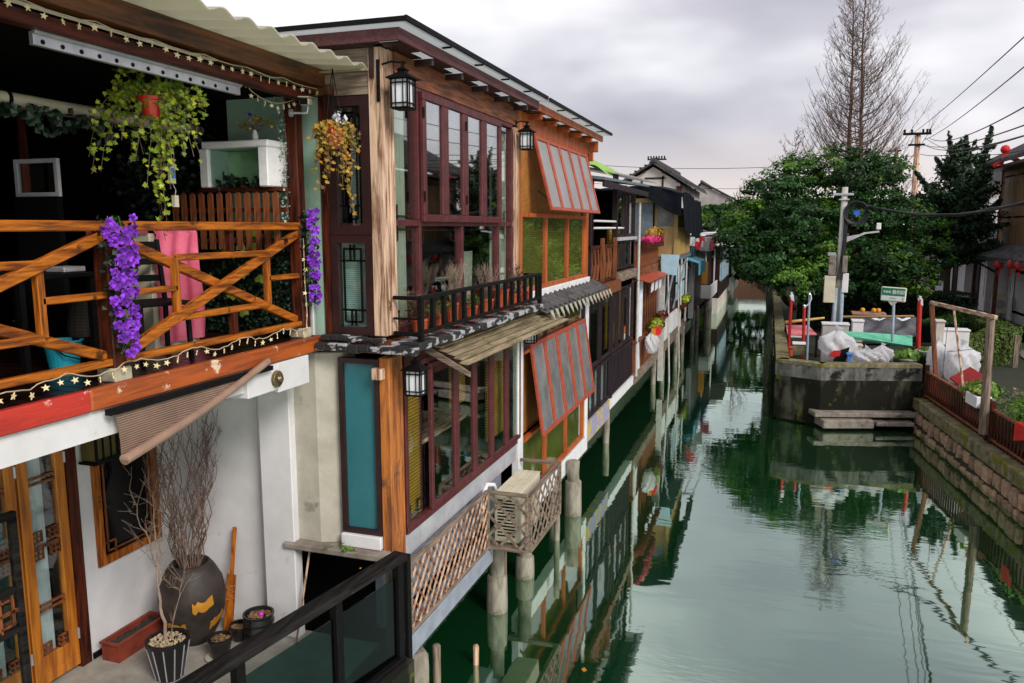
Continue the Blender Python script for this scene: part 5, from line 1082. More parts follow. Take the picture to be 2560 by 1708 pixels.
# wall lamps
def wall_lamp(label, c, s=1.0, arm=.22, grp='black lantern wall lamps', back=(-1, 0, 0)):
    c = Vector(c); t = thing('wall_lamp', label, 'wall lamp', c); t['group'] = grp; B_ = (c, Vector((1, 0, 0)), Vector((0, 1, 0)), Vector((0, 0, 1)))
    w = .075*s; h_ = .115*s
    g = G()
    for a in (-1, 1):
        for b in (-1, 1): g.ub(B_, a*w-.006*s, a*w+.006*s, b*w-.006*s, b*w+.006*s, -h_, h_)
    for z in (-h_, -h_*.7, h_*.72, h_): g.ub(B_, -w-.007*s, w+.007*s, -w-.007*s, -w+.004*s, z-.005*s, z+.005*s).ub(B_, -w-.007*s, w+.007*s, w-.004*s, w+.007*s, z-.005*s, z+.005*s).ub(B_, -w-.007*s, -w+.004*s, -w, w, z-.0049*s, z+.0049*s).ub(B_, w-.004*s, w+.007*s, -w, w, z-.0049*s, z+.0049*s)
    for o_ in (-.45, .45):
        for (a, b) in ((-1, 0), (1, 0)): g.ub(B_, a*w-.004*s, a*w+.004*s, o_*w-.003*s, o_*w+.003*s, -h_, h_).ub(B_, o_*w-.003*s, o_*w+.003*s, a*w-.004*s, a*w+.004*s, -h_, h_)
    g.ub(B_, -w, w, -w, w, -h_-.012*s, -h_-.004*s); part(t, 'cage', g, M['black'])
    part(t, 'glass', G().ub(B_, -w*.88, w*.88, -w*.88, w*.88, -h_+.005, h_-.004), M['lampglass'])
    g = G(); q = pi/4
    def py(z0, r0, z1, r1):
        i = len(g.v)
        for z, r in ((z0, r0), (z1, r1)):
            for k in range(4): g.v.append(tuple(c + Vector((r*1.414*cos(q+k*pi/2), r*1.414*sin(q+k*pi/2), z))))
        g.f += [(i, i+1, i+5, i+4), (i+1, i+2, i+6, i+5), (i+2, i+3, i+7, i+6), (i+3, i, i+4, i+7), (i+3, i+2, i+1, i), (i+4, i+5, i+6, i+7)]
    py(h_+.002, w*1.45, h_+.012*s, w*1.45); py(h_+.0125*s, w*1.4, h_+.055*s, w*.5); py(h_+.056*s, w*.45, h_+.075*s, w*.42); py(h_+.0755*s, w*.62, h_+.10*s, w*.2); py(h_+.1005*s, w*.18, h_+.15*s, w*.14)
    part(t, 'roof', g, M['black'])
    bk = Vector(back)
    g = G(); p0 = c + Vector((0, 0, h_+.135*s)); p1 = c + bk*arm + Vector((0, 0, h_+.13*s)); g.tube([p0, p0.lerp(p1, .5)+Vector((0, 0, .02*s)), p1], .009*s, 6); g.tube([p0+Vector((0, 0, .0)), p0+bk*-.03*s+Vector((0, 0, -.0))], .01*s, 6)
    part(t, 'arm', g, M['black']); pp = c + bk*arm
    part(t, 'back_plate', G().box(pp.x-.02, pp.y-.04*s, pp.z-.06, pp.x+.012, pp.y+.04*s, pp.z+h_+.17*s), M['black'], bev=.004)
    return t
q = onx(1008, 235, FX+.20); wall_lamp('largest lantern wall lamp, on the pale upper corner post', q, 1.05, arm=.22)
q = onx(1040, 955, FX+.22); wall_lamp('lantern wall lamp on the amber post under the balcony ledge', q, 1.0, arm=.24)
q = onx(1317, 352, FX+.18); wall_lamp('small lantern wall lamp on the post between purple and orange windows', q, .95, arm=.16)
q = onx(1327, 838, FX+.16); wall_lamp('lantern wall lamp half hidden under the far end of the plank awning', q, .9, arm=.16)
# green weed on the sill
sp_ = ony(865, 1345, YE-.1); t = thing('weed', 'small bright green weed growing on the ledge under the teal window', 'plant', (sp_.x, YE-.1, 1.925))
WL = leaf_mesh('leaf', M['greenleaf'], 'ivy', .05)
for k in range(8): a = k*.8; piece(t, 'leaf', WL, TM(Vector((sp_.x+.0+.022*k-.06, YE-.14+.02*cos(a), 1.95+.02*sin(a*2)+.01)), -.8+R.uniform(-.3, .3), R.uniform(-.4, .4), a, 1.1))
single('fallen_leaf', 'tiny yellow leaf floating on the green water', 'leaf', G().face([onz(1453, 1672, .006), onz(1461, 1668, .006), onz(1468, 1676, .008), onz(1459, 1680, .006)]), M['jaryellow'])
single('fallen_leaf', 'tiny yellow leaf lying on the black handrail', 'leaf', G().box(-3.405, 5.9, 1.966, -3.39, 5.92, 1.969), M['jaryellow'])

# ================= ORANGE WINDOW HOUSE =================
h2 = thing('orange_window_house', 'canal house with orange framed windows and propped red awning sashes on two floors', 'house', (-4, 12.3, .7))
Y2 = 14.55; q0 = ys_[6]+.20
part(h2, 'post', G().box(FX-.06, q0, 3.98, FX+.03, q0+.15, 6.555), M['amberz'], bev=.006)
part(h2, 'post', G().box(FX-.06, Y2-.16, 3.98, FX+.03, Y2, 6.286), M['orange'], bev=.006)
part(h2, 'header', G().box(FX-.05, q0+.151, 6.29, FX+.02, Y2, 6.555), M['orange'])
za_, zb_ = 5.22, 6.28; yA = q0+.15; yB = Y2-.161
part(h2, 'bamboo_blind', G().box(FX-.09, yA, 5.2, FX-.08, yB, 6.27), M['bamboo2'])
w = window(h2, BF, yA, yB, 4.08, 5.20, M['orange'], M['glass'], fw=.06, d=.07, cols=3, n=-.04, name='window', bev=.004)
part(w, 'bamboo_blind', G().box(FX-.06, yA+.05, 4.1, FX-.05, yB-.05, 5.18), M['olive'])
part(h2, 'sill', G().box(FX-.05, yA-.1, 3.97, FX+.07, Y2+.02, 4.075), M['whitepaint'], bev=.008)
def awning_sashes(T, n, y0, y1, zt_, zb_, d, m, pm, x=FX+.02, fw=.05):
    vv = Vector((d, 0, zb_-zt_)); L_ = vv.length; V = -vv.normalized(); U = Vector((0, 1, 0)); Nn_ = U.cross(V).normalized(); Nn_ = Nn_ if Nn_.x > 0 else -Nn_
    for k in range(n):
        a = y0+(y1-y0)*k/n; b = y0+(y1-y0)*(k+1)/n-.008; O = Vector((x+d, 0, zb_)); B_ = (O, U, V, Nn_); g, _, _ = frame_g(B_, a, b, 0, L_, fw, 0, .04)
        s_ = part(T, 'awning_sash', g, m, bev=.004); part(s_, 'pane', G().ub(B_, a+fw, b-fw, fw, L_-fw, .015, .02), pm)
    part(T, 'prop_bar', G().bar((x, y0+.3, zt_-.75), (x+d*.85, y0+.3, zb_+.12), .02), M['darkframe']); part(T, 'prop_bar', G().bar((x, y1-.3, zt_-.75), (x+d*.85, y1-.3, zb_+.12), .02), M['darkframe'])
awning_sashes(h2, 5, 10.95, 14.2, 6.28, 5.235, .27, M['redsash'], M['milk'])
# second roof
part(h2, 'fascia', G().box(xo-.04, 10.51, 6.56, xo-.003, 14.7, 6.66), M['orange'], bev=.003)
part(h2, 'roof_sheet', G().box(-7.5, 10.56, 6.685, xo+.12, 14.85, 6.705), M['roofsheet'])
part(h2, 'roof_edge', G().box(xo+.12, 10.56, 6.685, xo+.14, 14.87, 6.73), M['black'])
for yy in (11.4, 12.3, 13.2, 14.1): part(h2, 'roof_lap', G().box(xo+.0, yy, 6.67, xo+.119, yy+.02, 6.725), M['black'])
yy = 10.75
for k in range(5): part(h2, 'rafter', G().box(FX+.025, yy, 6.48, xo-.042, yy+.06, 6.555), M['orange']); yy += .78
g = G(); yy = 10.53
for k in range(5): g.box(FX-.04, yy, 6.557, xo-.13, yy+.74, 6.567); g.box(xo-.13, yy, 6.557, xo-.042, yy+.40, 6.567); yy += .78
part(h2, 'soffit_board', g, M['darkframe'])
part(h2, 'bracket', G().box(FX+.035, 14.45, 6.36, xo-.05, 14.53, 6.555).box(FX+.035, 14.45, 6.2, xo-.14, 14.53, 6.358), M['orange'], bev=.01)
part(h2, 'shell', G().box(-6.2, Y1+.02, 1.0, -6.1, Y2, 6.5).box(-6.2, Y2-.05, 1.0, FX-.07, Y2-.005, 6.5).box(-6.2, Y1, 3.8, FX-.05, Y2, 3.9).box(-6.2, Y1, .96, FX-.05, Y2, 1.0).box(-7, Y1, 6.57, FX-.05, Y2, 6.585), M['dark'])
# small tiled eave: ridges of curved tiles and pale pointed drip tiles
te = thing('tiled_eave', 'short black tiled eave with pale pointed drip tiles under the orange windows', 'tiled eave', (FX, 12, 3.9))
t0, t1 = Y1+.3, Y2+.35; n_ = 16
part(te, 'tile_bed', G().ext([Vector((FX-.03, t0, 3.96)), Vector((FX+.36, t0, 3.80)), Vector((FX+.36, t1, 3.80)), Vector((FX-.03, t1, 3.96))], (0, 0, .02)), M['tile'])
def halftile(L, r, m, nm):
    g = G(); i = 0
    for (x, z) in ((0, 0), (L, -L*.42)):
        for k in range(6): a = pi*k/5; g.v.append((x, cos(a)*r, z+sin(a)*r*.8)); 
        for k in range(6): a = pi*k/5; g.v.append((x, cos(a)*r*.75, z+sin(a)*r*.55))
    for k in range(5): g.f += [(k, k+1, 13+k, 12+k), (6+k, 18+k, 19+k, 7+k), (k, 6+k, 7+k, k+1), (12+k, 13+k, 19+k, 18+k)]
    return g.mesh(nm, m)
HT = halftile(.13, .055, M['tile'], 'roof_tile'); 
DT = G().ext([Vector((0, -.06, .02)), Vector((0, .06, .02)), Vector((.012, .05, -.05)), Vector((.03, 0, -.13)), Vector((.012, -.05, -.05))], (.012, 0, 0)).mesh('drip_tile', M['tilelight'])
for k in range(n_):
    y = t0+.1+(t1-t0-.2)*k/(n_-1)
    for j in range(3): piece(te, 'roof_tile', HT, TM((FX+.0+.12*j, y, 3.985-.05*j+R.uniform(0, .012)), R.uniform(-.06, .06), 0, R.uniform(-.08, .08), (1, 1.25, 1)))
    piece(te, 'drip_tile', DT, TM((FX+.37, y+.11, 3.80), R.uniform(-.08, .08), -.2, 0))
# lower floor of orange house
wx = onx(1311, 1000, FX).y
part(h2, 'white_post', G().box(FX-.06, Y1+.0, .98, FX+.05, Y1+.20, 3.78), M['whitepaint'], bev=.008)
part(h2, 'white_post', G().box(FX-.06, Y2-.16, .98, FX+.06, Y2+.02, 3.76), M['whitepaint'], bev=.008)
part(h2, 'white_base', G().box(FX-.1, Y1+.10, .70, FX+.06, Y2+.02, .975), M['whitepaint'], bev=.01)
yA2, yB2 = Y1+.2, Y2-.161
w = window(h2, BF, yA2, yB2, .99, 1.95, M['orange'], M['glass'], fw=.06, d=.07, cols=3, n=-.04, bev=.004); part(w, 'bamboo_blind', G().box(FX-.06, yA2+.05, 1.0, FX-.05, yB2-.05, 1.9), M['olive'])
part(h2, 'bamboo_blind', G().box(FX-.09, yA2, 1.95, FX-.08, yB2, 3.4), M['bamboo2'])
w = window(h2, BF, yA2, yB2, 3.25, 3.78, M['darkframe'], M['glass'], fw=.05, d=.07, cols=3, n=-.04); part(w, 'bamboo_blind', G().box(FX-.10, yA2+.05, 3.3, FX-.09, yB2-.05, 3.75), M['olive'])
part(h2, 'transom', G().box(FX-.03, yA2, 3.2, FX+.04, yB2, 3.248), M['orange'])
l0 = onx(1322, 862, FX+.02); l1 = onx(1456, 790, FX+.02); b0_ = onx(1352, 1088, FX+.28)
awning_sashes(h2, 5, l0.y, Y2-.25, 3.31, 1.93, .20, M['redsash'], M['smoke'], fw=.06)
for k, (y, r_) in enumerate(((13.0, .09), (14.5, .08), (17.6, .08))): pile(k, y, r_, .8, ('concrete pile at the near end of the white base beam', 'concrete pile at the far corner of the white base beam', 'concrete pile under the dark glazed house')[k], X=FX-.18)
# ================= DARK GLAZED HOUSE =================
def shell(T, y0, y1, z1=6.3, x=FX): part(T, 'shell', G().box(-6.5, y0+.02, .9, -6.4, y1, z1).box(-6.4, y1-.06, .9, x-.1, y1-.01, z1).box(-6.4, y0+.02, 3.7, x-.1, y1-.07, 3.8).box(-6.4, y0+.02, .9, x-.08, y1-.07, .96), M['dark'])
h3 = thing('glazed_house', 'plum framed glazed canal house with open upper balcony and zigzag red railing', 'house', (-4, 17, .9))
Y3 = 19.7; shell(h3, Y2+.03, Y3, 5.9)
for y, z0, z1 in ((14.7, 3.9, 5.9), (17.3, 2.9, 6.15), (18.35, 4.0, 5.95), (19.6, 4.0, 6.0)): part(h3, 'post', G().box(FX-.06, y-.05, z0, FX+.05, y+.05, z1), M['plum'])
part(h3, 'bamboo_blind', G().box(FX-.55, 14.8, 4.35, FX-.53, 16.7, 5.75), M['bamboo2'])
part(h3, 'inner_post', G().box(FX-.5, 16.72, 3.9, FX-.38, 16.84, 6.0), M['plum'])
for z in (4.98, 5.12): part(h3, 'drying_pole', G().cyl((FX+.0, 15.2, z), (FX+.02, 18.2 if z < 5 else 17.3, z+.0), .022, n=8), M['whitepaint'])
w = window(h3, BX(FX+.0), 17.36, 19.6, 4.78, 5.85, M['plum'], M['glass'], fw=.07, d=.06, cols=3, n=-.02)
w = window(h3, BX(FX+.0), 17.36, 19.6, 4.05, 4.70, M['plum'], M['glass'], fw=.05, d=.06, cols=4, n=-.02); part(w, 'bamboo_blind', G().box(FX-.2, 17.4, 4.05, FX-.18, 19.5, 5.0), M['bamboo'])
part(h3, 'icy_sill', G().box(FX-.02, 17.3, 4.70, FX+.10, 19.7, 4.775), M['greypaint'])
# zigzag railing: alternating slanted boards
zr0, zr1 = 3.95, 4.58
for k in range(8):
    y = 14.75+.315*k; d = .12 if k % 2 else -.12
    part(h3, 'railing_board', G().ext([Vector((FX+.02, y-.10+d*0, zr0)), Vector((FX+.02, y+.02, zr0)), Vector((FX+.02, y+.16, (zr0+zr1)/2)), Vector((FX+.02, y+.02, zr1)), Vector((FX+.02, y-.10, zr1)), Vector((FX+.02, y+.04, (zr0+zr1)/2))], (.03, 0, 0)), M['brownz'])
part(h3, 'railing_rail', G().box(FX-.01, 14.65, zr1+.002, FX+.07, 17.25, zr1+.06).box(FX-.01, 14.65, zr0-.06, FX+.07, 17.25, zr0-.002), M['darky'])
for y in (15.6, 16.9): part(h3, 'railing_post', G().box(FX+.051, y-.05, zr0-.05, FX+.12, y+.05, zr1+.2), M['brownz'])
part(h3, 'red_timber', G().box(FX-.1, 14.6, 3.62, FX+.16, 17.3, 3.86), M['brownx']); part(h3, 'floor_beam', G().box(FX-.1, 17.3, 3.78, FX+.1, 19.75, 3.98), M['greyy'])
part(h3, 'roof_sheet', G().ext([Vector((FX+.35, 14.4, 5.86)), Vector((FX+.35, 19.8, 5.98)), Vector((-7, 19.8, 6.45)), Vector((-7, 14.4, 6.35))], (0, 0, .05)), M['slatblue'])
part(h3, 'roof_fascia', G().box(FX+.30, 14.45, 5.74, FX+.34, 19.8, 5.855), M['plum'])
part(h3, 'glass_roof', G().ext([Vector((FX+.4, 17.2, 6.06)), Vector((FX+.4, 20.6, 6.10)), Vector((-5.2, 20.6, 6.55)), Vector((-5.2, 17.2, 6.55))], (0, 0, .03)), M['milk'])
part(h3, 'lime_tarpaulin', G().grid(lambda s, q: (FX-.05-1.8*s, 14.6+4.4*q, 6.14+.55*sin(pi*s*.6)+.06*sin(q*9+s*4)), 8, 12), M['lime'], smooth=True)
yq = [14.6, 15.7, 16.9, 17.55, 18.25, 18.95, 19.6]
for k in range(6):
    a, b = yq[k]+.03, yq[k+1]-.03
    window(h3, BX(FX+.02), a, b, 2.25, 3.60, M['plum'], M['glass'], fw=.05, d=.06, n=-.02); window(h3, BX(FX+.02), a, b, 1.28, 2.20, M['plum'], M['paleblue'] if 0 else M['glass'], fw=.05, d=.06, cols=2, n=-.02)
part(h3, 'ochre_blind', G().box(FX-.15, 17.0, 2.3, FX-.13, 18.9, 3.5), M['bamboo']); part(h3, 'pale_curtain', G().grid(lambda s, q: (FX-.12+.02*sin(s*60), 14.7+4.8*s, 1.2+.95*q), 80, 2), M['cloth'], smooth=True)
part(h3, 'post', G().box(FX-.04, 16.84, 1.2, FX+.07, 16.95, 3.6), M['plum']); part(h3, 'white_base', G().box(FX-.12, 16.7, 1.02, FX+.08, 19.7, 1.24), M['whitepaint']); part(h3, 'painted_base', G().box(FX-.12, 14.58, .85, FX+.07, 16.69, 1.24), mat('flaking_blue_yellow_base', (.30, .28, .42), (.50, .38, .08), scale=3, bump=.4, lo=.45, hi=.5))
# ================= BROWN SLATTED HOUSE =================
h4 = thing('slatted_house', 'dark brown slatted canal house with magenta flowers on its upper railing', 'house', (-4, 21.8, .9)); Y4 = 24.2; shell(h4, Y3, Y4, 5.9)
part(h4, 'upper_wall', G().box(FX-.5, Y3, 4.0, FX-.42, 22.5, 5.6), M['slatblue']); part(h4, 'floor_beam', G().box(FX-.1, Y3+.02, 3.72, FX+.08, Y4, 3.95), M['browny'])
SL = G().box(-.02, -.035, 0, .02, .035, .62).mesh('slat', M['brownz']); y = Y3+.1
while y < Y4-.05: piece(h4, 'slat', SL, TM((FX+.03, y, 3.96))); y += .19
part(h4, 'rail', G().box(FX, Y3+.05, 4.585, FX+.08, Y4, 4.64), M['darky'])
SL2 = G().box(-.02, -.03, 0, .02, .03, 2.2).mesh('slat', M['brownz']); y = Y3+.1
while y < Y4-.05: piece(h4, 'slat', SL2, TM((FX+.0, y, 1.5))); y += .42
part(h4, 'red_awning', G().ext([Vector((FX+.05, 19.9, 3.70)), Vector((FX+.4, 19.9, 3.60)), Vector((FX+.4, 23.6, 3.60)), Vector((FX+.05, 23.6, 3.70))], (0, 0, .03)), M['redsash'])
y = Y3+.05; SL3 = G().box(-.03, -.16, 0, .03, .16, .75).mesh('panel_board', M['brownz'])
while y < Y4-.2: piece(h4, 'panel_board', SL3, TM((FX+.06, y+.17, 1.3))); y += .335
part(h4, 'rail', G().box(FX+.0, Y3+.02, 2.055, FX+.14, Y4, 2.12), M['browny']); part(h4, 'base_beam', G().box(FX-.1, Y3+.02, 1.0, FX+.11, Y4, 1.29), M['greyy'])
single('hanging_cloth', 'long pale cloth hanging in the slatted house doorway', 'cloth', G().grid(lambda s, q: (FX+.10+.03*sin(s*9), Y3+.25+.75*s, 2.15+1.5*q), 8, 6).ext([Vector((FX+.12, Y3+.3, 1.35)), Vector((FX+.12, Y3+.6, 1.35)), Vector((FX+.12, Y3+.4, 2.1))], (.02, 0, 0)), M['cloth'])
for k in range(3):
    y = 21.2+.75*k; single('white_pennant', ('white folded cloth pegged under the red awning, nearest of three', 'white folded cloth pegged under the red awning, middle of three', 'white folded cloth pegged under the red awning, farthest of three')[k], 'cloth', G().ext([Vector((FX+.25, y, 3.25)), Vector((FX+.25, y+.4, 3.3)), Vector((FX+.25, y+.45, 3.55)), Vector((FX+.25, y+.05, 3.5))], (.02, 0, 0)), M['cloth'], group='white cloths under the red awning')
def bush(T, c, r, n, m, s=.06, name='foliage', rr=R):
    g = G(); c = Vector(c)
    for k in range(n): v = rvec(rr); d = rr.random()**.4; p = c + Vector((v.x*r[0], v.y*r[1], v.z*r[2]))*d; add_leaf(g, p, (v+rvec(rr)*.6), rr.uniform(0, 6), s*rr.uniform(.7, 1.3))
    return part(T, name, g, m, kind='stuff')
part(h4, 'drain_pipe', G().cyl((FX+.12, 19.85, 1.2), (FX+.12, 19.85, 5.6), .035, n=8), M['polec']); single('power_cable', 'thin black cable looping along the fronts of the canal houses', 'cable', G().tube([(FX+.13, 14.7+k*.6, 3.7-.07*abs(sin(k*.8))) for k in range(32)], .012, 5), M['rubber'])
t = thing('flower_box', 'magenta flowers with dry grass on the slatted house upper railing', 'flower box', (FX+.1, 22, 4.6)); part(t, 'box', G().box(FX+.09, 20.4, 4.45, FX+.25, 23.6, 4.60), M['darky'])
bush(t, (FX+.18, 21.9, 4.68), (.14, 1.7, .13), 420, M['pinkflower'], .09, 'flowers'); bush(t, (FX+.18, 22.2, 4.82), (.16, 1.5, .18), 260, M['autumn'], .08); 
t = thing('planter', 'green and rusty plants spilling over the lower rail of the slatted house', 'planter', (FX+.2, 22.6, 2.1)); part(t, 'box', G().box(FX+.15, 21.6, 2.0, FX+.3, 24.0, 2.14), M['darky']); bush(t, (FX+.25, 22.4, 2.25), (.2, .9, .2), 340, M['ivy'], .08); bush(t, (FX+.25, 23.6, 2.35), (.18, .6, .2), 200, mat('rusty_red_leaf', (.2, .04, .025), (.08, .02, .01), isl=.5), .08, 'rusty_foliage')
def bag(label, c, r, m='bagwhite', seed=1, extra=None, name='plastic_bag'):
    c = Vector(c); rr2 = random.Random(seed); t = thing(name, label, 'plastic bag', c - Vector((0, 0, r[2])))
    ph = [rr2.uniform(0, 6) for _ in range(4)]
    def f(s, q):
        th_ = 2*pi*s; z = -1+2*q; w = math.sqrt(max(0, 1-z*z))**.6 if z < .55 else max(.10, (1-z)*1.6)
        w *= 1 + .13*sin(3*th_+ph[0]+z*2) + .09*sin(7*th_+ph[1]+z*7) + .07*sin(11*th_+ph[2]-z*11)*(.4+.6*abs(z)) + .04*sin(19*th_+z*5); return c + Vector((cos(th_)*w*r[0], sin(th_)*w*r[1], z*r[2]*(1+.05*sin(5*th_+ph[3]))))
    part(t, 'bag', G().grid(f, 56, 26), M[m], smooth=True)
    part(t, 'knot', G().cyl(c + Vector((0, 0, r[2]*.92)), c + Vector((r[0]*.1, 0, r[2]*1.15)), r[0]*.10, r[0]*.28, 8), M[m])
    if extra: extra(t, c, r)
    return t
bag('clear plastic bag hanging from the lower rail with red and yellow things inside', (FX+.35, 20.9, 1.95), (.16, .35, .30), seed=4, extra=lambda t, c, r: (part(t, 'red_content', G().box(c.x, c.y+.1, c.z+.18, c.x+.18, c.y+.55, c.z+.36), M['red']), part(t, 'yellow_content', G().box(c.x, c.y-.1, c.z+.18, c.x+.1, c.y+.0, c.z+.38), M['jaryellow'])))
# ================= OCHRE HOUSE =================
h5 = thing('ochre_house', 'canal house with a projecting ochre framed box window under a black tarpaulin', 'house', (-4, 28, .9)); Y5 = 33; shell(h5, Y4, Y5, 5.4)
bx0, bx1, by0, by1 = FX-.1, -2.80, 24.0, 27.9
fr = frame_g(BY(by0), bx0, bx1, 4.12, 5.9, .07, 0, .06, splits_v=[4.98], splits_u=[])[0]; part(h5, 'box_frame', fr, M['ochre'])
part(h5, 'amber_panel', G().box(bx0+.07, by0-.03, 4.19, bx1-.07, by0-.01, 4.95), M['ochrepanel']); part(h5, 'grey_pane', G().box(bx0+.07, by0-.03, 5.02, bx1-.07, by0-.02, 5.8), M['smoke'])
part(h5, 'orange_board', G().box(bx0+.14, by0-.028, 5.03, bx1-.16, by0+.1, 5.38).box(bx0+.02, by0-.08, 5.02, bx0+.04, by0, 5.6), M['orangepanel'])
part(h5, 'corner_stile', G().box(bx1-.05, by0-.08, 4.1, bx1+.05, by0+.0, 5.65), M['ochre'])
y = by0+.1
while y < by1: part(h5, 'slat', G().box(bx1-.02, y, 4.15, bx1+.02, y+.22, 5.0), M['ochre']); y += .36
part(h5, 'box_floor', G().box(bx0, by0-.03, 4.02, bx1+.06, by1, 4.115), M['slatblue']); part(h5, 'side_panel', G().box(bx1-.04, by0+.05, 4.12, bx1-.025, by1, 5.6), M['ochrepanel']); part(h5, 'grey_front', G().box(-5.5, by0-.3, 4.0, FX-.12, by0-.2, 5.85), M['slatblue']); part(h5, 'yellow_header', G().box(-5.0, by0-.36, 5.72, bx1-.2, by0-.301, 5.84), M['ochre'])
def tarp(s, q):
    x = -5.6 + 3.0*s; y = by0-.55 + 5.6*q; z = 6.28 - .10*sin(s*7) - .08*sin(q*6+s*3) - .25*s
    return (x, y, z)
g = G().grid(tarp, 24, 20)
g.grid(lambda s, q: (-5.6+3.0*s + .0, by0-.56-.05*sin(s*20), (6.28-.10*sin(s*7)-.25*s) - (.25+.35*s*s+.12*sin(s*9))*q + .0), 24, 4)
g.grid(lambda s, q: (-2.6+.12*q+.05*sin(s*26), by0-.55+5.6*s, 5.95-.08*sin(s*6+3) - (1.05+.25*sin(s*3))*q), 28, 5)
part(h5, 'tarpaulin', g, M['tarp'], smooth=True)
part(h5, 'white_post', G().box(FX-.02, 24.3, 1.0, FX+.08, 24.62, 4.1), M['whitepaint']); part(h5, 'concrete_post', G().box(FX+.10, 24.0, .3, FX+.25, 24.15, 4.1), M['polec'])
part(h5, 'tilted_board', G().ext([Vector((FX+.18, 23.7, 3.62)), Vector((FX+.62, 23.7, 3.58)), Vector((FX+.70, 23.75, 4.18)), Vector((FX+.16, 23.75, 4.2))], (0, .05, 0)), M['paleblue'])
part(h5, 'brace', G().bar((FX+.1, 25.2, 2.2), (bx1-.1, 25.2, 4.0), .05), M['galv']); part(h5, 'brace', G().bar((FX+.1, 27.6, 2.2), (bx1-.05, 27.6, 4.0), .05), M['galv'])
part(h5, 'brown_wall', G().box(FX-.2, 24.7, 1.5, FX-.1, 33, 2.2), M['browny']); part(h5, 'white_wall', G().box(FX-.02, 24.7, 1.3, FX+.06, 26.6, 2.0).box(FX-.02, 27.4, 1.35, FX+.06, 30.2, 2.0), M['whitepaint']); part(h5, 'base', G().box(FX-.1, 24.2, .9, FX+.04, 33, 1.28), M['greyy'])
window(h5, BX(FX+.02), 28.3, 31.6, 2.3, 3.7, M['black'], M['paleblue'], fw=.06, cols=2, rows=2, label='pale blue window'); window(h5, BX(FX+.0), 24.8, 28.1, 2.1, 3.7, M['plum'], M['glass'], fw=.06, cols=5)
for yy in (29.8, 31.6): part(h5, 'drain_pipe', G().cyl((FX+.1, yy, 1.3), (FX+.1, yy, 4.6), .04, n=8), M['polec'])
part(h5, 'roof', G().ext([Vector((FX+.2, 29.5, 4.7)), Vector((FX+.2, 36, 4.7)), Vector((-7, 36, 5.6)), Vector((-7, 29.5, 5.6))], (0, 0, .1)), M['tile'])
part(h5, 'door', G().box(FX+.0, 31.8, 1.5, FX+.05, 32.9, 3.3), M['darkz'])
for k, (y, xo_) in enumerate(((24.9, -.15), (26.6, -.1), (29.4, .02), (31.8, .0))):
    pile(40+k, y, .09, 1.1, 'concrete pile under the ochre house, number %s from the near end' % ('one', 'two', 'three', 'four', 'five', 'six')[k], X=FX+xo_)
for k, y in enumerate((25.4, 28.2)): single('leaning_pole', ('pale pole leaning against the white wall below the ochre box, nearer one', 'pale pole leaning against the white wall below the ochre box, farther one')[k], 'pole', G().cyl((FX+.3, y, .0), (FX+.12, y+.3, 3.8), .03, n=6), M['polec'])
t = thing('planter', 'yellow green flower box under the pale blue window', 'planter', (FX+.2, 30.5, 2.1)); part(t, 'box', G().box(FX+.1, 29.5, 2.0, FX+.26, 32.3, 2.12), M['darky']); bush(t, (FX+.2, 31, 2.25), (.16, 1.2, .14), 260, M['ivy'], .1)
# clothes racks
t = thing('drying_rack', 'white drying rack poles reaching over the canal past the ochre box', 'drying rack', (FX, 30, 4.7))
for (y, x1, z) in ((28.3, -2.3, 4.72), (30.5, -2.1, 4.8), (33.5, -2.1, 4.6), (36, -1.9, 4.75)): part(t, 'pole', G().cyl((FX-.1, y, z-.1), (x1, y+.2, z), .03, n=6), M['whitepaint'])
for (x, za) in ((-2.45, 4.73), (-2.75, 4.7)): part(t, 'line', G().cyl((x, 28.2, za), (x+.2, 36.2, za), .02, n=5), M['whitepaint'])
CL = [('white sock like cloth on the drying rack, nearest the ochre box', 1709, 29, 'cloth', .30, .12), ('white top above a dark teal skirt on the drying rack', 1728, 30.5, 'cloth', .34, .2), ('dark teal skirt hung below the white top', 1728, 30.6, 'darkblue', .42, .22), ('dark red jumper in the middle of the drying rack', 1741, 32, 'lantern', .50, .24), ('white vest beside the dark red jumper', 1751, 33, 'cloth', .40, .16), ('striped pale shirt on the far rack', 1764, 34.6, 'curtain', .60, .2), ('pink patterned towel at the far end of the rack', 1780, 36.6, 'pink', .6, .22)]
for i, (lb_, px, y, m, h_, w_) in enumerate(CL):
    q = ony(px, 592, y); x, z1 = q.x, q.z - (.36 if 'skirt hung' in lb_ else 0)
    g = G().grid(lambda s, t: (x-w_+2*w_*s*(1-.15*t), y+.03*sin(s*9+t*3), z1-h_*t), 6, 5)
    if m != 'darkblue' and w_ > .15: g.ext([Vector((x-w_-.08, y+.01, z1-.02)), Vector((x-w_+.02, y+.01, z1)), Vector((x-w_+.02, y+.01, z1-.16)), Vector((x-w_-.10, y+.01, z1-.2))], (0, .03, 0)).ext([Vector((x+w_+.08, y+.01, z1-.02)), Vector((x+w_-.02, y+.01, z1)), Vector((x+w_-.02, y+.01, z1-.16)), Vector((x+w_+.10, y+.01, z1-.2))], (0, .03, 0))
    single('hanging_cloth', lb_, 'laundry', g, M[m], group='laundry on the drying rack')
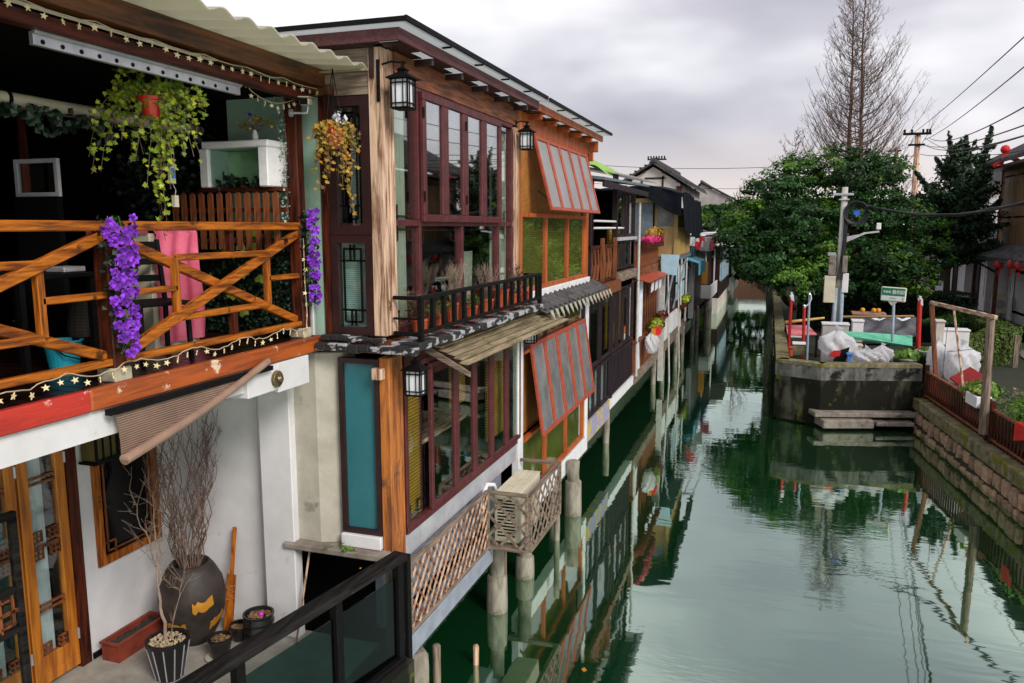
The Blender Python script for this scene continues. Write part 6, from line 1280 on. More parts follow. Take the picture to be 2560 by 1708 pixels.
# ================= WHITE BALCONY HOUSE and farther =================
h6 = thing('balcony_house', 'white trimmed canal house with turquoise awning and a low white balcony', 'house', (-4, 40, .9)); shell(h6, 33, 46, 5.0)
part(h6, 'white_post', G().box(FX-.05, 34.3, 1.1, FX+.12, 34.9, 3.6), M['whitepaint']); part(h6, 'turquoise_awning', G().ext([Vector((FX-.1, 32.2, 3.75)), Vector((FX+.55, 32.2, 3.55)), Vector((FX+.55, 35.2, 3.55)), Vector((FX-.1, 35.2, 3.75))], (0, 0, .05)).box(FX+.52, 32.2, 3.1, FX+.56, 35.2, 3.54), M['sky'])
part(h6, 'white_window', G().box(FX, 32.9, 2.0, FX+.05, 33.1, 3.4).box(FX, 33.8, 2.0, FX+.05, 34.0, 3.4).box(FX, 33.1, 3.3, FX+.05, 33.8, 3.4).box(FX, 33.1, 2.0, FX+.05, 33.8, 2.1), M['whitepaint'])
part(h6, 'balcony_wall', G().box(FX-.1, 39.7, 1.5, FX+.42, 39.8, 2.15).box(FX+.42, 39.7, 1.5, FX+.5, 44, 2.15), M['whitepaint'], bev=.01); part(h6, 'balcony_floor', G().box(FX-.1, 39.8, 1.4, FX+.42, 44, 1.5), M['concrete'])
part(h6, 'orange_board', G().box(FX-.1, 40.0, 2.2, FX+.28, 40.05, 3.3), M['orangepanel']); part(h6, 'panelled_wall', G().box(FX-.1, 35, 1.2, FX, 46, 4.5), M['darkframe'])
part(h6, 'blue_roof', G().ext([Vector((FX-.3, 36.0, 4.05)), Vector((FX+.55, 36.0, 3.9)), Vector((FX+.55, 41, 3.9)), Vector((FX-.3, 41, 4.05))], (0, 0, .06)), M['blue']); part(h6, 'white_roof', G().ext([Vector((FX-.3, 41.5, 4.2)), Vector((FX+1.15, 41.5, 3.95)), Vector((FX+1.15, 47, 3.95)), Vector((FX-.3, 47, 4.2))], (0, 0, .08)), M['oldwall'])
part(h6, 'upper_wall', G().box(-6, 36, 4.0, FX-.15, 36.1, 4.9), M['oldwall'])
for k, y in enumerate((35, 37, 40.3, 41.2)): pile(60+k, y, .16 if k > 1 else .09, 1.4, 'pale pile under the white balcony house, %s' % ('first from the near end', 'second from the near end', 'thick one below the balcony', 'farthest thick one')[k], X=FX+(.3 if k > 1 else .1))
part(h6, 'rail_post', G().box(FX+.1, 40.5, 2.15, FX+.16, 40.6, 3.9).box(FX+.42, 42, 2.15, FX+.48, 42.1, 3.9), M['whitepaint'])
h7 = thing('teal_panel_house', 'farthest left canal house with pale blue railing panels over the water', 'house', (-3, 50, .9))
part(h7, 'wall', G().box(-6, 47, .9, -2.95, 47.2, 3.9).box(-3.1, 47.2, .9, -2.95, 58, 3.9), M['darkframe']); part(h7, 'blue_panel', G().box(-2.94, 47.2, 1.9, -2.86, 54.5, 2.9), M['paleblue']); 
for k in range(6): part(h7, 'panel_stile', G().box(-2.86, 47.2+k*1.4, 1.85, -2.82, 47.35+k*1.4, 3.7), M['galv'])
part(h7, 'roof', G().box(-6, 46.5, 3.9, -2.5, 58, 4.05), M['slatblue']); part(h7, 'white_wall', G().box(-3.2, 58, .5, -2.6, 64, 3.2), M['whitepaint']); part(h7, 'window', G().box(-2.6, 59.5, 1.6, -2.57, 61.5, 2.6), M['black']); part(h7, 'base', G().box(-3.4, 47, .0, -3.0, 66, .9), M['oldwall'])
# gabled houses behind
def gable_house(name, label, px, yy, wall, edge, z0=1.0, depth=9, timber=False, loc=None):
    pts = [ony(a, b, yy) for a, b in px]                 # left eave, ridge, right eave
    t = thing(name, label, 'house', (pts[1].x, yy, z0)); L_, Rg, Re = pts; ov = .35
    body = [Vector((L_.x+ov, yy, z0)), Vector((Re.x-ov, yy, z0)), Vector((Re.x-ov, yy, Re.z+.1)), Vector((Rg.x, yy, Rg.z-.12)), Vector((L_.x+ov, yy, L_.z+.1))]
    part(t, 'wall', G().ext(body, (0, depth, 0)), M[wall])
    g = G()
    for a, b in ((L_, Rg), (Rg, Re)): g.ext([Vector((a.x, yy-.25, a.z)), Vector((b.x, yy-.25, b.z)), Vector((b.x, yy-.25, b.z+.09)), Vector((a.x, yy-.25, a.z+.09))], (0, depth+.5, 0))
    part(t, 'roof', g, M['tile'])
    g = G()
    for a, b in ((L_, Rg), (Re, Rg)):
        for k in range(4): p = a.lerp(b, (k+.0)/4); 
        n_ = int((b-a).length/.22)
        for k in range(n_): p = a.lerp(b, (k+.5)/n_); g.cyl((p.x, yy-.26, p.z+.11), (p.x, yy+depth+.25, p.z+.11), .05, n=6)
    part(t, 'roof_tile_rows', g, M['tile'], kind='stuff')
    part(t, 'ridge', G().box(Rg.x-.09, yy-.32, Rg.z+.05, Rg.x+.09, yy+depth+.3, Rg.z+.22), M['tile'])
    for a, b in ((L_, Rg), (Re, Rg)):
        for k in range(2): p = a.lerp(b, .3+.4*k); part(t, 'purlin', G().box(p.x-.06, yy-.2, p.z-.12, p.x+.06, yy-.003, p.z), M['black'])
    return t, L_, Rg, Re
t, a, b, c = gable_house('white_gable_house', 'white gabled house with black timber framing and black tiled roof above the canal row', ((1560, 455), (1634, 410), (1722, 465)), 34, 'oldwall', 0)
for (x0, x1, z0, z1) in ((a.x+.35, c.x-.5, 6.27, 6.33), (a.x+.9, b.x+.5, b.z-.62, b.z-.56), (b.x-.5, b.x-.44, 6.33, b.z-.6), (b.x+.38, b.x+.44, 6.33, b.z-.5)): part(t, 'timber', G().box(x0, 33.96, z0, x1, 33.995, z1), M['black'])
part(t, 'brown_side', G().box(c.x-.5, 33.93, 4.5, c.x-.28, 33.99, c.z), M['darkz'])
t, a, b, c = gable_house('grey_gable_house', 'grey rendered gabled house with peeling plaster right of the white gable', ((1694, 520), (1754, 457), (1828, 495)), 80, 'greywall', 0, depth=12)
wa, wb, wc, wd = RY(79.9, 1718, 1728, 490, 505); part(t, 'window', G().box(wa, 79.9, wc, wb, 79.95, wd), M['darkframe']); part(t, 'window_frame', frame_g(BY(79.9), wa-.1, wb+.1, wc-.1, wd+.1, .09, 0, .04)[0], M['whitepaint'])
part(t, 'lean_to', G().ext([ony(x_, y_, 79.4) for x_, y_ in ((1739, 526), (1800, 558), (1852, 566), (1852, 660), (1739, 660))], (0, .5, 0)), M['greywall']); part(t, 'side_wall', G().ext([ony(x_, y_, 79.0) for x_, y_ in ((1814, 526), (1842, 534), (1842, 640), (1814, 640))], (0, 4, 0)), M['oldwall'])
part(t, 'side_roof', G().ext([ony(x_, y_, 78.8) for x_, y_ in ((1812, 520), (1846, 530), (1846, 535), (1812, 526))], (0, 4.5, 0)), M['tile']); part(t, 'side_roof', G().ext([ony(x_, y_, 78.9) for x_, y_ in ((1736, 520), (1804, 556), (1804, 562), (1736, 526))], (0, .8, 0)), M['tile'])
for k, (x_, y_) in enumerate(((-3.3, 43),)): single('dark_awning', 'ragged dark tiled awning above the drying rack', 'awning', G().ext([Vector((-5.4, 43, 4.95)), Vector((-2.6, 43, 4.35)), Vector((-2.6, 43, 4.5)), Vector((-5.4, 43, 5.3))], (0, 3.4, 0)), M['tile'])
# far bank
fbk = thing('far_bridge', 'low reddish brown bridge wall closing the far end of the canal', 'bridge', (0, 74, 0)); part(fbk, 'wall', G().box(-6, 74, -.2, 8, 74.6, 1.6), mat('brown_red_brick', (.16, .055, .035), (.08, .03, .02), bump=.2)); part(fbk, 'parapet', G().box(-6, 73.9, 1.6, 8, 74.7, 1.9), M['stonegrey'])
# ================= RIGHT BANK =================
bigtrees = []
def tube_limb(g, p, q, r0, r1, rr, n=6, amp=.15): P = wiggle(p, q, n, amp, rr); g.tube(P, r0, 7, r1/r0); return P
def leafy_tree(name, label, base, blobs, m, n_leaf, s, seed, grp=None, low=None):
    rr = random.Random(seed); base = Vector(base); t = thing(name, label, 'tree', base)
    if grp: t['group'] = grp
    g = G(); cen = sum((Vector(b[0]) for b in blobs), Vector())/len(blobs); fork = base.lerp(Vector((cen.x, cen.y, base.z + (cen.z-base.z)*.55)), 1)
    P = wiggle(base - Vector((0, 0, .1)), fork, 6, .06, rr); g.tube(P, .20, 9, .6)
    for (c, r) in blobs: Q = tube_limb(g, fork.lerp(base, rr.uniform(0, .3)), c, .09, .02, rr); [g.tube(wiggle(Q[rr.randint(2, 5)], Vector(c)+Vector((rvec(rr).x*r[0], rvec(rr).y*r[1], rvec(rr).z*r[2]))*.8, 4, .06, rr), .02, 4, .3) for _ in range(7)]
    part(t, 'trunk', g, M['bark'], smooth=True)
    g = G(); V = [r[0]*r[1]*r[2] for c, r in blobs]; tot = sum(v ** .67 for v in V)
    for (c, r), v in zip(blobs, V):
        nc = max(10, int(n_leaf*(v ** .67)/tot/40))
        for k in range(nc):
            d = rvec(rr); 
            if d.z < -.35 and rr.random() < .4: d.z = abs(d.z)
            rad = rr.uniform(.72, 1.16) if rr.random() < .8 else rr.uniform(.3, .8); cc = Vector(c) + Vector((d.x*r[0], d.y*r[1], d.z*r[2]))*rad
            cs = rr.uniform(.20, .42)
            for j in range(34):
                w = rvec(rr)*(rr.random()**.5)*cs; w.z *= .55; nd = (d*.7 + rvec(rr)*.7 + Vector((0, 0, .5)))
                add_leaf(g, cc+w, nd, rr.uniform(0, 6), s*rr.uniform(.7, 1.35), 'q', .3)
    part(t, 'crown', g, M[m], kind='stuff'); return t
cam_blobs = []
for (px, py, Y, r) in ((1905, 675, 30.5, .6), (1945, 695, 30, .6), (1990, 700, 30, .8), (1850, 600, 33, 1.1), (1890, 560, 33, 1.15), (1865, 640, 32, .7), (1930, 500, 34, 1.3), (1990, 450, 35, 1.2), (2000, 570, 33, 1.5), (1940, 640, 32, 1.1), (2040, 660, 32, 1.2)): c = ony(px, py, Y); cam_blobs.append((c, (r, r, r*.8)))
leafy_tree('broadleaf_tree', 'glossy dark evergreen tree leaning over the canal, left of the concrete pole', onz(1985, 770, 1.0), cam_blobs, 'camphor', 36000, .14, 5, 'evergreen trees on the right bank')
cb = []
for (px, py, Y, r) in ((2060, 710, 31, .8), (2130, 705, 31.5, .8), (2220, 700, 31, .9), (2290, 690, 31, .8), (2110, 435, 35, 1.3), (2180, 470, 35, 1.4), (2200, 560, 34, 1.4), (2120, 560, 34, 1.5), (2270, 570, 33, 1.2), (2310, 650, 32, 1.0), (2240, 660, 31.5, 1.15), (2170, 660, 32, 1.1), (2210, 430, 36, .9)): c = ony(px, py, Y); cb.append((c, (r, r, r*.8)))
leafy_tree('broadleaf_tree', 'glossy dark evergreen tree behind the concrete pole and street sign', onz(2190, 800, 1.0), cb, 'camphor', 38000, .14, 6, 'evergreen trees on the right bank')
# dark conifer: layered drooping sprays
rr = random.Random(13); cbp = onz(2405, 770, 1.0); t = thing('conifer_tree', 'dark spreading conifer with ragged upswept branch tips before the white cottages', 'tree', cbp)
top = ony(2395, 400, 36); cbp = Vector((top.x, 36, 1.0)); g = G(); P = wiggle(cbp, top, 10, .08, rr); g.tube(P, .16, 8, .2); lf = G()
def spray(p, q, n, wd, s=.17):
    pts = wiggle(p, q, 6, .06, rr); g.tube(pts, .035, 5, .3); Dd = (Vector(q)-Vector(p)).normalized()
    for k in range(n):
        f = rr.uniform(.12, 1.02); i = min(5, int(f*6)); b = pts[i].lerp(pts[i+1], min(1, f*6-i)); o_ = rvec(rr)*wd*(1.15-f)*rr.random(); o_.z *= .6; add_leaf(lf, b+o_, (rvec(rr)*.8+Vector((0, -.3, .6))), rr.uniform(0, 6), s*rr.uniform(.6, 1.3), 'q', .28)
for (x0, y0, x1, y1, yo, n, wd) in ((2400, 480, 2340, 395, 0, 520, .35), (2400, 470, 2372, 350, 0, 520, .32), (2410, 430, 2415, 340, 0, 420, .26), (2430, 480, 2480, 318, .3, 620, .30), (2440, 500, 2478, 400, 0, 520, .35), (2400, 560, 2290, 430, -.3, 520, .32), (2400, 560, 2270, 510, -.5, 800, .45), (2410, 600, 2500, 500, -.4, 620, .40), (2410, 580, 2520, 560, -.5, 520, .35), (2400, 620, 2500, 620, -.5, 620, .42), (2390, 640, 2330, 610, -.6, 900, .6), (2400, 520, 2330, 480, -.8, 900, .6), (2400, 560, 2420, 500, -.9, 1000, .7), (2400, 600, 2450, 560, -.9, 900, .6), (2390, 600, 2380, 560, -1, 900, .7), (2390, 650, 2470, 645, -.7, 520, .35), (2400, 540, 2460, 470, -.5, 800, .5), (2390, 590, 2310, 560, -.8, 800, .5)):
    a = ony(x0, y0, 36); b = ony(x1, y1, 36+yo*1.6)
    if y1 < 440:
        for q in range(7): a_ = a.lerp(b, rr.uniform(.25, .85)); spray(a_, a_+rvec(rr)*.45+Vector((0, 0, .35)), 70, .14)
    spray(a, b, int(n*(1.0 if y1 < 410 else 1.8)), wd*(1.25 if y1 < 410 else 1.35))
for (px, py, r_) in ((2400, 470, .8), (2420, 540, 1.0), (2380, 560, .9), (2350, 600, .8), (2425, 590, .8), (2390, 620, .9), (2360, 520, .6), (2440, 480, .5), (2330, 500, .5), (2400, 420, .5)):
    c = ony(px, py, 36)
    for k in range(46):
        d = rvec(rr); q = c + Vector((d.x, d.y, d.z*.8))*r_*rr.uniform(.4, 1.1); e_ = q + (d+Vector((0, 0, .3)))*rr.uniform(.2, .5)
        for j in range(26): f = rr.random(); o_ = rvec(rr)*.13; add_leaf(lf, q.lerp(e_, f)+o_, d+rvec(rr)*.8, rr.uniform(0, 6), .16*rr.uniform(.6, 1.3), 'q', .28)
part(t, 'trunk', g, M['bark'], smooth=True); part(t, 'crown', lf, M['pineleaf'], kind='stuff')
# bare metasequoias
def bare_tree(label, base, top, w, seed, nb=120, r0=.2, lo=.25):
    rr = random.Random(seed); base = Vector(base); top = Vector(top); H = top.z-base.z; t = thing('bare_tree', label, 'tree', base); t['group'] = 'bare winter trees'
    g = G(); P = [base.lerp(top, k/16) + Vector((rr.uniform(-.05, .05), 0, 0)) for k in range(17)]; g.tube(P, r0, 8, .08); part(t, 'trunk', g, M['bark'], smooth=True); g = G()
    for k in range(nb):
        f = lo + (1-lo)*(k+rr.random())/nb; p = base.lerp(top, f); L_ = w*(1.12-f)**.8*rr.uniform(.7, 1.1); a = rr.uniform(0, 2*pi); d = Vector((cos(a), sin(a), 0)); pts = []
        for q in range(8): s = q/7; pts.append(p + d*L_*(s**.85) + Vector((0, 0, 1.0))*L_*(.25*s + .85*s*s) + rvec(rr)*.05*s)
        g.tube(pts, .036*(1.15-f)+.007, 4, .2)
        for q in range(13):
            i = rr.randint(1, 6); p0 = pts[i]; l2 = L_*rr.uniform(.15, .42); e = p0 + (d*.3 + rvec(rr)*.55 + Vector((0, 0, .75))).normalized()*l2; m_1 = p0.lerp(e, .5)+rvec(rr)*.06*l2; g.tube([p0, m_1, e], .009, 3, .4)
            for z in range(3): s_ = rr.uniform(.3, .9); pp = p0.lerp(e, s_); g.tube([pp, pp + (rvec(rr)*.6+Vector((0, 0, .5)))*l2*.32], .0055, 3, .6)
    part(t, 'branches', g, M['twig'], kind='stuff')
bt = onz(2118, 735, 1.0)
bare_tree('tall bare winter tree, left of the two tall trunks behind the evergreens', ony(2112, 700, 52), ony(2136, -15, 52), 3.9, 3, 135)
bare_tree('tall bare winter tree, right of the two tall trunks behind the evergreens', ony(2143, 700, 52), ony(2162, -30, 52), 4.3, 4, 135)
bare_tree('small bare tree rising at the left edge of the evergreen crowns', ony(1985, 600, 56), ony(1988, 330, 56), 2.4, 9, 34, .08, .3)
bare_tree('small bare tree by the grey gabled house', ony(1838, 640, 52), ony(1850, 470, 52), 1.6, 12, 18, .06, .3)
bare_tree('thin bare tree between the evergreens and the rear utility pole', ony(2230, 650, 56), ony(2235, 360, 56), 2.6, 14, 34, .08, .2)
# concrete pole with boxes
Yp = 25.8; pb = ony(2086, 905, Yp); pt = ony(2113, 468, Yp); t = thing('utility_pole', 'pale concrete utility pole with electric boxes and black cable coil on the canal corner', 'utility pole', (pb.x, Yp, 1.0)); pb.z = 1.0
part(t, 'shaft', G().cyl(pb, pt, .12, .085, 14), M['polec'], smooth=True); d = (pt-pb)
for off in (-.12, .10): part(t, 'grey_conduit', G().cyl(pb+Vector((off, -.14, 0)), pb.lerp(pt, .42)+Vector((off*.8, -.13, 0)), .065, n=10), M['galv'], smooth=True)
def at(px, py, Y=Yp): return ony(px, py, Y)
def pbox(x0, x1, y0, y1, m, nm, Y=Yp-.2, dp=.2):
    a, b, c, e = RY(Y, x0, x1, y0, y1); return part(t, nm, G().box(a, Y, c, b, Y+dp, e), M[m], bev=.01)
pbox(2060, 2088, 690, 757, 'cream', 'electric_box', Yp-.25); pbox(2072, 2090, 640, 688, 'stonegrey', 'transformer_box', Yp-.25); pbox(2106, 2119, 640, 682, 'stonegrey', 'transformer_box', Yp-.25); pbox(2105, 2121, 684, 732, 'whitepaint', 'electric_box', Yp-.22)
pbox(2070, 2090, 632, 640, 'greypaint', 'box_lid', Yp-.26, .24); pbox(2083, 2135, 483, 489, 'greypaint', 'cross_arm', Yp-.12, .06); pbox(2098, 2124, 497, 501, 'steel', 'clamp', Yp-.13, .2); pbox(2083, 2090, 477, 483, 'whitepaint', 'insulator', Yp-.12, .06)
for k in range(4): part(t, 'cable', G().tube([at(2113+k*2, 525, Yp-.16), at(2108+k*2.5, 600, Yp-.18), at(2100+k*3, 660, Yp-.2), at(2093+k*4, 700, Yp-.27)], .02, 6), M['rubber'])
cc = at(2140, 533, Yp-.1); g = G()
for k in range(5):
    r_ = .27+.018*k; g.tube([cc + Vector((cos(a*2*pi/24)*r_, -.03*k, sin(a*2*pi/24)*r_)) for a in range(25)], .022, 6)
part(t, 'cable_coil', g, M['rubber'], smooth=True); part(t, 'blue_tag', G().box(cc.x-.07, cc.y-.16, cc.z-.05, cc.x+.09, cc.y-.13, cc.z+.07), M['blueglass'])
a = at(2115, 603); b = at(2162, 583); c = at(2198, 579); part(t, 'lamp_arm', G().bar(a, b, .06).bar(b, c, .05), M['steel']); part(t, 'lamp_head', G().ub((at(2196, 566), Vector((1, 0, 0)), Vector((0, 1, 0)), Vector((0, 0, 1))), -.06, .07, -.06, .06, -.1, .1), M['whitepaint'], bev=.02); part(t, 'arm_gusset', G().ext([at(2115, 592), at(2148, 586), at(2140, 596), at(2115, 606)], (0, .03, 0)), M['steel'])
t2 = thing('overhead_cable', 'thick black cable bundle sagging from the pole coil to the right', 'cable', at(2155, 512)); P = [at(2155, 512), ony(2220, 526, 25), ony(2300, 537, 24), ony(2400, 537, 23), ony(2480, 524, 22), ony(2560, 508, 21), ony(2700, 470, 20)]
for k in range(3): part(t2, 'cable', G().tube([p+Vector((0, .05*k, .03*sin(j*3+k*2))) for j, p in enumerate(P)], .028, 6), M['rubber'])
def rpole(name, label, a, b, Y, r, m, cat='pole', extra=None, grp=None):
    p = ony(*a, Y); q = ony(*b, Y); p.z = 1.02; t = thing(name, label, cat, p); part(t, 'shaft', G().cyl(p, q, r, n=10), M[m], smooth=False)
    part(t, 'cap', G().cyl(q, q+Vector((0, 0, .04)), r*1.1, r*.5, 8), M['steel'])
    if extra: extra(t, q)
    if grp: t['group'] = grp
    return t
rag_ = lambda t, q: part(t, 'rag', G().face([q+Vector((-.05, -.05, .0)), q+Vector((.06, -.05, .02)), q+Vector((.08, -.06, -.18)), q+Vector((.0, -.05, -.14))]).face([q+Vector((0, -.05, .0)), q+Vector((.04, -.05, .08)), q+Vector((-.04, -.05, .1))]), M['cloth'])
G3 = 'red poles at the canal corner'
rpole('red_pole', 'red pole standing by the ivy edge, leftmost of the three red poles', (1971, 880), (1979, 738), 24.2, .045, 'redpaint', extra=rag_, grp=G3)
rpole('red_pole', 'shorter red pole between the ivy edge pole and the thin grey pole', (2008, 880), (2011, 765), 24.0, .045, 'redpaint', grp=G3)
rpole('red_pole', 'red pole right of the green street sign, rightmost of the three red poles', (2297, 880), (2300, 748), 23.6, .06, 'redpaint', extra=rag_, grp=G3)
rpole('grey_pole', 'thin grey pipe pole with a curved white hose beside the red poles', (2018, 890), (2024, 736), 23.4, .035, 'galv', extra=lambda t, q: part(t, 'hose', G().tube([q+Vector((.03, -.04, 0)), q+Vector((.05, -.04, -.12)), q+Vector((-.01, -.04, -.27)), q+Vector((-.12, -.04, -.37))], .02, 6), M['cloth']))
# street sign
Ys = 22.9; p = ony(2230, 897, Ys); q = ony(2235, 752, Ys); p.z = 1.1; t = thing('street_sign', 'green and white street name sign on a grey post at the canal corner', 'street sign', p)
part(t, 'post', G().cyl(p, q, .035, n=12), M['galv'], smooth=True); sc_ = ony(2234, 736, Ys); th_ = radians(-14)
U = Vector((cos(th_), -.45, sin(th_)*.25)).normalized(); U = Vector((.93, -.36, -.03)).normalized(); W = Vector((0, 0, 1)); Nn_ = U.cross(W); Nn_.normalize(); Nn_ = Nn_ if Nn_.y < 0 else -Nn_; W = Nn_.cross(U); W = W if W.z > 0 else -W
B_ = (sc_, U, W, Nn_)
part(t, 'board', G().ub(B_, -.31, .31, -.19, .19, -.03, .03), mat('pale_green_frame', (.62, .68, .5), (.5, .56, .4), bump=0), bev=.02); part(t, 'green_panel', G().ub(B_, -.285, .285, -.04, .165, .0305, .034), M['signgreen']); part(t, 'white_panel', G().ub(B_, -.285, .285, -.165, -.042, .0305, .034), M['signwhite'])
part(t, 'bracket', G().ext([sc_+U*-.12-W*.192, sc_+U*.12-W*.192, sc_+U*.02-W*.30, sc_-U*.02-W*.30], Nn_*.02), M['cream'])
def text(T, s, B, u, v, size, m, name='lettering', wscale=1.0):
    cu = bpy.data.curves.new('lettering', 'FONT'); cu.body = s; cu.size = size; cu.align_x = 'CENTER'; cu.align_y = 'CENTER'; cu.extrude = .001; cu.resolution_u = 3; cu.offset = size*.02
    o = bpy.data.objects.new('tmp', cu); me = bpy.data.meshes.new_from_object(o); bpy.data.objects.remove(o); me.name = name; me.materials.clear(); me.materials.append(m)
    Mx = Matrix((( *(B[1]*wscale), 0), (*B[2], 0), (*B[3], 0), (0, 0, 0, 1))).transposed(); Mx.translation = B[0]+B[1]*u+B[2]*v+B[3]*.037
    ob = bpy.data.objects.new(name, me); COL.objects.link(ob); ob.parent = T; ob.matrix_local = Matrix.Translation(-Vector(T.location)) @ Mx
text(t, '胜利街', B_, .13, .055, .115, M['signwhite'], wscale=.9); text(t, '朱家角·', B_, -.15, .055, .07, M['signwhite'], wscale=.9); text(t, 'SHENGLI JIE', B_, .0, -.105, .035, M['galv']); part(t, 'red_mark', G().ub(B_, .235, .255, -.14, -.08, .036, .038), M['redpaint'])
# cabinet etc
def boxthing(name, label, cat, Y, x0, x1, y0, y1, m, dp=.4, lid=None, z0=None, bev=.012):
    a, b, c, e = RY(Y, x0, x1, y0, y1); c = c if z0 is None else z0; t = thing(name, label, cat, ((a+b)/2, Y, c)); part(t, 'body', G().box(a, Y, c, b, Y+dp, e), M[m], bev=bev)
    part(t, 'lid', G().box(a-.02, Y-.03, e+.001, b+.02, Y+dp+.02, e+.05), M[lid or m], bev=.008); return t
t = boxthing('electric_cabinet', 'large pale grey electric cabinet at the foot of the concrete pole', 'cabinet', 24.3, 2054, 2120, 813, 900, 'fridge', lid='whitepaint', z0=1.02); t.children[0].data.materials[0] = M['greywall'] if 0 else mat('pale_cabinet_grey', (.50, .48, .45), (.42, .40, .38), bump=.03)
boxthing('white_box', 'upright white box behind the mint sheet, right of the electric cabinet', 'box', 25.0, 2129, 2157, 805, 880, 'whitepaint', z0=1.02); boxthing('white_box', 'small pale box with a lid, low beside the tied plastic bags', 'box', 22.6, 2127, 2154, 866, 912, 'cream', z0=1.02)
boxthing('white_box', 'white box behind the timber frame left post', 'box', 24.5, 2338, 2360, 806, 880, 'oldwall', z0=1.02); boxthing('white_trough', 'long white trough with a rim behind the timber frame', 'trough', 24.8, 2358, 2423, 828, 868, 'whitepaint', z0=1.02)
boxthing('blue_tub', 'small bright blue tub on the mossy coping', 'tub', 21.4, 2118, 2130, 888, 904, 'blue', dp=.15, z0=1.5)
boxthing('concrete_block', 'mossy concrete block with a white cap on the wall corner', 'block', 22.2, 1982, 2012, 862, 892, 'mosstop', lid='whitepaint', dp=.25, z0=1.58); boxthing('brick', 'single brown brick on the coping beside the concrete block', 'brick', 21.9, 1974, 1982, 872, 890, 'terracotta', dp=.12, z0=1.58)
# pink sheet on frame
t = thing('pink_sheet', 'pink plastic sheet over a low frame behind the red poles', 'sheet', (1.0, 26, 1.0)); A = [ony(1964, 815, 27), ony(2020, 815, 27.5), ony(2042, 838, 25.6), ony(1969, 838, 25.6)]; part(t, 'sheet', G().ext(A, (0, 0, .03)), mat('pink_sheet', (.78, .22, .24), (.62, .15, .17), bump=.1)); [part(t, 'leg', G().box(p.x-.03, p.y-.03, 1.0, p.x+.03, p.y+.03, p.z), M['black']) for p in A]
single('pink_frame_rail', 'white rail below the pink plastic sheet', 'rail', G().bar(ony(1974, 841, 25.4), ony(2004, 842, 25.4), .05), M['whitepaint'])
single('bamboo_pole', 'long yellow bamboo pole lying left of the concrete pole', 'bamboo pole', G().cyl(ony(1962, 806, 26.5), ony(2060, 795, 27.5), .05, .035, 8), mat('yellow_bamboo', (.62, .42, .14), (.45, .28, .08), bump=.1)); single('bamboo_pole', 'long yellow bamboo pole lying right of the concrete pole', 'bamboo pole', G().cyl(ony(2094, 793, 27), ony(2285, 791, 26.2), .045, .035, 8), M['ochrepanel'])
single('dark_tarpaulin', 'grey black tarpaulin heaped behind the street sign', 'tarpaulin', G().grid(lambda s, q: Vector(ony(2150+140*s, 797, 27)).lerp(Vector(ony(2150+140*s, 842, 24.8)), q) + Vector((0, 0, .06*sin(s*14+q*5)+.05*sin(q*9))), 30, 14), mat('grey_tarp', (.12, .12, .13), (.04, .04, .045), rough=.45, bump=.3, scale=3), smooth=True)
single('white_tarpaulin', 'crumpled white tarpaulin along the edge of the dark one', 'tarpaulin', G().grid(lambda s, q: Vector(ony(2150+140*s, 795, 27.2)).lerp(Vector(ony(2152+138*s, 803, 26.8)), q) + Vector((0, 0, .03*sin(s*31+q*5))), 30, 4), M['cloth'], smooth=True)
g = G(); A, Bq, C_, D_ = ony(2085, 828, 23.4), ony(2281, 842, 23.9), ony(2281, 868, 22.6), ony(2105, 840, 22.9)
n_ = 10
for k in range(n_*4+1):
    s = k/(n_*4); z = .028*cos(2*pi*k/4); a = A.lerp(D_, s)+Vector((0, 0, z)); b = Bq.lerp(C_, s)+Vector((0, 0, z)); g.v += [tuple(a), tuple(b), tuple(a-Vector((0, 0, .015))), tuple(b-Vector((0, 0, .015)))]
for k in range(n_*4): i = 4*k; g.f += [(i, i+1, i+5, i+4), (i+2, i+6, i+7, i+3)]
single('mint_sheet', 'mint green corrugated sheet resting across the junk in front of the dark tarpaulin', 'corrugated sheet', g, M['mint'], smooth=False)
t = thing('dark_bench', 'dark low bench frame under the right end of the mint sheet', 'bench', (3.4, 23.2, 1.0)); a = ony(2270, 870, 23.6); b = ony(2330, 870, 23.9); part(t, 'top', G().bar((a.x-1.4, a.y+.2, 1.75), (b.x+.3, b.y+.2, 1.78), .35, .05), M['black']); part(t, 'leg', G().box(a.x+.1, a.y, 1, a.x+.18, a.y+.08, 1.72), M['black']); part(t, 'leg', G().box(b.x+.1, a.y, 1, b.x+.18, a.y+.08, 1.72), M['black'])
c = ony(2092, 868, 21.9); bag('big clear tied bag with dark and red rubbish left of the pale boxes', (c.x, c.y, 1.95), (.42, .3, .42), seed=11, extra=lambda t, c, r: (part(t, 'dark_content', G().ext([c+Vector((-.1, -.36, -.38)), c+Vector((.2, -.36, -.38)), c+Vector((.28, -.34, -.0)), c+Vector((.05, -.34, -.1))], (0, .1, 0)), M['black']), part(t, 'red_content', G().ext([c+Vector((-.2, -.35, -.25)), c+Vector((.04, -.35, -.3)), c+Vector((.08, -.35, -.1)), c+Vector((-.1, -.35, -.1))], (0, .1, 0)), M['lantern'])))
c = ony(2165, 890, 21.9); bag('lying pinkish white bag on the wall edge, left of the sign post', (c.x, c.y, 1.72), (.36, .25, .19), seed=12); c = ony(2205, 888, 22.0); bag('crumpled pale bag with a loose ear touching the sign post', (c.x, c.y, 1.76), (.24, .22, .24), seed=13)
def plant(label, c, r, n, m, s, pot=None, name='potted_plant'):
    c = Vector(c); t = thing(name, label, 'plant', c)
    if pot: part(t, 'pot', G().lathe(c, pot[0], 16), M[pot[1]]); 
    bush(t, c + Vector((0, 0, r[2]*.7+(pot[0][-1][1] if pot else 0))), r, n, M[m], s); part(t, 'stem', G().cyl(c, c+Vector((0, 0, r[2]*.6+.1)), .012, n=5), M['greenleaf']); return t
